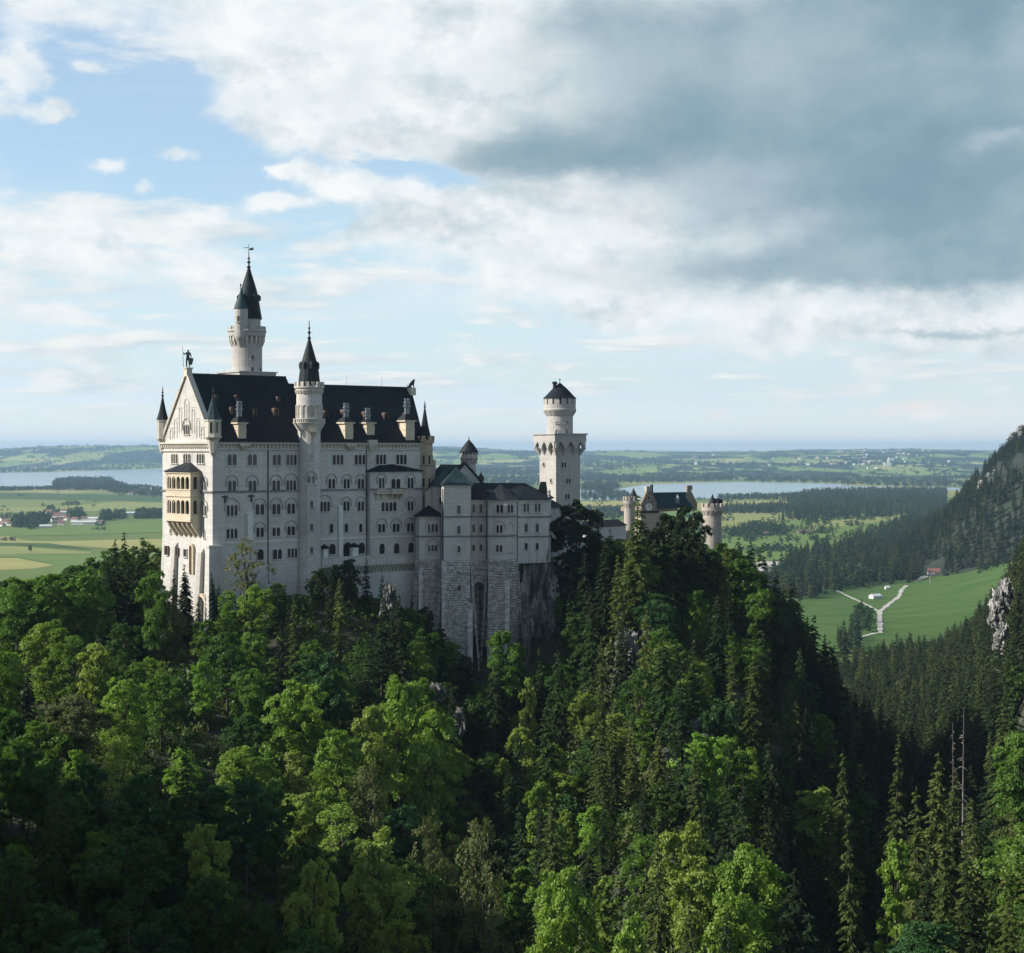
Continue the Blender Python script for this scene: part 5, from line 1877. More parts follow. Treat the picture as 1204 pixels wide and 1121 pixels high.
def ground_z(X, Y):
    X, Y = np.asarray(X, float), np.asarray(Y, float)
    D = np.clip(Y, TD[0], TD[-1])
    px = np.clip(CX+X/D*F, PXC[0], PXC[-1])
    i = np.clip(np.searchsorted(TD, D)-1, 0, len(TD)-2)
    j = np.clip(np.searchsorted(PXC, px)-1, 0, len(PXC)-2)
    a = (D-TD[i])/(TD[i+1]-TD[i])
    b = (px-PXC[j])/(PXC[j+1]-PXC[j])
    z = (TZ[i, j]*(1-b)+TZ[i, j+1]*b)*(1-a)+(TZ[i+1, j]*(1-b)+TZ[i+1, j+1]*b)*a
    # unseen mountainside added beyond the left edge to cast shade on the gorge
    L = -(X+0.32*Y+55)
    z = z+228*sstep(L, 0, 260)*(1-sstep(Y, 190, 285))
    return z


def hill_noise(X, Y):
    return 2.2*np.sin(X/17.0+1.3*np.sin(Y/29.0))*np.sin(Y/21.0+.8*np.sin(X/33.0))


def grid_mesh(name, xs, ys, zf, mat, parent=None):
    X, Y = np.meshgrid(xs, ys)
    Z = zf(X, Y)
    v = np.stack([X.ravel(), Y.ravel(), Z.ravel()], 1)
    nx, ny = len(xs), len(ys)
    a = (np.arange(ny-1)[:, None]*nx+np.arange(nx-1)[None]).ravel()
    q = np.stack([a, a+1, a+nx+1, a+nx], 1)
    me = fast_mesh(name, v, q, mat, True)
    o = bpy.data.objects.new(name, me)
    COL.objects.link(o)
    return o


def ground_mat():
    m, t, b, _ = new_mat('forest floor')
    g = t.new('ShaderNodeNewGeometry')
    p = g.outputs['Position']
    nz = t.sep(g.outputs['Normal'])[2]
    n = t.noise(p, 0.12, 6, 0.65)
    f = t.noise(p, 1.1, 5, 0.65)
    col = t.mix(t.ramp(n, 0.35, 0.65), (0.022, 0.030, 0.012), (0.045, 0.042, 0.026))
    col = t.mix(t.ramp(f, 0.45, 0.7, 0, .6), col, (0.03, 0.05, 0.016))
    rock = t.mix(t.ramp(f, 0.35, 0.7), (0.10, 0.10, 0.095), (0.26, 0.255, 0.24))
    steep = t.math('MULTIPLY', t.ramp(nz, 0.50, 0.62, 0.3, 0.0), t.ramp(n, 0.42, 0.6))
    t.put(b.inputs['Base Color'], t.mix(steep, col, rock))
    b.inputs['Roughness'].default_value = 0.95
    bump(t, b, f, 0.6, 0.5)
    return m


M['floor'] = ground_mat()
tag(grid_mesh('hillside', np.arange(-760, 1160, 8.0), np.arange(-60, 1800, 8.0), lambda X, Y: ground_z(X, Y)+hill_noise(X, Y), M['floor']), 'steep wooded slopes of the gorge', None, None, 'structure')


def land_mat(name, c1, c2, c3, cell, woods=0.0, rough=0.95):
    """farmland: cells of differing crops with soft drift; woods > 0 adds dark wooded patches"""
    m, t, b, _ = new_mat(name)
    p = wpos(t)
    x, y, z = t.sep(p)
    wv = t.noise(p, 1/900.0, 3, 0.5, color=True)
    pv = t.vmath('ADD', t.comb(x, t.math('MULTIPLY', y, 0.45), 0.0), t.vmath('MULTIPLY', wv, (260, 260, 0)))
    vo = t.new('ShaderNodeTexVoronoi')
    vo.inputs['Scale'].default_value = 1.0/cell
    t.put(vo.inputs['Vector'], pv)
    cr = t.sep(vo.outputs['Color'])
    col = t.mix(t.ramp(cr[0], 0.2, 0.8), c1, c2)
    col = t.mix(t.ramp(cr[1], 0.72, 0.78), col, c3)
    fine = t.noise(p, 1/60.0, 6, 0.6)
    col = t.mix(t.ramp(fine, 0.35, 0.75, 0, .35), col, tuple(a*0.6 for a in c1))
    if woods:
        n = t.noise(t.comb(x, t.math('MULTIPLY', y, 0.35), 0.0), 1/650.0, 8, 0.62)
        col = t.mix(t.ramp(n, woods-.012, woods+.012), col, (0.014, 0.030, 0.016))
    t.put(b.inputs['Base Color'], col)
    b.inputs['Roughness'].default_value = rough
    b.inputs['Specular IOR Level'].default_value = 0.1
    return m


PLAIN = -170.0
M['land'] = land_mat('farmland', (0.12, 0.165, 0.042), (0.175, 0.21, 0.06), (0.27, 0.265, 0.09), 420.0)
M['hills'] = land_mat('hill farmland', (0.15, 0.23, 0.05), (0.22, 0.27, 0.075), (0.34, 0.34, 0.12), 420.0, woods=0.49)


def hills_z(X, Y):
    D = np.maximum(Y, 1)
    n = fbm(X, Y*.6, 4200.0, 3.3, 5)
    n2 = fbm(X, Y*.6, 1500.0, 9.1, 4)
    k = np.clip(CX+X/D*F, -600, 1800)
    lift = np.interp(k, [-600, 0, 60, 190, 480, 530, 570, 700, 800, 900, 1000, 1150, 1800], [150, 165, 195, 180, 180, 195, 160, 135, 108, 98, 100, 118, 140])
    d0 = np.interp(k, [330, 480], [15400, 9500])
    r = sstep(D, d0, d0+4000)
    far = sstep(D, np.maximum(14000, d0), 19500)
    base = PLAIN-4+r*(48+34*n+20*n2)+far*(lift*.86+40*n+10*n2)
    return base


def build_far_land():
    xs = np.linspace(-1.0, 1.0, 180)
    rows = np.concatenate([np.geomspace(9300, 42000, 130)])
    k = np.linspace(-0.62, 0.62, 220)
    X = rows[:, None]*k[None]
    Y = np.repeat(rows[:, None], len(k), 1)
    Z = hills_z(X, Y)
    v = np.stack([X.ravel(), Y.ravel(), Z.ravel()], 1)
    nx, ny = len(k), len(rows)
    a = (np.arange(ny-1)[:, None]*nx+np.arange(nx-1)[None]).ravel()
    me = fast_mesh('hills', v, np.stack([a, a+1, a+nx+1, a+nx], 1), M['hills'], True)
    o = bpy.data.objects.new('hills', me)
    COL.objects.link(o)
    tag(o, 'far rolling farmland and wooded hills', None, None, 'structure')
    g = G()
    g.raw([(-60000, -3000, PLAIN), (60000, -3000, PLAIN), (60000, 60000, PLAIN), (-60000, 60000, PLAIN)], [(0, 1, 2, 3)])
    tag(g.done('ground', M['land']), 'wide green valley plain', None, None, 'structure')


build_far_land()


def on_plain(px, py, z=PLAIN):
    D = -z*F/(py-HY)
    return ((px-CX)/F*D, D)


def sheet(name, pts, mat, lift, label, kind='structure', wob=0):
    """flat sheet on the plain from outline points; edges wander a little"""
    P = [on_plain(*p) for p in pts]
    out = []
    rnd = random.Random(len(pts)*7+int(pts[0][0]))
    for a, b in zip(P, P[1:]+P[:1]):
        d = math.hypot(b[0]-a[0], b[1]-a[1])
        n = max(1, min(14, int(d/120))) if wob else 1
        for i in range(n):
            t = i/n
            w = wob*d*(rnd.random()-.5)*(0 if i == 0 else 1)
            nx, ny = -(b[1]-a[1])/max(d, 1), (b[0]-a[0])/max(d, 1)
            out.append((a[0]+(b[0]-a[0])*t+nx*w, a[1]+(b[1]-a[1])*t+ny*w, PLAIN+lift))
    n = len(out)
    o = mesh_obj(name, out, [tuple(range(n))], mat)
    return tag(o, label, None, None, kind)


def water_mat():
    m, t, b, _ = new_mat('lake water')
    p = wpos(t)
    b.inputs['Base Color'].default_value = (0.10, 0.17, 0.20, 1)
    b.inputs['Roughness'].default_value = 0.15
    bump(t, b, t.noise(p, 0.05, 4, 0.6), 0.12, 1.0)
    return m


M['water'] = water_mat()
sheet('lake', [(-260, 560), (-60, 557), (60, 555.5), (130, 553.3), (200, 551.6), (330, 549.5), (330, 574), (190, 574.5), (150, 571.5), (125, 571), (62, 573), (0, 574.6), (-260, 577)], M['water'], .6, 'pale blue lake left of the palace', wob=.012)
sheet('lake', [(640, 578), (733, 574), (760, 570), (800, 568.6), (880, 567), (985, 569.2), (1000, 571.4), (1060, 573), (1180, 574.2), (1180, 576.6), (1010, 577.2), (930, 580), (880, 585), (830, 586.5), (740, 588), (640, 589)], M['water'], .6, 'pale blue lake behind the gatehouse', wob=.012)


def crop(name, c, c2=None, sc=1/40.0):
    m, t, b, _ = new_mat(name)
    p = wpos(t)
    x, y, z = t.sep(p)
    n = t.noise(t.comb(t.math('MULTIPLY', x, .35), y, 0.0), sc, 7, 0.65)
    n2 = t.noise(p, 1/9.0, 4, 0.6)
    col = t.mix(t.ramp(n, .32, .68), c, c2 or tuple(a*.72 for a in c))
    t.put(b.inputs['Base Color'], t.mix(t.ramp(n2, .35, .75, 0, .3), col, tuple(a*.6 for a in c)))
    b.inputs['Roughness'].default_value = .95
    b.inputs['Specular IOR Level'].default_value = .1
    return m


M['crop_yellow'] = crop('ripe hay', (0.33, 0.31, 0.11), (0.25, 0.255, 0.085))
M['crop_green'] = crop('young grass', (0.135, 0.20, 0.045), (0.105, 0.165, 0.04))
M['crop_pale'] = crop('mown grass', (0.25, 0.265, 0.095), (0.19, 0.225, 0.07))
M['crop_dark'] = crop('deep grass', (0.062, 0.112, 0.032), (0.052, 0.09, 0.027))
M['meadow'] = crop('alpine meadow', (0.044, 0.105, 0.022), (0.088, 0.135, 0.036), 1/28.0)
M['gravel'] = plain('pale gravel', (0.46, 0.44, 0.40), (0.36, 0.35, 0.32), .2, .9)
for i, (mt, lab, pts) in enumerate((
        ('crop_yellow', 'ripe yellow field under the forest edge', [(-60, 656), (20, 656.5), (64, 665), (40, 669), (-60, 673)]),
        ('crop_pale', 'long pale mown strip', [(-60, 642), (20, 643), (108, 649.5), (105, 651.5), (20, 651.5), (-60, 651)]),
        ('crop_yellow', 'yellow strip running up to the castle', [(-60, 633), (60, 637), (192, 634), (192, 644), (140, 646), (70, 641), (-60, 636)]),
        ('crop_green', 'bright green field between the strips', [(-60, 652), (30, 652.5), (110, 652.5), (192, 648), (192, 690), (60, 690), (66, 664), (20, 655.5), (-60, 655)]),
        ('crop_dark', 'dark green field behind the village', [(-60, 578), (192, 583), (192, 590), (60, 588), (-60, 586)]),
        ('crop_green', 'green field left of the village', [(-60, 622), (70, 621), (192, 613), (192, 626), (80, 630), (-60, 631)]),
        ('crop_pale', 'pale mown field below the lake', [(-60, 596), (60, 597), (140, 590), (192, 592), (192, 598), (100, 602), (-60, 604)]),
        ('crop_dark', 'dark grass by the lone tree', [(-60, 637.5), (60, 639.5), (110, 647), (20, 641.5), (-60, 641)]),
        ('crop_yellow', 'yellow field right of the square tower', [(684, 590), (735, 588.8), (760, 593), (735, 595.5), (684, 596)]),
        ('crop_green', 'green field behind the gatehouse', [(684, 601), (760, 599), (860, 602), (800, 612), (684, 611)]),
        ('crop_yellow', 'yellow field by the round gate tower', [(800, 592), (860, 590.5), (925, 589), (937, 597), (860, 600), (800, 600)]),
        ('crop_pale', 'pale meadow beside the gate tower', [(845, 607), (965, 602), (930, 611.5), (880, 618), (845, 624)]),
        ('crop_green', 'broad valley meadow right of the gate tower', [(845, 634), (925, 613), (1060, 607), (1010, 636), (985, 652), (930, 658), (870, 664), (845, 664)]),
        ('crop_pale', 'pale strip along the valley wood', [(960, 614), (1062, 606.5), (1052, 611), (985, 620), (940, 628)]))):
    sheet('field', pts, M[mt], .25+.06*i, lab, wob=.02)


# the meadow with the forked path: rises to the right
def meadow_z(X, Y):
    px = CX+X/np.maximum(Y, 1)*F
    return -169.0+24*np.clip((px-1030)/140, 0, 1.6)**1.5*sstep(Y, 1500, 2000)+1.0*np.sin(X/60)*np.sin(Y/85)


def on_meadow(px, py):
    D = 2000.0
    for _ in range(30):
        z = float(meadow_z((px-CX)/F*D, D))
        D = .5*D+.5*(-z*F/(py-HY))
    return ((px-CX)/F*D, D, z)


def build_meadow():
    rows = np.linspace(1420, 2330, 60)
    k = np.linspace((905-CX)/F, (1230-CX)/F, 60)
    X = rows[:, None]*k[None]
    Y = np.repeat(rows[:, None], 60, 1)
    v = np.stack([X.ravel(), Y.ravel(), meadow_z(X, Y).ravel()], 1)
    a = (np.arange(59)[:, None]*60+np.arange(59)[None]).ravel()
    me = fast_mesh('meadow', v, np.stack([a, a+1, a+61, a+60], 1), M['meadow'], True)
    o = bpy.data.objects.new('meadow', me)
    COL.objects.link(o)
    tag(o, 'bright green meadow with the forked path', None, None, 'structure')

    def path(label, pts, w):
        P = []
        for (a, b) in zip(pts, pts[1:]):
            for i in range(6):
                P.append((a[0]+(b[0]-a[0])*i/6, a[1]+(b[1]-a[1])*i/6))
        P.append(pts[-1])
        Q = [np.array(on_meadow(*p)) for p in P]
        vs, fs = [], []
        for i, p in enumerate(Q):
            d = Q[min(i+1, len(Q)-1)]-Q[max(i-1, 0)]
            n = np.array((-d[1], d[0], 0))/max(1e-6, math.hypot(d[0], d[1]))*w/2*(1+.28*math.sin(i*2.1+len(pts))+.15*math.sin(i*5.3))
            vs += [p+n+(0, 0, .5), p-n+(0, 0, .5)]
        fs = [(2*i, 2*i+1, 2*i+3, 2*i+2) for i in range(len(Q)-1)]
        tag(mesh_obj('path', vs, fs, M['gravel']), label, None, None, 'structure')
    path('stem of the forked gravel path', [(1035, 745), (1034.5, 732), (1034, 720)], 5.0)
    path('narrow branch of the gravel path', [(1034, 720), (1018, 711), (1000, 703), (984, 695)], 3.4)
    path('right branch of the gravel path', [(1034, 720), (1045, 711), (1057, 702), (1060, 694), (1066, 689)], 4.6)
    path('gravel drive to the red roofed house', [(1075, 684), (1090, 678), (1105, 674)], 9.0)
    path('gravel track along the wood edge', [(985, 755), (1010, 750), (1030, 745)], 4.5)


build_meadow()


# the mountain on the right
def mountain_z(X, Y):
    w = 16*fbm(X, Y, 260.0, 5.5, 5)+5*fbm(X, Y, 60.0, 2.2, 3)
    slope = np.interp(X-0.30*(Y-2800), [560, 600, 641, 715, 767, 843, 950, 1500], [0, 6, 22, 62, 124, 196, 290, 600])
    r = sstep(Y, 1950, 2600)
    r = r*(1-.45*sstep(Y, 3000, 3600))
    return PLAIN-12+slope*r+w*np.clip(slope/60, 0, 1)*r


def mountain_mat():
    m, t, b, _ = new_mat('mountain rock and turf')
    g = t.new('ShaderNodeNewGeometry')
    p = g.outputs['Position']
    n = t.noise(p, 1/55.0, 7, 0.65)
    f = t.noise(p, 1/9.0, 5, 0.65)
    col = t.mix(t.ramp(n, .4, .6), (0.012, 0.020, 0.010), (0.022, 0.032, 0.015))
    t.put(b.inputs['Base Color'], t.mix(t.ramp(f, .55, .8, 0, .35), col, (0.05, 0.05, 0.042)))
    b.inputs['Roughness'].default_value = .95
    bump(t, b, f, .5, 2.0)
    return m


M['mountain'] = mountain_mat()
tag(grid_mesh('mountain', np.arange(360, 1500, 14.0), np.arange(1900, 4000, 16.0), mountain_z, M['mountain']), 'dark wooded mountain flank falling towards the valley', None, None, 'structure')


# ------------------------------------------------------------------ rocks
def rock_mat():
    m, t, b, _ = new_mat('limestone cliff')
    g = t.new('ShaderNodeNewGeometry')
    p = g.outputs['Position']
    x, y, z = t.sep(p)
    n = t.noise(p, .22, 7, 0.7)
    st = t.noise(t.comb(x, y, t.math('MULTIPLY', z, .22)), .55, 7, .7, .6)
    f = t.noise(p, 1.7, 5, .65)
    col = t.mix(t.ramp(n, .35, .68), (0.11, 0.11, 0.107), (0.36, 0.355, 0.34))
    col = t.mix(t.ramp(st, .47, .60, 0, .9), col, (0.035, 0.036, 0.034))
    nz = t.sep(g.outputs['Normal'])[2]
    moss = t.math('MULTIPLY', t.ramp(nz, .1, .5), t.ramp(f, .35, .55))
    col = t.mix(moss, col, (0.03, 0.05, 0.016))
    t.put(b.inputs['Base Color'], col)
    b.inputs['Roughness'].default_value = .92
    bump(t, b, f, .9, .4)
    return m


M['rock'] = rock_mat()


def pale_rock_mat():
    m, t, b, _ = new_mat('pale limestone cliff')
    p = wpos(t)
    x, y, z = t.sep(p)
    st = t.noise(t.comb(x, y, t.math('MULTIPLY', z, .3)), .4, 7, .7, .6)
    f = t.noise(p, 1.2, 5, .65)
    col = t.mix(t.ramp(st, .36, .58), (0.46, 0.45, 0.425), (0.07, 0.072, 0.068))
    t.put(b.inputs['Base Color'], col)
    b.inputs['Roughness'].default_value = .92
    bump(t, b, f, .9, .5)
    return m


M['pale_rock'] = pale_rock_mat()


def rock(center, size, seed, label, mat='rock', rough=.35, name='rock_outcrop', lean=0.0):
    """faceted crag: a box-like boulder broken by several scales of ridged noise, strata running down"""
    n = 34
    vs, fs = [], []
    ico = []
    # cube sphere
    for axis in range(3):
        for sgn in (-1, 1):
            b = len(vs)
            for i in range(n):
                for j in range(n):
                    u, w = -1+2*i/(n-1), -1+2*j/(n-1)
                    p = [0, 0, 0]
                    p[axis] = sgn
                    p[(axis+1) % 3] = u
                    p[(axis+2) % 3] = w
                    d = Vector(p)
                    vs.append(d)
            for i in range(n-1):
                for j in range(n-1):
                    fs.append((b+i*n+j, b+(i+1)*n+j, b+(i+1)*n+j+1, b+i*n+j+1))
    out = []
    for d in vs:
        s = d.normalized()
        q = s.lerp(d*.75, .55)
        a = Vector((s.x*1.3+seed, s.y*1.3-seed, s.z*.9+seed*.5))
        r = 1+rough*(mnoise.ridged_multi_fractal(a*1.6, 1.0, 2.2, 5, 1.0, 2.0)-.9)*.55+rough*.35*mnoise.noise(Vector((s.x*9+seed, s.y*9, s.z*2.5)))+rough*.75*mnoise.noise(Vector((s.x*2.3-seed, s.y*2.3+seed, s.z*2.0)))+rough*.22*mnoise.noise(Vector((s.x*21, s.y*21+seed, s.z*9)))
        tz = .5+.5*q.z
        out.append((center[0]+q.x*r*size[0]*(1.12-.42*tz)+lean*q.z, center[1]+q.y*r*size[1]*(1.15-.35*tz), center[2]+q.z*r*size[2]))
    o = mesh_obj(name, out, fs, M[mat], None, False, base=(center[0], center[1], center[2]-size[2]))
    return tag(o, label, 'rock')


def rk(px, py, D, w, d, h, seed, label, mat='rock', rough=.35, lean=0.0, name='rock_outcrop'):
    p = plan(px, D)
    rock((p[0], p[1], hz(py, D)), (w, d, h), seed, label, mat, rough, name, lean)


rk(630, 710, 421, 5.0, 7, 15, 1.3, 'dark streaked cliff under the right end of the residence wing', 'pale_rock', rough=.62, name='rock_cliff')
rk(648, 722, 424, 3.4, 6, 10.5, 4.1, 'smaller grey crag leaning on the cliff right of the stone base', 'pale_rock', rough=.6, lean=-.8)
rk(617, 755, 408, 1.5, 3, 7, 8.8, 'thin grey rock rib between stone base and cliff foot')
rk(458, 706, 386, 1.8, 3, 3.0, 2.7, 'grey crag peering from the trees below the terrace', rough=.75)
rk(513, 814, 350, 1.7, 3, 1.5, 3.9, 'pale crag on the slope below the side wing', rough=.8)
rk(538, 850, 343, 1.5, 3, 2.4, 6.2, 'low grey cliff strip in the shaded gully', rough=.8)
rk(738, 768, 372, 2.6, 4, 4.6, 7.4, 'pale crag at the foot of the tallest spruces', rough=.7)
rk(800, 876, 316, 7.5, 7, 5.6, 11.2, 'broad grey boulder face on the sunlit spur')
rk(872, 938, 300, 1.6, 3, 4.8, 9.5, 'narrow grey cliff on the right side of the spur')
rk(768, 748, 380, 3.2, 4, 2.4, 5.1, 'mossy rock ledge before the gatehouse trees')
for (px, py, D, w, d, h, sd, lab) in ((1183, 694, 566, 1.5, 4, 3.4, 12.3, 'pointed white limestone crag atop the steep right slope'), (1176, 708, 562, 2.4, 5, 4.6, 3.3, 'broad white crag under the pointed crag'), (1171, 724, 558, 2.0, 4, 3.6, 7.9, 'leaning white crag half way down the rock streak'),
                                      (1178, 741, 555, 1.3, 4, 3.0, 5.4, 'narrow white rock below the leaning crag'), (1174, 758, 551, 1.1, 4, 3.0, 9.1, 'small white rock low on the rock streak'), (1177, 778, 548, 1.0, 4, 3.6, 14.9, 'lowest thin white rock of the rock streak')):
    rk(px, py, D, w, d, h, sd, lab, 'pale_rock', .75)
for (px, py, D, w, h, s_, lab) in ((1158, 570, 2500, 8, 6, 2.2, 'pale rock band on the mountain, lowest ledge'), (1168, 561, 2540, 11, 5, 3.7, 'pale rock band on the mountain, second ledge from below'), (1180, 555, 2560, 13, 6, 7.1, 'pale rock band on the mountain, third ledge from below'),
                                   (1194, 546, 2600, 12, 5, 4.4, 'pale rock band on the mountain, top ledge'), (1158, 582, 2470, 4, 8, 6.1, 'small pale cliff under the mountain rock band'), (1196, 513, 2800, 12, 7, 5.3, 'pale slab just under the mountain ridge'), (1204, 505, 2830, 10, 6, 8.3, 'uppermost pale slab at the mountain ridge')):
    rk(px, py, D, w, 14, h, s_, lab, 'pale_rock', .8)

# ------------------------------------------------------------------ foliage
def leaf_mat(name, attr=None, trans=.38):
    """leaf surface; the tree's own hue comes from its object colour or, in merged woods, from a per-tree attribute"""
    m = bpy.data.materials.new(name)
    m.use_nodes = True
    t = NT(m.node_tree)
    out = t.new('ShaderNodeOutputMaterial')
    p = wpos(t)
    if attr is None:
        col = t.new('ShaderNodeObjectInfo').outputs['Color']
    else:
        at_ = t.new('ShaderNodeAttribute', attribute_name='tint')
        cr = t.new('ShaderNodeValToRGB')
        els = cr.color_ramp.elements
        els[0].position, els[0].color = 0.0, (*attr[0], 1)
        els[1].position, els[1].color = 1.0, (*attr[-1], 1)
        for i, c in enumerate(attr[1:-1]):
            e = els.new((i+1)/(len(attr)-1))
            e.color = (*c, 1)
        t.l.new(at_.outputs['Fac'], cr.inputs[0])
        col = cr.outputs[0]
    n = t.noise(p, 1.3, 3, .6)
    n2 = t.noise(p, .28, 3, .6)
    col = t.mix(t.ramp(n, .3, .7, 0, .45), col, t.mix(1.0, col, (.55, .62, .55), 'MULTIPLY'))
    col = t.mix(t.ramp(n2, .35, .7, 0, .35), col, t.mix(1.0, col, (1.5, 1.25, .9), 'MULTIPLY'))
    d = t.new('ShaderNodeBsdfDiffuse')
    tr = t.new('ShaderNodeBsdfTranslucent')
    t.put(d.inputs[0], col)
    t.put(tr.inputs[0], t.mix(1.0, col, (1.25, 1.35, .7), 'MULTIPLY'))
    mx = t.new('ShaderNodeMixShader')
    mx.inputs[0].default_value = trans
    t.l.new(d.outputs[0], mx.inputs[1])
    t.l.new(tr.outputs[0], mx.inputs[2])
    gl = t.new('ShaderNodeBsdfGlossy')
    gl.inputs['Roughness'].default_value = .5
    gl.inputs[0].default_value = (.5, .55, .5, 1)
    mg = t.new('ShaderNodeMixShader')
    mg.inputs[0].default_value = .025
    t.l.new(mx.outputs[0], mg.inputs[1])
    t.l.new(gl.outputs[0], mg.inputs[2])
    t.l.new(mg.outputs[0], out.inputs[0])
    return m


M['leaf'] = leaf_mat('leaves')
M['needle'] = leaf_mat('needles', trans=.25)
M['bark'] = plain('bark', (0.075, 0.062, 0.05), (0.045, 0.038, 0.03), 2.5, .9)
M['dead_bark'] = plain('bleached wood', (0.22, 0.205, 0.185), (0.12, 0.112, 0.10), 2.5, .9)
M['far_leaf'] = leaf_mat('woodland leaves', ((0.022, 0.050, 0.020), (0.036, 0.080, 0.025), (0.06, 0.105, 0.034)), .15)
M['far_needle'] = leaf_mat('woodland needles', ((0.022, 0.038, 0.018), (0.038, 0.060, 0.025), (0.085, 0.10, 0.036)), .2)
M['bush'] = leaf_mat('undergrowth leaves', ((0.036, 0.075, 0.016), (0.066, 0.125, 0.022), (0.105, 0.12, 0.04)), .3)


def quads_from(c, tdir, bdir, L, W):
    """diamond leaves: centres c, long axis tdir, cross axis bdir"""
    L, W = np.asarray(L)[:, None], np.asarray(W)[:, None]
    v = np.stack([c-tdir*L*.5, c+bdir*W*.5-tdir*L*.05, c+tdir*L*.5, c-bdir*W*.5-tdir*L*.05], 1)
    return v.reshape(-1, 3)


def unit(a):
    return a/np.maximum(np.linalg.norm(a, axis=-1, keepdims=True), 1e-9)


def tubes(paths, n=5):
    """paths: list of [(point, radius), ...] -> verts, quads"""
    vs, fs = [], []
    for P in paths:
        b = len(vs)
        for i, (p, r) in enumerate(P):
            q = P[min(i+1, len(P)-1)][0]-P[max(i-1, 0)][0]
            d = Vector(q).normalized() if np.linalg.norm(q) > 1e-6 else Vector((0, 0, 1))
            x = d.orthogonal().normalized()
            y = d.cross(x)
            for k in range(n):
                a = 2*math.pi*k/n
                o = (x*math.cos(a)+y*math.sin(a))*r
                vs.append((p[0]+o[0], p[1]+o[1], p[2]+o[2]))
        for i in range(len(P)-1):
            for k in range(n):
                fs.append((b+i*n+k, b+i*n+(k+1) % n, b+(i+1)*n+(k+1) % n, b+(i+1)*n+k))
    return np.array(vs), np.array(fs)


def broadleaf(seed, H=16.0, Rc=5.0, nl=9, per=17, leaves=78, leaf=.46, sparse=1.0, low=.30, shape=1.0):
    """lobed crown of leaf fans on real limbs. returns (leaf verts, trunk verts, trunk faces)"""
    r = np.random.default_rng(seed)
    paths = [[(np.array((0, 0, -1.2)), .34), (np.array((.1, 0, H*.2)), .27), (np.array((r.normal()*.25, r.normal()*.25, H*.5)), .2), (np.array((r.normal()*.4, r.normal()*.4, H*.86)), .06)]]
    lobes = []
    for i in range(nl):
        a = 2*math.pi*(i*.382+r.random()*.12)
        f = (i+.5)/nl
        z = H*(low+(.93-low)*f)
        w = Rc*(math.sin(math.pi*min(1, (.18+.78*(1-f)**.9))) if shape else 1)*r.uniform(.55, .95)
        if i == nl-1:
            w *= .15
        lr = Rc*r.uniform(.42, .60)*(1-.35*f)
        c = np.array((math.cos(a)*w*.75, math.sin(a)*w*.75, z))
        lobes.append((c, lr))
        s = np.array((0, 0, max(H*.15, z-w*.9-1)))
        mid = s*.45+c*.55+np.array((0, 0, -.3))
        paths.append([(s, .13), (mid, .085), (c, .03)])
    V = []
    for (c, lr) in lobes:
        m = int(per*r.uniform(.8, 1.2))
        d = unit(r.normal(size=(m, 3))*np.array((1, 1, .85))+np.array((0, 0, .28)))
        cc = c+d*lr*r.uniform(.55, 1.28, (m, 1))*np.array((1, 1, .82))
        for k in range(m):
            nleaf = int(leaves*r.uniform(.45, 1.4)*sparse)
            nrm = unit(d[k]*.55+np.array((0, 0, .8))+r.normal(size=3)*.25)
            t1 = unit(np.cross(nrm, r.normal(size=3)))
            t2 = np.cross(nrm, t1)
            rad = np.sqrt(r.random(nleaf))*lr*r.uniform(.22, .54)
            an = r.random(nleaf)*2*math.pi
            pos = cc[k]+(np.cos(an)*rad)[:, None]*t1+(np.sin(an)*rad)[:, None]*t2+r.normal(size=(nleaf, 1))*.16*nrm-nrm*(rad**2*.16)[:, None]
            ln = unit(nrm+r.normal(size=(nleaf, 3))*.55)
            td = unit(np.cross(ln, r.normal(size=(nleaf, 3))))
            bd = np.cross(ln, td)
            s = leaf*r.uniform(.65, 1.25, nleaf)
            V.append(quads_from(pos, td, bd, s*1.25, s*.85))
    tv, tf = tubes(paths)
    return np.concatenate(V), tv, tf


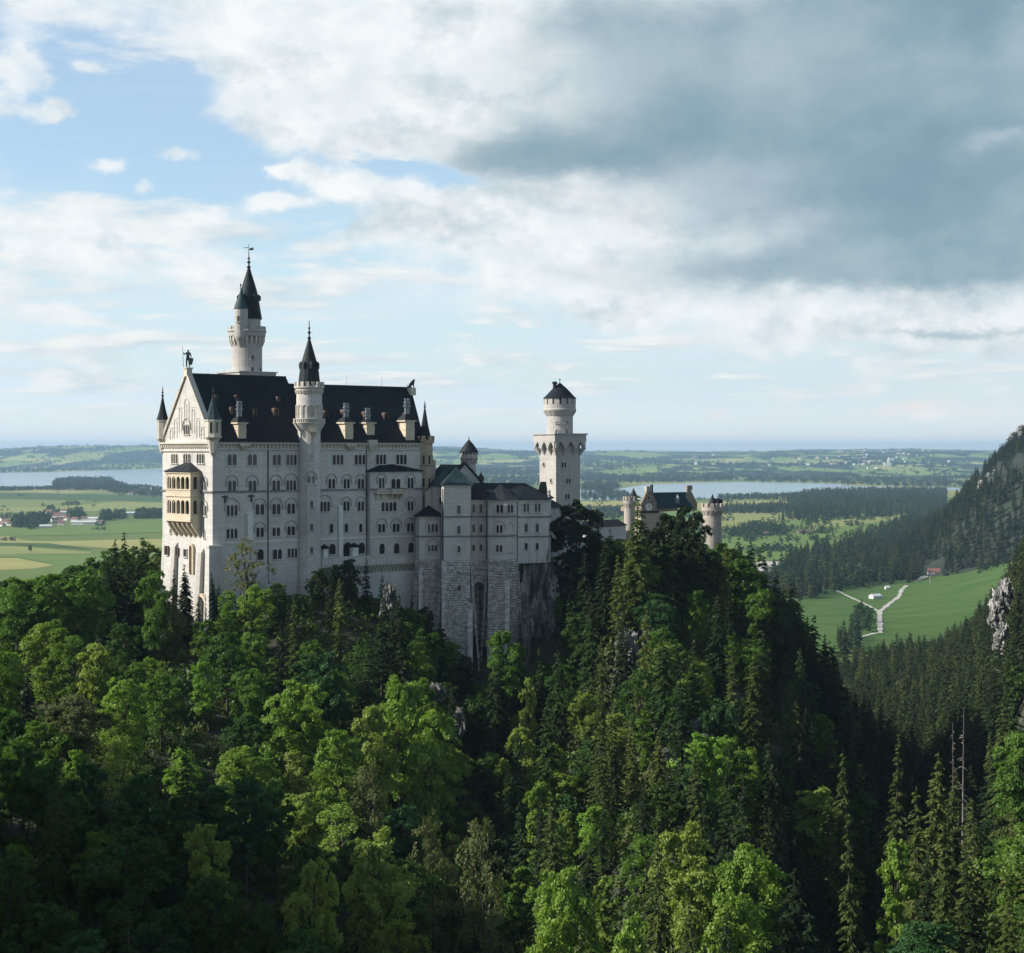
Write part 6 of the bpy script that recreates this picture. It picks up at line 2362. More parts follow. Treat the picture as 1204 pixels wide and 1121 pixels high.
def spruce(seed, H=27.0, Lm=3.7, levels=38, gap=0.0, droop=.42, base=.08, spray=.95, dens=1.0, power=.85):
    r = np.random.default_rng(seed)
    V = []
    for i in range(levels):
        f = i/(levels-1)
        z0 = H*(base+(1-base)*f**.93)
        if z0 > H-.35:
            continue
        tt = (z0/H-base)/(1-base)
        Lz = Lm*(1-tt)**power*(.55+.45*min(1, (tt+.05)*6))+.18
        nb = int(5+2*r.random()) if tt < .9 else 4
        a0 = r.random()*6.28
        for k in range(nb):
            if r.random() < gap:
                continue
            a = a0+6.283*k/nb+r.normal()*.22
            zb_ = z0+r.uniform(-.75, .75)*H/levels
            L = Lz*r.uniform(.62, 1.16)
            m = max(3, int((2.5+L*3.0)*dens))
            t = np.linspace(.12, 1, m)+r.normal(size=m)*.03
            dz = -droop*L*(t**1.25)+.16*L*np.clip(t-.65, 0, 1)*2+.12*L*np.sin(np.pi*np.clip(t, 0, 1))
            cx, sx = math.cos(a), math.sin(a)
            p = np.stack([cx*L*t, sx*L*t, zb_+dz], 1)
            out = np.array((cx, sx, -.25))
            side = np.array((-sx, cx, 0))
            wid = spray*(.55+.65*(1-np.abs(t-.45)))*min(1, .35+L*.33)
            for s_ in (-1, 0, 1):
                d = unit(out[None]*(1.0 if s_ == 0 else .75)+side[None]*s_*r.uniform(.5, 1.0, (m, 1))+np.array((0, 0, -.28))+r.normal(size=(m, 3))*.16)
                nrm = unit(np.array((0, 0, 1.0))+r.normal(size=(m, 3))*.45)
                b = unit(np.cross(d, nrm))
                V.append(quads_from(p+d*(wid*.35)[:, None]+r.normal(size=(m, 3))*.05, d, b, wid*r.uniform(.8, 1.2, m), wid*.42))
    # leader
    m = 6
    p = np.stack([np.zeros(m), np.zeros(m), np.linspace(H-1.4, H-.1, m)], 1)
    d = unit(r.normal(size=(m, 3))*.5+np.array((0, 0, .9)))
    V.append(quads_from(p, d, unit(np.cross(d, r.normal(size=(m, 3)))), np.full(m, .6), np.full(m, .16)))
    tv, tf = tubes([[(np.array((0, 0, -1.5)), .36), (np.array((.05, 0, H*.4)), .24), (np.array((0, 0, H*.98)), .03)]])
    return np.concatenate(V), tv, tf


def as_quads(v):
    return np.arange(len(v)).reshape(-1, 4)


class Kind:
    def __init__(s, name, gen, leafmat, H, barkmat='bark'):
        lv, tv, tf = gen
        s.name, s.H = name, H
        s.rad = float(np.percentile(np.hypot(lv[:, 0], lv[:, 1]), 97)) if len(lv) else 1
        s.crown = fast_mesh('crown', lv, as_quads(lv), leafmat)
        s.trunk = fast_mesh('trunk', tv, tf, M[barkmat], True)
        s.lv = lv


BROAD = [Kind('broadleaf_tree', broadleaf(10+i, 16.0, Rc, nl, per+2, 95, leaf*.70), M['leaf'], 16.0)
         for i, (Rc, nl, per, leaf) in enumerate(((5.0, 10, 17, .46), (4.3, 9, 18, .44), (5.4, 11, 16, .48), (3.8, 9, 16, .42), (4.8, 8, 20, .46), (4.4, 12, 14, .40)))]
SLIM = [Kind('broadleaf_tree', broadleaf(40+i, 18.0, 3.0, 12, 13, 80, .30, low=.2), M['leaf'], 18.0) for i in range(2)]
AIRY = [Kind('broadleaf_tree', broadleaf(50+i, 15.0, 4.2, 10, 13, 46, .26, low=.25), M['leaf'], 15.0) for i in range(2)]
SPRUCE = [Kind('spruce_tree', spruce(70, 27, 3.7), M['needle'], 27.0), Kind('spruce_tree', spruce(71, 27, 3.1, 36, .06), M['needle'], 27.0),
          Kind('spruce_tree', spruce(72, 27, 4.2, 40, .04, .5), M['needle'], 27.0), Kind('spruce_tree', spruce(73, 27, 2.5, 34, .10, .34), M['needle'], 27.0),
          Kind('spruce_tree', spruce(74, 27, 3.3, 30, .22, .40, .14), M['needle'], 27.0),
          Kind('spruce_tree', spruce(75, 27, 4.3, 27, .30, .62, .10, 1.1), M['needle'], 27.0), Kind('spruce_tree', spruce(76, 27, 2.9, 30, .15, .75, .16, .85, 1.0, .55), M['needle'], 27.0)]
PINE = [Kind('pine_tree', broadleaf(90, 26.0, 4.6, 13, 18, 90, .36, low=.36), M['needle'], 26.0), Kind('pine_tree', broadleaf(91, 20.0, 5.4, 13, 22, 100, .38, low=.14), M['needle'], 20.0)]
SAPLING = [Kind('young_tree', broadleaf(95, 13.0, 3.6, 9, 10, 22, .26, low=.35), M['leaf'], 13.0)]


def dead_tree(seed, H=17.0):
    r = np.random.default_rng(seed)
    paths = [[(np.array((0, 0, -1)), .26), (np.array((.15, 0, H*.5)), .17), (np.array((.3, .1, H)), .03)]]
    for i in range(46):
        z = H*r.uniform(.3, .96)
        a = r.random()*6.28
        L = ((1-z/H)*1.5+.3)*r.uniform(.3, 1.1)
        paths.append([(np.array((.2*z/H, 0, z)), .05), (np.array((math.cos(a)*L*.6, math.sin(a)*L*.6, z-.1*L)), .035), (np.array((math.cos(a)*L, math.sin(a)*L, z-.35*L)), .012)])
    return tubes(paths, 4)


DEAD = [fast_mesh('trunk', *dead_tree(5+i), M['dead_bark'], True) for i in range(2)]

TREES = []           # (kind name, tint word, place, px, top py, D, root, crown)


def add_tree(kind, x, y, z, h, color, rot, wide=1.0, rnd=random):
    s = h/kind.H
    root = bpy.data.objects.new(kind.name, None)
    root.empty_display_size = .5
    root.location = (x, y, z)
    root.rotation_euler = (rnd.gauss(0, .028), rnd.gauss(0, .028), rot)
    root.scale = (s*wide, s*wide, s)
    COL.objects.link(root)
    c = bpy.data.objects.new('crown', kind.crown)
    c.parent = root
    c.color = (*color, 1)
    COL.objects.link(c)
    t = bpy.data.objects.new('trunk', kind.trunk)
    t.parent = root
    COL.objects.link(t)
    return root


# how high the tree tops reach against what lies behind them, along the picture of the slope
LIMX = [-200, 0, 60, 100, 124, 136, 150, 160, 174, 186, 196, 212, 222, 234, 243, 252, 262, 280, 300, 340, 355, 378, 400, 430, 455, 468, 482, 500, 520, 545, 562, 578, 590, 606, 622, 640, 650, 656, 662, 670, 684, 694, 705, 720, 730, 742, 755, 770, 785, 800, 815, 822, 836, 850, 862, 880, 900, 925, 950, 975, 995, 1010, 1040, 1080, 1204, 1500]
LIMY = [690, 676, 668, 656, 644, 636, 626, 640, 630, 652, 672, 668, 664, 684, 714, 674, 688, 682, 684, 684, 674, 664, 655, 652, 668, 690, 704, 716, 738, 756, 780, 752, 742, 740, 752, 756, 742, 690, 640, 604, 590, 592, 606, 626, 600, 578, 598, 612, 596, 586, 600, 640, 648, 638, 640, 662, 690, 704, 732, 764, 790, 842, 880, 890, 850, 800]


def lim(px):
    return float(np.interp(px, LIMX, LIMY))


def blocked(x, y):
    """inside a building's footprint"""
    d = np.array((x, y))-np.array(C0)
    u, v = float(d@FP.u), float(d@FP.v)
    if -4.5 < u < 72 and -4.6 < v < 28:
        return True
    px = CX+x/y*F
    if 480 < px < 650 and 399 < y < 436:
        return True
    if 610 < px < 660 and 404 < y < 440:
        return True
    if 625 < px < 690 and 440 < y < 500:
        return True
    if 725 < px < 860 and 500 < y < 560:
        return True
    return False


GREENS = [('bright green', (0.180, 0.290, 0.046)), ('yellow green', (0.22, 0.30, 0.066)), ('mid green', (0.112, 0.210, 0.035)), ('deep green', (0.050, 0.108, 0.021)), ('blue green', (0.046, 0.110, 0.036)), ('olive brown', (0.125, 0.145, 0.060))]  # bright tints raised, deep ones lowered to strengthen sun and shade contrast
NEEDLES = [('dark green', (0.026, 0.048, 0.020)), ('deep green', (0.040, 0.074, 0.024)), ('olive green', (0.074, 0.106, 0.030)), ('yellowish olive', (0.118, 0.150, 0.044))]


def pick(rnd, table, wts):
    i = rnd.choices(range(len(table)), wts)[0]
    w, c = table[i]
    k = rnd.uniform(.82, 1.18)
    return w, tuple(min(1, a*k*rnd.uniform(.94, 1.06)) for a in c)


def place_of(px, D):
    if D > 480:
        return 'on the far side of the gorge' if px > 860 else 'behind the castle rock'
    col = ('left edge wood', 'palace left slope', 'palace foot slope', 'terrace slope', 'stone base gully', 'gatehouse spur', 'shaded right slope', 'right gorge side')[
        int(np.searchsorted([70, 190, 330, 490, 670, 860, 1010], px))]
    row = 'topmost' if D > 335 else ('upper' if D > 285 else ('lower' if D > 230 else 'bottom'))
    return row+' '+col


def plant():
    rnd = random.Random(11)
    pts = []
    cell = {}

    def ok(x, y, r):
        cx_, cy_ = int(x//8), int(y//8)
        for i in range(-2, 3):
            for j in range(-2, 3):
                for (a, b, q) in cell.get((cx_+i, cy_+j), ()):
                    if (a-x)**2+(b-y)**2 < ((r+q)*.5)**2:
                        return False
        return True

    def put(x, y, r):
        cell.setdefault((int(x//8), int(y//8)), []).append((x, y, r))

    def grow(kind, px, D, top=None, h=None, tint=None, wide=1.0):
        x, y = plan(px, D)
        z = float(ground_z(x, y)+hill_noise(x, y))-.3
        if top is not None:
            h = hz(top, D)-z
        wide *= min(1.0, (19.0 if kind.name == 'broadleaf_tree' else 30.0)/h)
        root = add_tree(kind, x, y, z, h, tint[1], rnd.random()*6.28, wide, rnd)
        TREES.append([kind.name, tint[0], place_of(px, D), px, HY-(z+h)/D*F, D, root])
        put(x, y, kind.rad*h/kind.H*1.6)
        return root
    N = dict(NEEDLES)
    Gn = dict(GREENS)
    T = lambda w: (w, (N if w in N and w not in ('deep green',) else {**Gn, **N})[w])
    # trees one can point to
    for (k, px, top, D, w, wd) in (
            (SPRUCE[2], 748, 582, 386, 'olive green', 1.35), (SPRUCE[1], 727, 650, 380, 'yellowish olive', 1.0), (BROAD[3], 502, 720, 396, 'deep green', 1.0), (BROAD[1], 517, 738, 393, 'deep green', 1.0), (BROAD[5], 531, 752, 390, 'mid green', 1.0), (BROAD[3], 546, 768, 388, 'deep green', 1.0), (SLIM[0], 604, 752, 388, 'mid green', 1.0), (SPRUCE[3], 612, 742, 392, 'dark green', 1.2), (SPRUCE[3], 484, 700, 398, 'dark green', 1.2), (SPRUCE[3], 757, 612, 392, 'dark green', 1.1), (SPRUCE[0], 708, 632, 396, 'dark green', 1.0),
            (PINE[0], 802, 587, 402, 'dark green', 1.0), (PINE[0], 785, 596, 404, 'dark green', .9), (PINE[0], 815, 604, 398, 'dark green', .85), (SPRUCE[2], 768, 622, 398, 'dark green', 1.25), (PINE[0], 776, 634, 396, 'deep green', .9), (PINE[0], 764, 616, 398, 'dark green', .8), (SPRUCE[5], 790, 622, 394, 'deep green', 1.0), (BROAD[1], 752, 640, 392, 'mid green', .9), (BROAD[5], 838, 655, 404, 'olive brown', .8), (PINE[0], 840, 650, 400, 'olive green', .8),
            (PINE[1], 679, 588, 424, 'dark green', 1.0), (SPRUCE[0], 698, 604, 430, 'dark green', .9),
            (SPRUCE[2], 150, 626, 366, 'deep green', 1.0), (SPRUCE[0], 137, 634, 362, 'dark green', 1.0), (SPRUCE[2], 172, 632, 366, 'deep green', 1.1), (SPRUCE[0], 160, 650, 352, 'dark green', 1.1), (SPRUCE[1], 124, 652, 360, 'dark green', 1.0),
            (SPRUCE[2], 219, 664, 368, 'dark green', .95), (SPRUCE[0], 255, 672, 369, 'dark green', .85), (SPRUCE[1], 232, 700, 360, 'dark green', .9), (SPRUCE[3], 205, 668, 378, 'dark green', 1.0),
            (SPRUCE[1], 401, 678, 352, 'yellowish olive', .9), (SPRUCE[3], 347, 692, 350, 'olive green', 1.0), (SPRUCE[3], 430, 655, 392, 'dark green', 1.2), (BROAD[1], 410, 656, 390, 'deep green', 1.0),
            (BROAD[0], 302, 688, 360, 'bright green', .95), (BROAD[4], 330, 690, 366, 'deep green', 1.0), (BROAD[2], 372, 668, 378, 'deep green', .8),
            (BROAD[3], 592, 736, 384, 'mid green', 1.1), (SLIM[0], 622, 790, 352, 'yellow green', .75), (SLIM[1], 613, 846, 318, 'yellow green', 1.25), (SLIM[0], 634, 910, 290, 'bright green', 1.1),
            (SPRUCE[0], 520, 738, 388, 'dark green', .8), (BROAD[5], 498, 712, 392, 'deep green', .7),
            (SPRUCE[3], 858, 768, 330, 'yellowish olive', 1.0), (SPRUCE[1], 883, 762, 345, 'olive green', 1.0), (SPRUCE[0], 772, 858, 285, 'yellowish olive', 1.15), (SPRUCE[2], 722, 830, 300, 'olive green', 1.0), (SPRUCE[1], 745, 838, 304, 'yellowish olive', 1.05), (SPRUCE[4], 706, 850, 296, 'olive green', 1.0),
            (BROAD[3], 778, 748, 350, 'yellow green', .9), (BROAD[5], 882, 876, 300, 'bright green', .55),
            (SPRUCE[0], 1092, 884, 262, 'yellowish olive', 1.15), (SPRUCE[1], 1075, 926, 250, 'olive green', 1.1), (SPRUCE[0], 1110, 905, 266, 'olive green', 1.0), (SPRUCE[3], 1140, 940, 246, 'yellowish olive', 1.1), (SPRUCE[1], 1185, 948, 240, 'yellowish olive', .9), (SLIM[0], 1060, 975, 238, 'bright green', 1.0),
            (SPRUCE[0], 1196, 802, 345, 'deep green', 1.1), (SPRUCE[2], 1208, 830, 335, 'dark green', 1.1), (SPRUCE[5], 1186, 826, 330, 'olive green', 1.1), (BROAD[1], 1200, 858, 318, 'mid green', 1.0), (SPRUCE[3], 1048, 858, 300, 'olive green', 1.0), (SPRUCE[1], 988, 880, 285, 'olive green', .95), (SPRUCE[4], 1007, 955, 250, 'olive green', .8),
            (BROAD[0], 815, 965, 225, 'yellow green', .85), (BROAD[4], 868, 985, 222, 'bright green', .95), (BROAD[1], 855, 1045, 205, 'bright green', .9), (SPRUCE[2], 812, 1060, 200, 'olive green', .9), (BROAD[2], 668, 1018, 215, 'bright green', .85), (BROAD[3], 735, 1065, 196, 'bright green', .9), (AIRY[0], 575, 962, 240, 'olive brown', .9), (SPRUCE[4], 690, 1085, 190, 'yellowish olive', .8),
            (BROAD[0], 445, 972, 232, 'yellow green', .9), (BROAD[5], 362, 1006, 216, 'yellow green', .7), (BROAD[3], 245, 962, 225, 'yellow green', .8), (AIRY[1], 140, 858, 255, 'yellow green', 1.0), (AIRY[0], 435, 900, 275, 'olive brown', .8), (AIRY[1], 512, 952, 262, 'olive brown', .7),
            (BROAD[2], 380, 765, 318, 'blue green', 1.0), (BROAD[0], 470, 795, 312, 'bright green', 1.0), (BROAD[4], 505, 830, 306, 'bright green', .95), (BROAD[1], 440, 825, 300, 'yellow green', .9), (BROAD[2], 345, 800, 300, 'bright green', 1.0), (BROAD[3], 395, 852, 285, 'bright green', 1.0),
            (BROAD[2], 918, 702, 410, 'deep green', 1.0), (BROAD[5], 895, 690, 415, 'mid green', .9), (BROAD[3], 822, 690, 385, 'mid green', .8), (BROAD[1], 655, 700, 418, 'mid green', .5),
            (BROAD[0], 100, 668, 352, 'mid green', .95), (BROAD[4], 60, 672, 350, 'mid green', 1.0), (BROAD[2], 20, 678, 350, 'mid green', 1.0), (BROAD[5], 182, 668, 350, 'mid green', .8), (AIRY[0], 205, 690, 352, 'olive brown', .7)):
        grow(k, px, D, top=top, tint=T(w), wide=wd)
    r = grow(SAPLING[0], 289, 376, top=631, tint=('pale olive', (0.14, 0.15, 0.06)), wide=1.15)
    for i, (px, top, D) in enumerate(((1131, 832, 330), (1121, 850, 334))):
        x, y = plan(px, D)
        z = float(ground_z(x, y))
        h = hz(top, D)-z
        root = bpy.data.objects.new('dead_tree', None)
        root.location = (x, y, z)
        sc_ = h/17.0
        root.scale = (sc_*.6, sc_*.6, sc_)
        root.rotation_euler = (0, 0, 1.3*i)
        COL.objects.link(root)
        t = bpy.data.objects.new('trunk', DEAD[i])
        t.parent = root
        COL.objects.link(t)
        tag(root, ('taller bleached dead tree on the far gorge slope', 'shorter bare dead tree beside the taller one')[i], 'tree')
        put(x, y, 2)
    # the rest of the wood: thick where it covers the slope
    want = {'broad': 262, 'con': 240}
    tries = 0
    cand = []
    while tries < 30000:
        tries += 1
        D = math.sqrt(rnd.uniform(168**2, 470**2))
        px = rnd.uniform(-40, 1250)
        x, y = plan(px, D)
        if blocked(x, y):
            continue
        cand.append((px, D))
        if len(cand) > 9000:
            break
    nb = nc = 0
    for (px, D) in cand:
        x, y = plan(px, D)
        z = float(ground_z(x, y)+hill_noise(x, y))-.4
        if px < 190:
            pb = .93
        elif px < 560:
            pb = .94 if D < 345 else .78
        elif px < 690:
            pb = .55
        elif px < 880:
            pb = .60 if D < 350 else .42
        else:
            pb = .30
        isb = rnd.random() < pb
        if isb:
            kd = rnd.choice(BROAD+(SLIM if px > 540 else [])+([AIRY[0]] if rnd.random() < .35 else []))
            h = rnd.uniform(11.5, 18.0)
            if px > 600 and D > 340:
                h *= .85
            wts = (5, 1.6, 6, 4, 1.5, .25) if px < 560 else (3, 1.2, 4, 5, 2.5, .4)
            if 300 < px < 540 and D < 330:
                wts = (8, 3, 3, 1, 1.0, .4)
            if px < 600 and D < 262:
                wts = (.5, .4, 1.2, 7, 2.5, .1)  # darker tints favoured here to put the gorge shade into leaf colour
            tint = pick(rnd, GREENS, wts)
        else:
            kd = rnd.choice(SPRUCE)
            h = rnd.choice((rnd.uniform(11, 18), rnd.uniform(17, 28), rnd.uniform(20, 29)))
            wts = (5, 4, 1.0, .2)
            if 690 < px < 850 and D < 345 or (px > 1020 and D < 290):
                wts = (1.5, 2, 3, 3)
            elif px > 860:
                wts = (6, 3.5, 1.2, .3)
            tint = pick(rnd, NEEDLES, wts)
        room = hz(lim(px), D)-z
        edge = kd.rad*h/kd.H*F/D*.8
        room = min(room, hz(max(lim(px-edge), lim(px+edge), lim(px-edge*.5), lim(px+edge*.5)), D)+ (2.0 if not isb else 1.0) - z)
        if h > room:
            h = room*rnd.uniform(.86, 1.0)
        if h < 6.0:
            continue
        r = kd.rad*h/kd.H*(1.22 if isb else 1.55)
        r = max(r, 3.0)
        if not ok(x, y, r):
            continue
        if isb:
            if nb >= want['broad']:
                continue
            nb += 1
        else:
            if nc >= want['con']:
                continue
            nc += 1
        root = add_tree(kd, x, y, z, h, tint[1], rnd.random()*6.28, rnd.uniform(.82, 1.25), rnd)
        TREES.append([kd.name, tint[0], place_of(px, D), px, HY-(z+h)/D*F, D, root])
        put(x, y, r)
    print('planted', nb, nc, len(TREES))
    return cell


CELL = plant()


# woods beyond counting: merged meshes
def merge_trees(name, templates, pts, mat, label, lean=0.02):
    """templates: list of quad vertex arrays of height 1; pts: (x, y, z, h, w, template, tint)"""
    Vs, T = [], []
    rnd = np.random.default_rng(3)
    for (x, y, z, h, w, k, tint) in pts:
        v = templates[k]
        a = rnd.random()*6.283
        c, s = math.cos(a), math.sin(a)
        q = np.empty_like(v)
        q[:, 0] = (v[:, 0]*c-v[:, 1]*s)*w+x
        q[:, 1] = (v[:, 0]*s+v[:, 1]*c)*w+y
        q[:, 2] = v[:, 2]*h+z
        Vs.append(q)
        T.append(np.full(len(v), tint))
    V = np.concatenate(Vs)
    me = fast_mesh(name, V, as_quads(V), mat, False, np.concatenate(T))
    o = bpy.data.objects.new(name, me)
    COL.objects.link(o)
    return tag(o, label, None, None, 'stuff')


def norm_t(v):
    v = v.copy()
    return v/np.array((v[:, 2].max(),)*3)


MIDCON = [norm_t(spruce(120+i, 27, (4.6, 3.9, 4.2, 3.6)[i], 22, .03, .42, .06, 1.5, .62)) for i in range(0)]
MIDCON = []
for i in range(4):
    lv, _, _ = spruce(120+i, 27, (4.6, 3.9, 4.2, 3.6)[i], 22, .03, .42, .06, 1.5, .55)
    MIDCON.append(lv/27.0)
FARCON = []
for i in range(4):
    lv, _, _ = spruce(140+i, 27, (4.6, 4.0, 4.3, 3.7)[i], 11, .0, .45, .05, 2.9, .34)
    FARCON.append(lv/27.0)
MIDBRO = []
for i in range(3):
    lv, _, _ = broadleaf(160+i, 16.0, 5.2, 8, 9, 14, 1.0)
    MIDBRO.append(lv/16.0)
FARBRO = []
for i in range(3):
    lv, _, _ = broadleaf(170+i, 16.0, 6.0, 6, 6, 5, 2.2, low=.15)
    FARBRO.append(lv/16.0)


def valley_forest():
    rnd = random.Random(21)
    pts, near = [], []
    occ = {}
    n = 0
    for _ in range(16000):
        D = math.sqrt(rnd.uniform(470**2, 1420**2))
        px = rnd.uniform(840, 1330)
        if D < 520 and px < 880:
            continue
        x, y = plan(px, D)
        z = float(ground_z(x, y))+float(hill_noise(x, y))
        if z < -172:
            continue
        key = (int(x//5.6), int(y//(5.6 if D < 900 else 9)))
        if key in occ:
            continue
        occ[key] = 1
        h = rnd.uniform(18, 29)
        # the meadow behind has to stay in sight
        if px < 1150 and D > 900:
            top = np.interp(px, [880, 985, 1030, 1060, 1100, 1150], [770, 752, 752, 748, 752, 720])+rnd.uniform(-8, 14)
            room = hz(top, D)-z
            if room < 9:
                continue
            h = min(h, room)
        con = rnd.random() < .80
        if not con and D < 900 and 1010 < px < 1120:
            con = rnd.random() < .5
        pts.append((x, y, z-.5, h if con else h*.62, h*rnd.uniform(.85, 1.15)*(1.0 if con else .62), rnd.randrange(4) if con else rnd.randrange(3), rnd.random()**1.4, con, D, px))
    pts.sort(key=lambda p: p[8])
    # the largest ones one by one, the others as one wood
    k = 0
    for p in [q for q in pts if q[8] < 760]:
        x, y, z, h, w, i, tnt, con, D, px = p
        if con and k < 44 and 900 < px < 1204 and rnd.random() < .35:
            k += 1
            tint = pick(rnd, NEEDLES, (5, 4, 1, .2))
            kd = SPRUCE[rnd.randrange(4)]
            root = add_tree(kd, x, y, z, h, tint[1], rnd.random()*6.28, 1.05, rnd)
            TREES.append([kd.name, tint[0], place_of(px, D), px, HY-(z+h)/D*F, D, root])
            pts.remove(p)
    cpts = [p[:7] for p in pts if p[7]]
    bpts = [(p[0], p[1], p[2], p[3], p[4], p[5], p[6]) for p in pts if not p[7]]
    merge_trees('valley_forest', MIDCON, cpts, M['far_needle'], 'dark spruce forest filling the side valley')
    merge_trees('valley_thicket', MIDBRO, bpts, M['bush'], 'green broadleaf growth between the valley spruces')
    print('valley', len(cpts), len(bpts))


valley_forest()


def castle_rear():
    """wood on the back slope of the ridge, seen between the towers"""
    rnd = random.Random(31)
    pts = []
    for _ in range(3000):
        D = rnd.uniform(440, 640)
        px = rnd.uniform(-60, 905)
        if 185 < px < 480 or (480 < px < 655 and D < 470) or (690 > px > 640 and D < 520):
            continue
        x, y = plan(px, D)
        if blocked(x, y):
            continue
        z = float(ground_z(x, y))
        h = rnd.uniform(14, 24)
        l = lim(px)+6 if px < 480 or px > 850 else np.interp(px, [480, 640, 690, 720, 850], [700, 680, 632, 634, 640])
        room = hz(l, D)-z
        if room < 5:
            continue
        pts.append((x, y, z-.5, min(h, room), min(h, room)*rnd.uniform(.9, 1.2), rnd.randrange(3), rnd.random()))
    merge_trees('rear_forest', MIDBRO, pts[:700], M['bush'], 'green wood on the back slope of the castle ridge')


castle_rear()


def flank_forest():
    """the wood goes on beyond both edges of the view"""
    rnd = random.Random(33)
    con, bro, occ = [], [], set()
    for _ in range(5000):
        D = math.sqrt(rnd.uniform(110**2, 480**2))
        px = rnd.choice((rnd.uniform(-900, -70), rnd.uniform(1255, 2300)))
        x, y = plan(px, D)
        if -(x+.32*y+55) > 120:
            continue
        key = (int(x//6.5), int(y//6.5))
        if key in occ:
            continue
        occ.add(key)
        z = float(ground_z(x, y)+hill_noise(x, y))-.5
        if rnd.random() < (.85 if px < 0 else .35):
            h = rnd.uniform(10, 16)
            bro.append((x, y, z, h, h*rnd.uniform(.9, 1.15), rnd.randrange(3), rnd.random()))
        else:
            h = rnd.uniform(15, 25)
            con.append((x, y, z, h, h*rnd.uniform(.85, 1.15), rnd.randrange(4), rnd.random()))
    merge_trees('flank_spruce_forest', MIDCON, con[:500], M['far_needle'], 'spruce wood continuing beyond the edges of the slope')
    merge_trees('flank_broadleaf_forest', MIDBRO, bro[:600], M['bush'], 'broadleaf wood continuing beyond the edges of the slope')


flank_forest()


def undergrowth():
    rnd = random.Random(41)
    r = np.random.default_rng(8)
    T = []
    for i in range(4):
        n = 70
        d = unit(r.normal(size=(n, 3))*np.array((1, 1, .7)))
        d[:, 2] = np.abs(d[:, 2])
        pos = d*r.uniform(.5, 1.0, (n, 1))
        ln = unit(d+r.normal(size=(n, 3))*.6+np.array((0, 0, .4)))
        td = unit(np.cross(ln, r.normal(size=(n, 3))))
        T.append(quads_from(pos, td, np.cross(ln, td), r.uniform(.22, .42, n), r.uniform(.16, .3, n)))
    pts = []
    for _ in range(12000):
        D = math.sqrt(rnd.uniform(165**2, 470**2))
        px = rnd.uniform(-30, 1240) if len(pts) < 5200 else rnd.choice((rnd.uniform(-400, -30), rnd.uniform(1240, 1700)))
        x, y = plan(px, D)
        if blocked(x, y):
            continue
        z = float(ground_z(x, y)+hill_noise(x, y))
        room = hz(lim(px)+4, D)-z
        h = min(rnd.uniform(1.5, 4.2), room)
        if h < .8:
            continue
        w = rnd.uniform(1.4, 3.2)
        pts.append((x, y, z-.3, h, w, rnd.randrange(4), rnd.random()))
        if len(pts) > 6800:
            break
    merge_trees('undergrowth', T, pts, M['bush'], 'leafy undergrowth between the trunks of the slope')


undergrowth()


def in_poly(x, y, P):
    c = False
    n = len(P)
    for i in range(n):
        a, b = P[i], P[i-1]
        if (a[1] > y) != (b[1] > y) and x < (b[0]-a[0])*(y-a[1])/(b[1]-a[1])+a[0]:
            c = not c
    return c


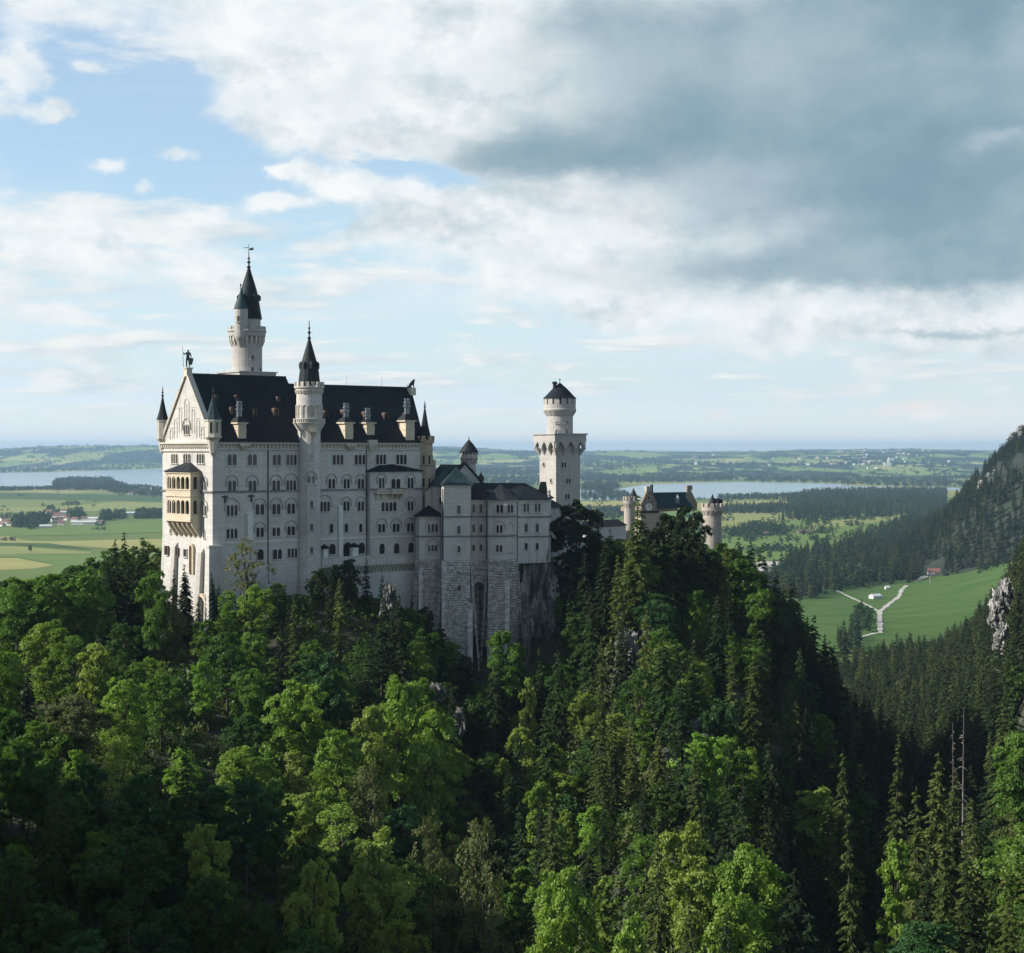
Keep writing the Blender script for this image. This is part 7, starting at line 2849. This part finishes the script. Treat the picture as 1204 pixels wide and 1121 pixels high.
def lowland_woods():
    rnd = random.Random(51)
    con, bro = [], []
    woods = [  # outline in the picture, height, width factor, spacing, share of conifers
        ([(62, 574), (66, 566), (84, 564.8), (130, 564.6), (136, 570), (150, 573), (150, 577), (62, 577)], 26, 1.6, 28, .5),
        ([(-60, 576), (0, 575), (62, 574), (62, 576), (0, 578), (-60, 579)], 16, 2.2, 26, .2),
        ([(125, 577), (150, 572), (175, 573), (193, 576), (193, 584), (160, 583), (132, 580)], 17, 1.8, 26, .2),
        ([(12, 620), (16, 612), (48, 608), (60, 610), (52, 620), (40, 623)], 19, 1.3, 15, .2),
        ([(-40, 612), (20, 606), (70, 602), (70, 606), (20, 610), (-40, 618)], 14, 1.3, 24, .2),
        ([(78, 608), (80, 602.5), (97, 602), (98, 610), (88, 612)], 17, 1.3, 14, .1),
        ([(119, 613), (121, 605), (129, 604), (130, 613)], 20, 1.3, 12, .1),
        ([(132, 611), (136, 605), (147, 604), (148, 611)], 17, 1.3, 13, .1),
        ([(158, 611), (160, 603), (193, 602), (193, 610)], 17, 1.3, 13, .1),
        ([(112, 619), (114, 613), (122, 613), (122, 620)], 12, 1.3, 14, .1),
        ([(55, 600), (58, 598), (64, 598), (64, 601)], 15, 1.3, 16, .1),
        ([(72, 595.5), (74, 593), (93, 592), (93, 595)], 14, 1.3, 20, .1),
        ([(48, 596), (49, 594.6), (53, 594.6), (53, 596)], 12, 1.3, 20, .1),
        ([(928, 611), (905, 617), (915, 612), (935, 604), (928, 596), (925, 590), (945, 581), (1010, 578), (1113, 578), (1113, 600), (1060, 606), (1010, 610), (950, 615)], 25, 1.1, 23, .75),
        ([(840, 604), (840, 597), (870, 598), (925, 596), (938, 600), (925, 604)], 22, 1.1, 17, .7),
        ([(845, 588.5), (845, 584.5), (900, 583), (940, 582), (940, 586), (920, 588)], 17, 1.4, 24, .4),
        ([(855, 632), (860, 626), (872, 622), (905, 619), (926, 624), (925, 631), (880, 632)], 18, 1.2, 15, .4),
        ([(895, 702), (898, 684), (925, 668), (950, 655), (960, 647), (1010, 652), (1080, 642), (1165, 640), (1180, 656), (1120, 668), (1092, 676), (1072, 682), (1052, 690), (1040, 688), (1000, 692), (960, 704), (925, 707)], 27, 1.0, 13.5, .92),
        ([(868, 676), (872, 664), (884, 660), (884, 672)], 15, 1.1, 12, .4),
        ([(985, 645), (1040, 624), (1070, 610), (1113, 601), (1340, 588), (1340, 650), (1080, 660), (990, 655)], 26, 1.0, 17, .9),
        ([(1001, 742), (1003, 728), (1010, 720), (1020, 724), (1028, 736), (1020, 745)], 17, 1.1, 10, .5),
        ([(1066, 692), (1068, 680), (1076, 680), (1078, 690)], 26, 1.0, 11, .95),
        ([(1122, 684), (1124, 676), (1136, 676), (1138, 684)], 26, 1.1, 11, .9),
        ([(985, 775), (985, 752), (1010, 749), (1012, 775)], 20, 1.0, 11, .8),
        ([(685, 566), (690, 560), (735, 561), (790, 559), (860, 561), (868, 565), (800, 567.5), (735, 568.5)], 22, 2.4, 46, .5),
        ([(684, 577), (688, 569), (725, 570), (728, 574), (715, 578)], 22, 2.0, 30, .5),
        ([(684, 588), (684, 580), (735, 579), (745, 586), (720, 588)], 15, 1.6, 26, .3),
        ([(684, 610), (690, 598), (735, 598), (750, 606), (720, 612)], 15, 1.6, 22, .4),
        ([(555, 578), (560, 558), (600, 556), (636, 560), (636, 572), (600, 572)], 22, 2.6, 52, .5),
        ([(870, 566.5), (880, 563), (985, 560), (1060, 563), (1130, 567), (1180, 570), (1180, 573.5), (1060, 572.5), (1000, 570.8), (985, 568.5), (900, 567)], 20, 3.0, 60, .3),
        ([(-60, 557), (-20, 552), (60, 551), (190, 548), (200, 551), (130, 553), (60, 555), (0, 556)], 24, 2.8, 80, .4),
        ([(640, 556), (700, 552), (800, 551), (880, 553), (960, 551), (1100, 552), (1150, 556), (1100, 557), (960, 555), (800, 556), (700, 558)], 24, 3.2, 110, .4)]
    for (poly, h, wf, sp, pc) in woods:
        W = [on_plain(*p) for p in poly]
        ys = [w[1] for w in W]
        y0, y1 = min(ys), max(ys)
        y = y0
        cnt = 0
        while y < y1:
            xs = [w[0] for w in W]
            x = min(xs)
            while x < max(xs):
                px_, py_ = x+rnd.uniform(-.4, .4)*sp, y+rnd.uniform(-.4, .4)*sp
                if in_poly(px_, py_, W) and rnd.random() < .9:
                    z = PLAIN-.5
                    if 1400 < py_ < 2330 and (905-CX)/F*py_ < px_ < (1230-CX)/F*py_:
                        z = float(meadow_z(px_, py_))-.5
                    if py_ > 10500:
                        z = max(z, float(hills_z(np.array([px_]), np.array([py_]))[0])-1)
                    c = rnd.random() < pc
                    hh = h*rnd.uniform(.7, 1.2)*(1 if c else .82)
                    (con if c else bro).append((px_, py_, z, hh, hh*wf*rnd.uniform(.8, 1.2), rnd.randrange(4 if c else 3), rnd.random()**1.3))
                    cnt += 1
                x += sp
            y += sp*(1.0 if sp < 40 else 1.6)
    # single trees and bushes along the field edges
    for (n, x0, x1, y0, y1, h) in ((26, -40, 192, 579, 640, 8), (130, 690, 1060, 588, 640, 12), (420, -40, 192, 540, 552, 22), (900, 500, 1140, 539, 566, 20), (40, 860, 1000, 612, 660, 13)):
        for _ in range(n):
            px, py = rnd.uniform(x0, x1), rnd.uniform(y0, y1)
            for k in range(rnd.choice((1, 1, 2, 4, 6))):
                x, y = on_plain(px+k*h*.6*(py-HY)/340.0*rnd.uniform(.6, 1.6)*2, py)
                z = PLAIN-.5
                if y > 8000:
                    z = max(z, float(hills_z(np.array([x]), np.array([y]))[0])-1)
                hh = h*rnd.uniform(.6, 1.2)
                bro.append((x, y, z, hh, hh*rnd.uniform(1.0, 1.9), rnd.randrange(3), rnd.random()))
    print('lowland', len(con), len(bro))
    merge_trees('lowland_spruce_forest', FARCON, con, M['far_needle'], 'dark spruce woods and belts on the valley plain')
    merge_trees('lowland_broadleaf_woods', FARBRO, bro, M['far_leaf'], 'green copses and hedgerows on the valley plain')


lowland_woods()


def mountain_forest():
    rnd = random.Random(61)
    xs, ys = np.arange(400, 1380, 11.5), np.arange(2060, 3900, 13.0)
    X, Y = np.meshgrid(xs, ys)
    r = np.random.default_rng(4)
    X = X+r.uniform(-5, 5, X.shape)
    Y = Y+r.uniform(-6, 6, Y.shape)
    Z = mountain_z(X, Y)
    pts = []
    for x, y, z in zip(X.ravel(), Y.ravel(), Z.ravel()):
        px = CX+x/y*F
        py = HY-z/y*F
        if z < PLAIN-11 or px > 1225 or px < 1000 or (px < 1150 and z < float(meadow_z(x, y))-3 and y < 2330):
            continue
        if 1085 < px < 1111 and y < 2500 and 660 < py < 690:
            continue
        # gaps on the rock bands
        if 1148 < px < 1204 and abs(py-(562-.55*(px-1165))) < 9 and rnd.random() < .75:
            continue
        if px > 1190 and abs(py-512) < 10 and rnd.random() < .6:
            continue
        if rnd.random() < .06:
            continue
        h = rnd.uniform(15, 27)
        pts.append((x, y, z-1, h, h*rnd.uniform(.8, 1.15), rnd.randrange(4), rnd.random()**2.6))
    print('mountain', len(pts))
    merge_trees('mountain_forest', FARCON, pts, M['far_needle'], 'dark spruce forest covering the mountain flank')


mountain_forest()

# a lone tree among the left fields, and a few on the right meadows
LONE = []
for (px, py, h, kd, w, lab) in ((35.5, 650, 13.5, BROAD[3], 'deep green', 'lone round dark tree in the striped fields'),
                                (892, 655, 17, BROAD[0], 'deep green', 'solitary round tree on the meadow left of the valley spruces'),
                                (904, 646, 11, BROAD[3], 'deep green', 'small round tree on the broad valley meadow'),
                                (1003, 636, 22, SPRUCE[0], 'dark green', 'solitary spruce at the tip of the mountain forest'),
                                (905, 659, 16, BROAD[3], 'deep green', 'low tree by the parked vans'),
                                (932, 664, 14, SPRUCE[0], 'dark green', 'thin spruce at the edge of the car park'),
                                (940, 664, 16, BROAD[4], 'deep green', 'round tree at the edge of the car park')):
    x, y = on_plain(px, py)
    add = add_tree(kd, x, y, PLAIN, h, dict(GREENS+NEEDLES[:1])[w], 1.0, 1.2)
    tag(add, lab, 'tree')

ORD = ['first', 'second', 'third', 'fourth', 'fifth', 'sixth', 'seventh', 'eighth', 'ninth', 'tenth', 'eleventh', 'twelfth', 'thirteenth', 'fourteenth', 'fifteenth', 'sixteenth', 'seventeenth', 'eighteenth', 'nineteenth', 'twentieth',
       'twenty-first', 'twenty-second', 'twenty-third', 'twenty-fourth', 'twenty-fifth', 'twenty-sixth', 'twenty-seventh', 'twenty-eighth', 'twenty-ninth', 'thirtieth']


def label_trees():
    by = {}
    for t in TREES:
        by.setdefault((t[0], t[1], t[2]), []).append(t)
    for (nm, tint, place), rows in by.items():
        rows.sort(key=lambda t: t[3])
        word = nm.replace('_tree', ' tree') if nm in ('broadleaf_tree', 'young_tree') else nm.replace('_tree', '')
        for i, t in enumerate(rows):
            if nm == 'young_tree':
                lab = 'sparse young tree with bare limbs before the palace wall'
            elif len(rows) == 1:
                lab = 'only %s %s on the %s' % (tint, word, place)
            else:
                lab = '%s %s %s from the left on the %s' % (ORD[min(i, 29)], tint, word, place)
            lab = lab.replace('on the on the', 'on the').replace('on the behind', 'behind')
            tag(t[6], lab, 'tree', '%ss of the wooded castle slope' % (word if 'tree' in word else word))


label_trees()

# ------------------------------------------------------------------ houses, huts, vans
M['house_white'] = plain('white render', (0.72, 0.70, 0.65), (0.60, 0.58, 0.54), .4, .8)
M['house_wood'] = plain('weathered timber', (0.20, 0.15, 0.11), (0.14, 0.11, 0.085), .8, .8)
M['roof_red'] = plain('red roof tiles', (0.20, 0.085, 0.065), (0.15, 0.07, 0.055), .5, .8)
M['roof_brown'] = plain('brown roof tiles', (0.17, 0.10, 0.08), (0.12, 0.08, 0.065), .5, .8)
M['roof_pale'] = plain('pale sheet roof', (0.60, 0.61, 0.62), (0.48, 0.49, 0.50), .3, .5)
M['van_white'] = plain('white car paint', (0.75, 0.75, 0.74), (0.66, 0.66, 0.66), .5, .35)
M['tyre'] = plain('tyre rubber', (0.02, 0.02, 0.02), None, .5, .8)


def house(name, x, y, z, w, d, h, rh, ang, wall, roof, label, cat, group=None, detail=True):
    root = thing(name, (x, y, z), label, cat, group)
    fr = Frame((x, y), ang=ang)
    g = G(fr)
    hw, hd = w/2, d/2
    g.box(-hw, hw, -hd, hd, z-2, z+h)
    g.raw([(-hw, -hd, z+h), (-hw, hd, z+h), (-hw, 0, z+h+rh), (hw, -hd, z+h), (hw, hd, z+h), (hw, 0, z+h+rh)], [(0, 2, 1), (3, 4, 5)])
    wl = g.done('wall', M[wall], root)
    g = G(fr)
    o = .6
    s = rh/hd
    for sg in (-1, 1):
        g.raw([(-hw-o, sg*(hd+o), z+h-s*o), (hw+o, sg*(hd+o), z+h-s*o), (hw+o, 0, z+h+rh), (-hw-o, 0, z+h+rh), (-hw-o, sg*(hd+o), z+h-s*o+.25), (hw+o, sg*(hd+o), z+h-s*o+.25), (hw+o, 0, z+h+rh+.25), (-hw-o, 0, z+h+rh+.25)],
              [(0, 1, 2, 3), (4, 5, 6, 7), (0, 1, 5, 4), (1, 2, 6, 5), (3, 0, 4, 7)])
    g.done('roof', M[roof], root)
    if detail:
        for u in np.linspace(-hw+1.6, hw-1.6, max(2, int(w/3.5))):
            for zz_ in ((z+1.2,) if h < 4.5 else (z+1.2, z+3.9)):
                g = G(fr)
                g.box(u-.5, u+.5, -hd-.06, -hd+.02, zz_, zz_+1.2)
                g.done('window', M['pane'], wl)
        g = G(fr)
        g.box(hw*.3, hw*.3+.8, -.4+hd*.3, .4+hd*.3, z+h, z+h+rh+1.0)
        g.done('chimney', M['roof_brown'], root)
    return root


def villages():
    rnd = random.Random(71)
    # left village with its sheds
    for (px, py, w, d, h, lab) in ((93, 617, 34, 16, 6, 'longest white shed with pale roof in the left village'), (106, 617.5, 30, 15, 7, 'white shed right of the longest shed'), (110, 612.5, 26, 12, 6, 'pale roofed shed behind the white sheds'),
                                   (54, 621, 26, 12, 4.5, 'low white shed at the near edge of the left village'), (80, 604.5, 40, 14, 5, 'long grey roofed barn behind the left village'), (152, 606, 30, 14, 6, 'pale roofed barn between the tree clumps')):
        x, y = on_plain(px, py)
        house('shed', x, y, PLAIN, w, d, h, 3.0, rnd.uniform(-.15, .2), 'house_white', 'roof_pale', lab, 'shed')
    spots = [(2, 619, 0), (7, 616, 0), (12, 618, 1), (4, 613, 1), (62, 606, 0), (66, 608.5, 0), (70, 606.5, 0), (74, 609, 1), (78, 612, 0), (70, 613, 0), (84, 608, 1), (64, 614, 1), (50, 612, 1), (88, 613, 0), (72, 617.5, 0), (100, 612, 1), (118, 616, 1), (145, 608, 1), (58, 604, 0), (76, 603, 0)]
    for i, (px, py, c) in enumerate(spots):
        x, y = on_plain(px, py)
        house('farmhouse', x, y, PLAIN, rnd.uniform(12, 18), rnd.uniform(9, 12), rnd.uniform(4.8, 6.2), rnd.uniform(3.5, 4.8), rnd.uniform(-.6, .6), 'house_white', 'roof_red' if not c else 'roof_brown',
              'small white farmhouse with a %s roof in the left village' % ('red' if not c else 'brown'), 'house', '%s roofed farmhouses of the left village' % ('red' if not c else 'brown'), detail=False)
    for i in range(15):
        px, py = rnd.uniform(151, 186), rnd.uniform(575.5, 583)
        x, y = on_plain(px, py)
        house('farmhouse', x, y, PLAIN, rnd.uniform(14, 22), rnd.uniform(11, 14), rnd.uniform(5, 7), rnd.uniform(4, 5.5), rnd.uniform(-.6, .6), 'house_white', 'roof_red', 'small red roofed house in the lakeside village', 'house', 'houses of the lakeside village', detail=False)
    x, y = on_plain(177.5, 579)
    root = thing('church', (x, y, PLAIN), 'white church steeple of the lakeside village', 'church')
    g = G()
    g.box(x-3, x+3, y-3, y+3, PLAIN-1, PLAIN+20)
    g.done('steeple', M['house_white'], root)
    g = G()
    g.fan([(x-3.5, y-3.5), (x+3.5, y-3.5), (x+3.5, y+3.5), (x-3.5, y+3.5)], PLAIN+20, (x, y, PLAIN+31))
    g.done('spire', M['roof_brown'], root)
    # far town beyond the right lake
    for i in range(64):
        px = rnd.gauss(1010, 42) if i % 3 else rnd.uniform(720, 1120)
        py = rnd.uniform(545.5, 557)
        x, y = on_plain(px, py)
        z = max(PLAIN, float(hills_z(np.array([x]), np.array([y]))[0]))
        house('house', x, y, z, rnd.uniform(18, 34), rnd.uniform(14, 18), rnd.uniform(7, 10), rnd.uniform(5, 7), rnd.uniform(-.8, .8), 'house_white', rnd.choice(('roof_red', 'roof_pale', 'roof_brown')), 'tiny pale house of the far town beyond the lake', 'house', 'houses of the far town beyond the lake', detail=False)
    x, y = on_plain(1044, 556)
    z = max(PLAIN, float(hills_z(np.array([x]), np.array([y]))[0]))
    root = thing('church', (x, y, z), 'white church with tower in the far town beyond the lake', 'church')
    g = G()
    g.box(x-30, x+26, y-12, y+12, z-2, z+24)
    g.done('nave', M['house_white'], root)
    g = G()
    g.box(x-2, x+14, y-9, y+9, z, z+52)
    g.fan([(x-2, y-9), (x+14, y-9), (x+14, y+9), (x-2, y+9)], z+52, (x+6, y, z+72))
    g.done('bell_tower', M['house_white'], root)
    # hut and red roofed house on the meadow
    x, y, z = on_meadow(1029, 704)
    house('meadow_hut', x, y, z, 12, 8, 3.2, 2.2, .5, 'house_white', 'roof_pale', 'small white hut with pale roof in the fork of the path', 'hut')
    x, y, z = on_meadow(1043, 693)
    house('meadow_hut', x, y, z, 5, 4, 2.4, 1.6, .2, 'house_white', 'roof_pale', 'tiny white hut at the spruce edge behind the fork', 'hut')
    x, y, z = on_meadow(1098, 676.5)
    house('red_roofed_house', x, y, z, 15, 10, 4.6, 4.2, -.15, 'house_white', 'roof_red', 'white house with large red roof at the meadow edge', 'house')
    for (px, py, lab) in ((944, 627.5, 'dark timber barn on the broad valley meadow'), (902, 630, 'low timber barn by the copse')):
        x, y = on_plain(px, py)
        house('timber_barn', x, y, PLAIN, 20, 11, 4.5, 4, .1, 'house_wood', 'roof_brown', lab, 'barn', detail=False)
    # car park
    P = [on_plain(*p) for p in ((886, 674), (890, 661), (938, 662), (940, 672))]
    tag(mesh_obj('car_park', [(p[0], p[1], PLAIN+1.3) for p in P], [(0, 1, 2, 3)], M['gravel']), 'gravel car park behind the spruces', None, None, 'structure')

    def van(x, y, ang, lab, grp):
        z = PLAIN+1.3
        root = thing('parked_van', (x, y, z), lab, 'van', grp)
        fr = Frame((x, y), ang=ang)
        g = G(fr)
        pts = [(-3.2, .5), (3.2, .5), (3.3, 1.3), (2.5, 1.55), (1.9, 2.7), (-3.2, 2.75)]
        n = len(pts)
        g.raw([(p[0], -1.05, z+p[1]) for p in pts]+[(p[0], 1.05, z+p[1]) for p in pts], [tuple(range(n)), tuple(range(2*n-1, n-1, -1))]+[((i+1) % n, i, n+i, n+(i+1) % n) for i in range(n)])
        b = g.done('body', M['van_white'], root)
        g = G(fr)
        g.box(-2.8, 1.8, -1.09, 1.09, z+1.6, z+2.4)
        g.done('window', M['pane'], b)
        for u in (-2.1, 2.1):
            for v in (-1.0, 1.0):
                g = G(fr)
                a = fr.w(u, v-.12, z+.4)
                g.tube((u, v-.14, z+.42), (u, v+.14, z+.42), .42, .42, 10)
                g.done('wheel', M['tyre'], root)
    for i in range(11):
        px = 893+i*4.0+rnd.uniform(-.8, .8)
        x, y = on_plain(px, 667.5+(i % 2)*2.5)
        van(x, y, rnd.choice((0, 1.57, .2)), 'white van parked on the gravel behind the spruces', 'vans parked behind the spruces')


villages()

# fence posts and poles by the meadow path
for (px, py, h, lab) in ((1093.5, 686, 9, 'thin pale pole on the upper meadow'), (1025, 690, 5, 'short pale post near the tiny hut')):
    x, y, z = on_meadow(px, py)
    root = thing('pole', (x, y, z), lab, 'pole')
    g = G()
    g.tube((x, y, z-.5), (x, y, z+h), .35, .25, 6)
    g.done('post', M['gravel'], root)
    g = G()
    g.box(x-.8, x+.8, y-.2, y+.2, z+h-1.2, z+h-.8)
    g.done('crossbar', M['gravel'], root)

# ------------------------------------------------------------------ the air
def build_haze():
    m = bpy.data.materials.new('haze')
    m.use_nodes = True
    t = NT(m.node_tree)
    out = t.new('ShaderNodeOutputMaterial')
    v = t.new('ShaderNodeVolumePrincipled')
    v.inputs['Color'].default_value = (0.50, 0.75, 1.0, 1)
    v.inputs['Density'].default_value = HAZE
    v.inputs['Anisotropy'].default_value = 0.15
    t.l.new(v.outputs[0], out.inputs['Volume'])
    g = G()
    g.box(-34000, 34000, -400, 46000, -205, 190)
    tag(g.done('haze', m), 'pale blue air over the valley', None, None, 'stuff')


HAZE = 3.7e-5
build_haze()
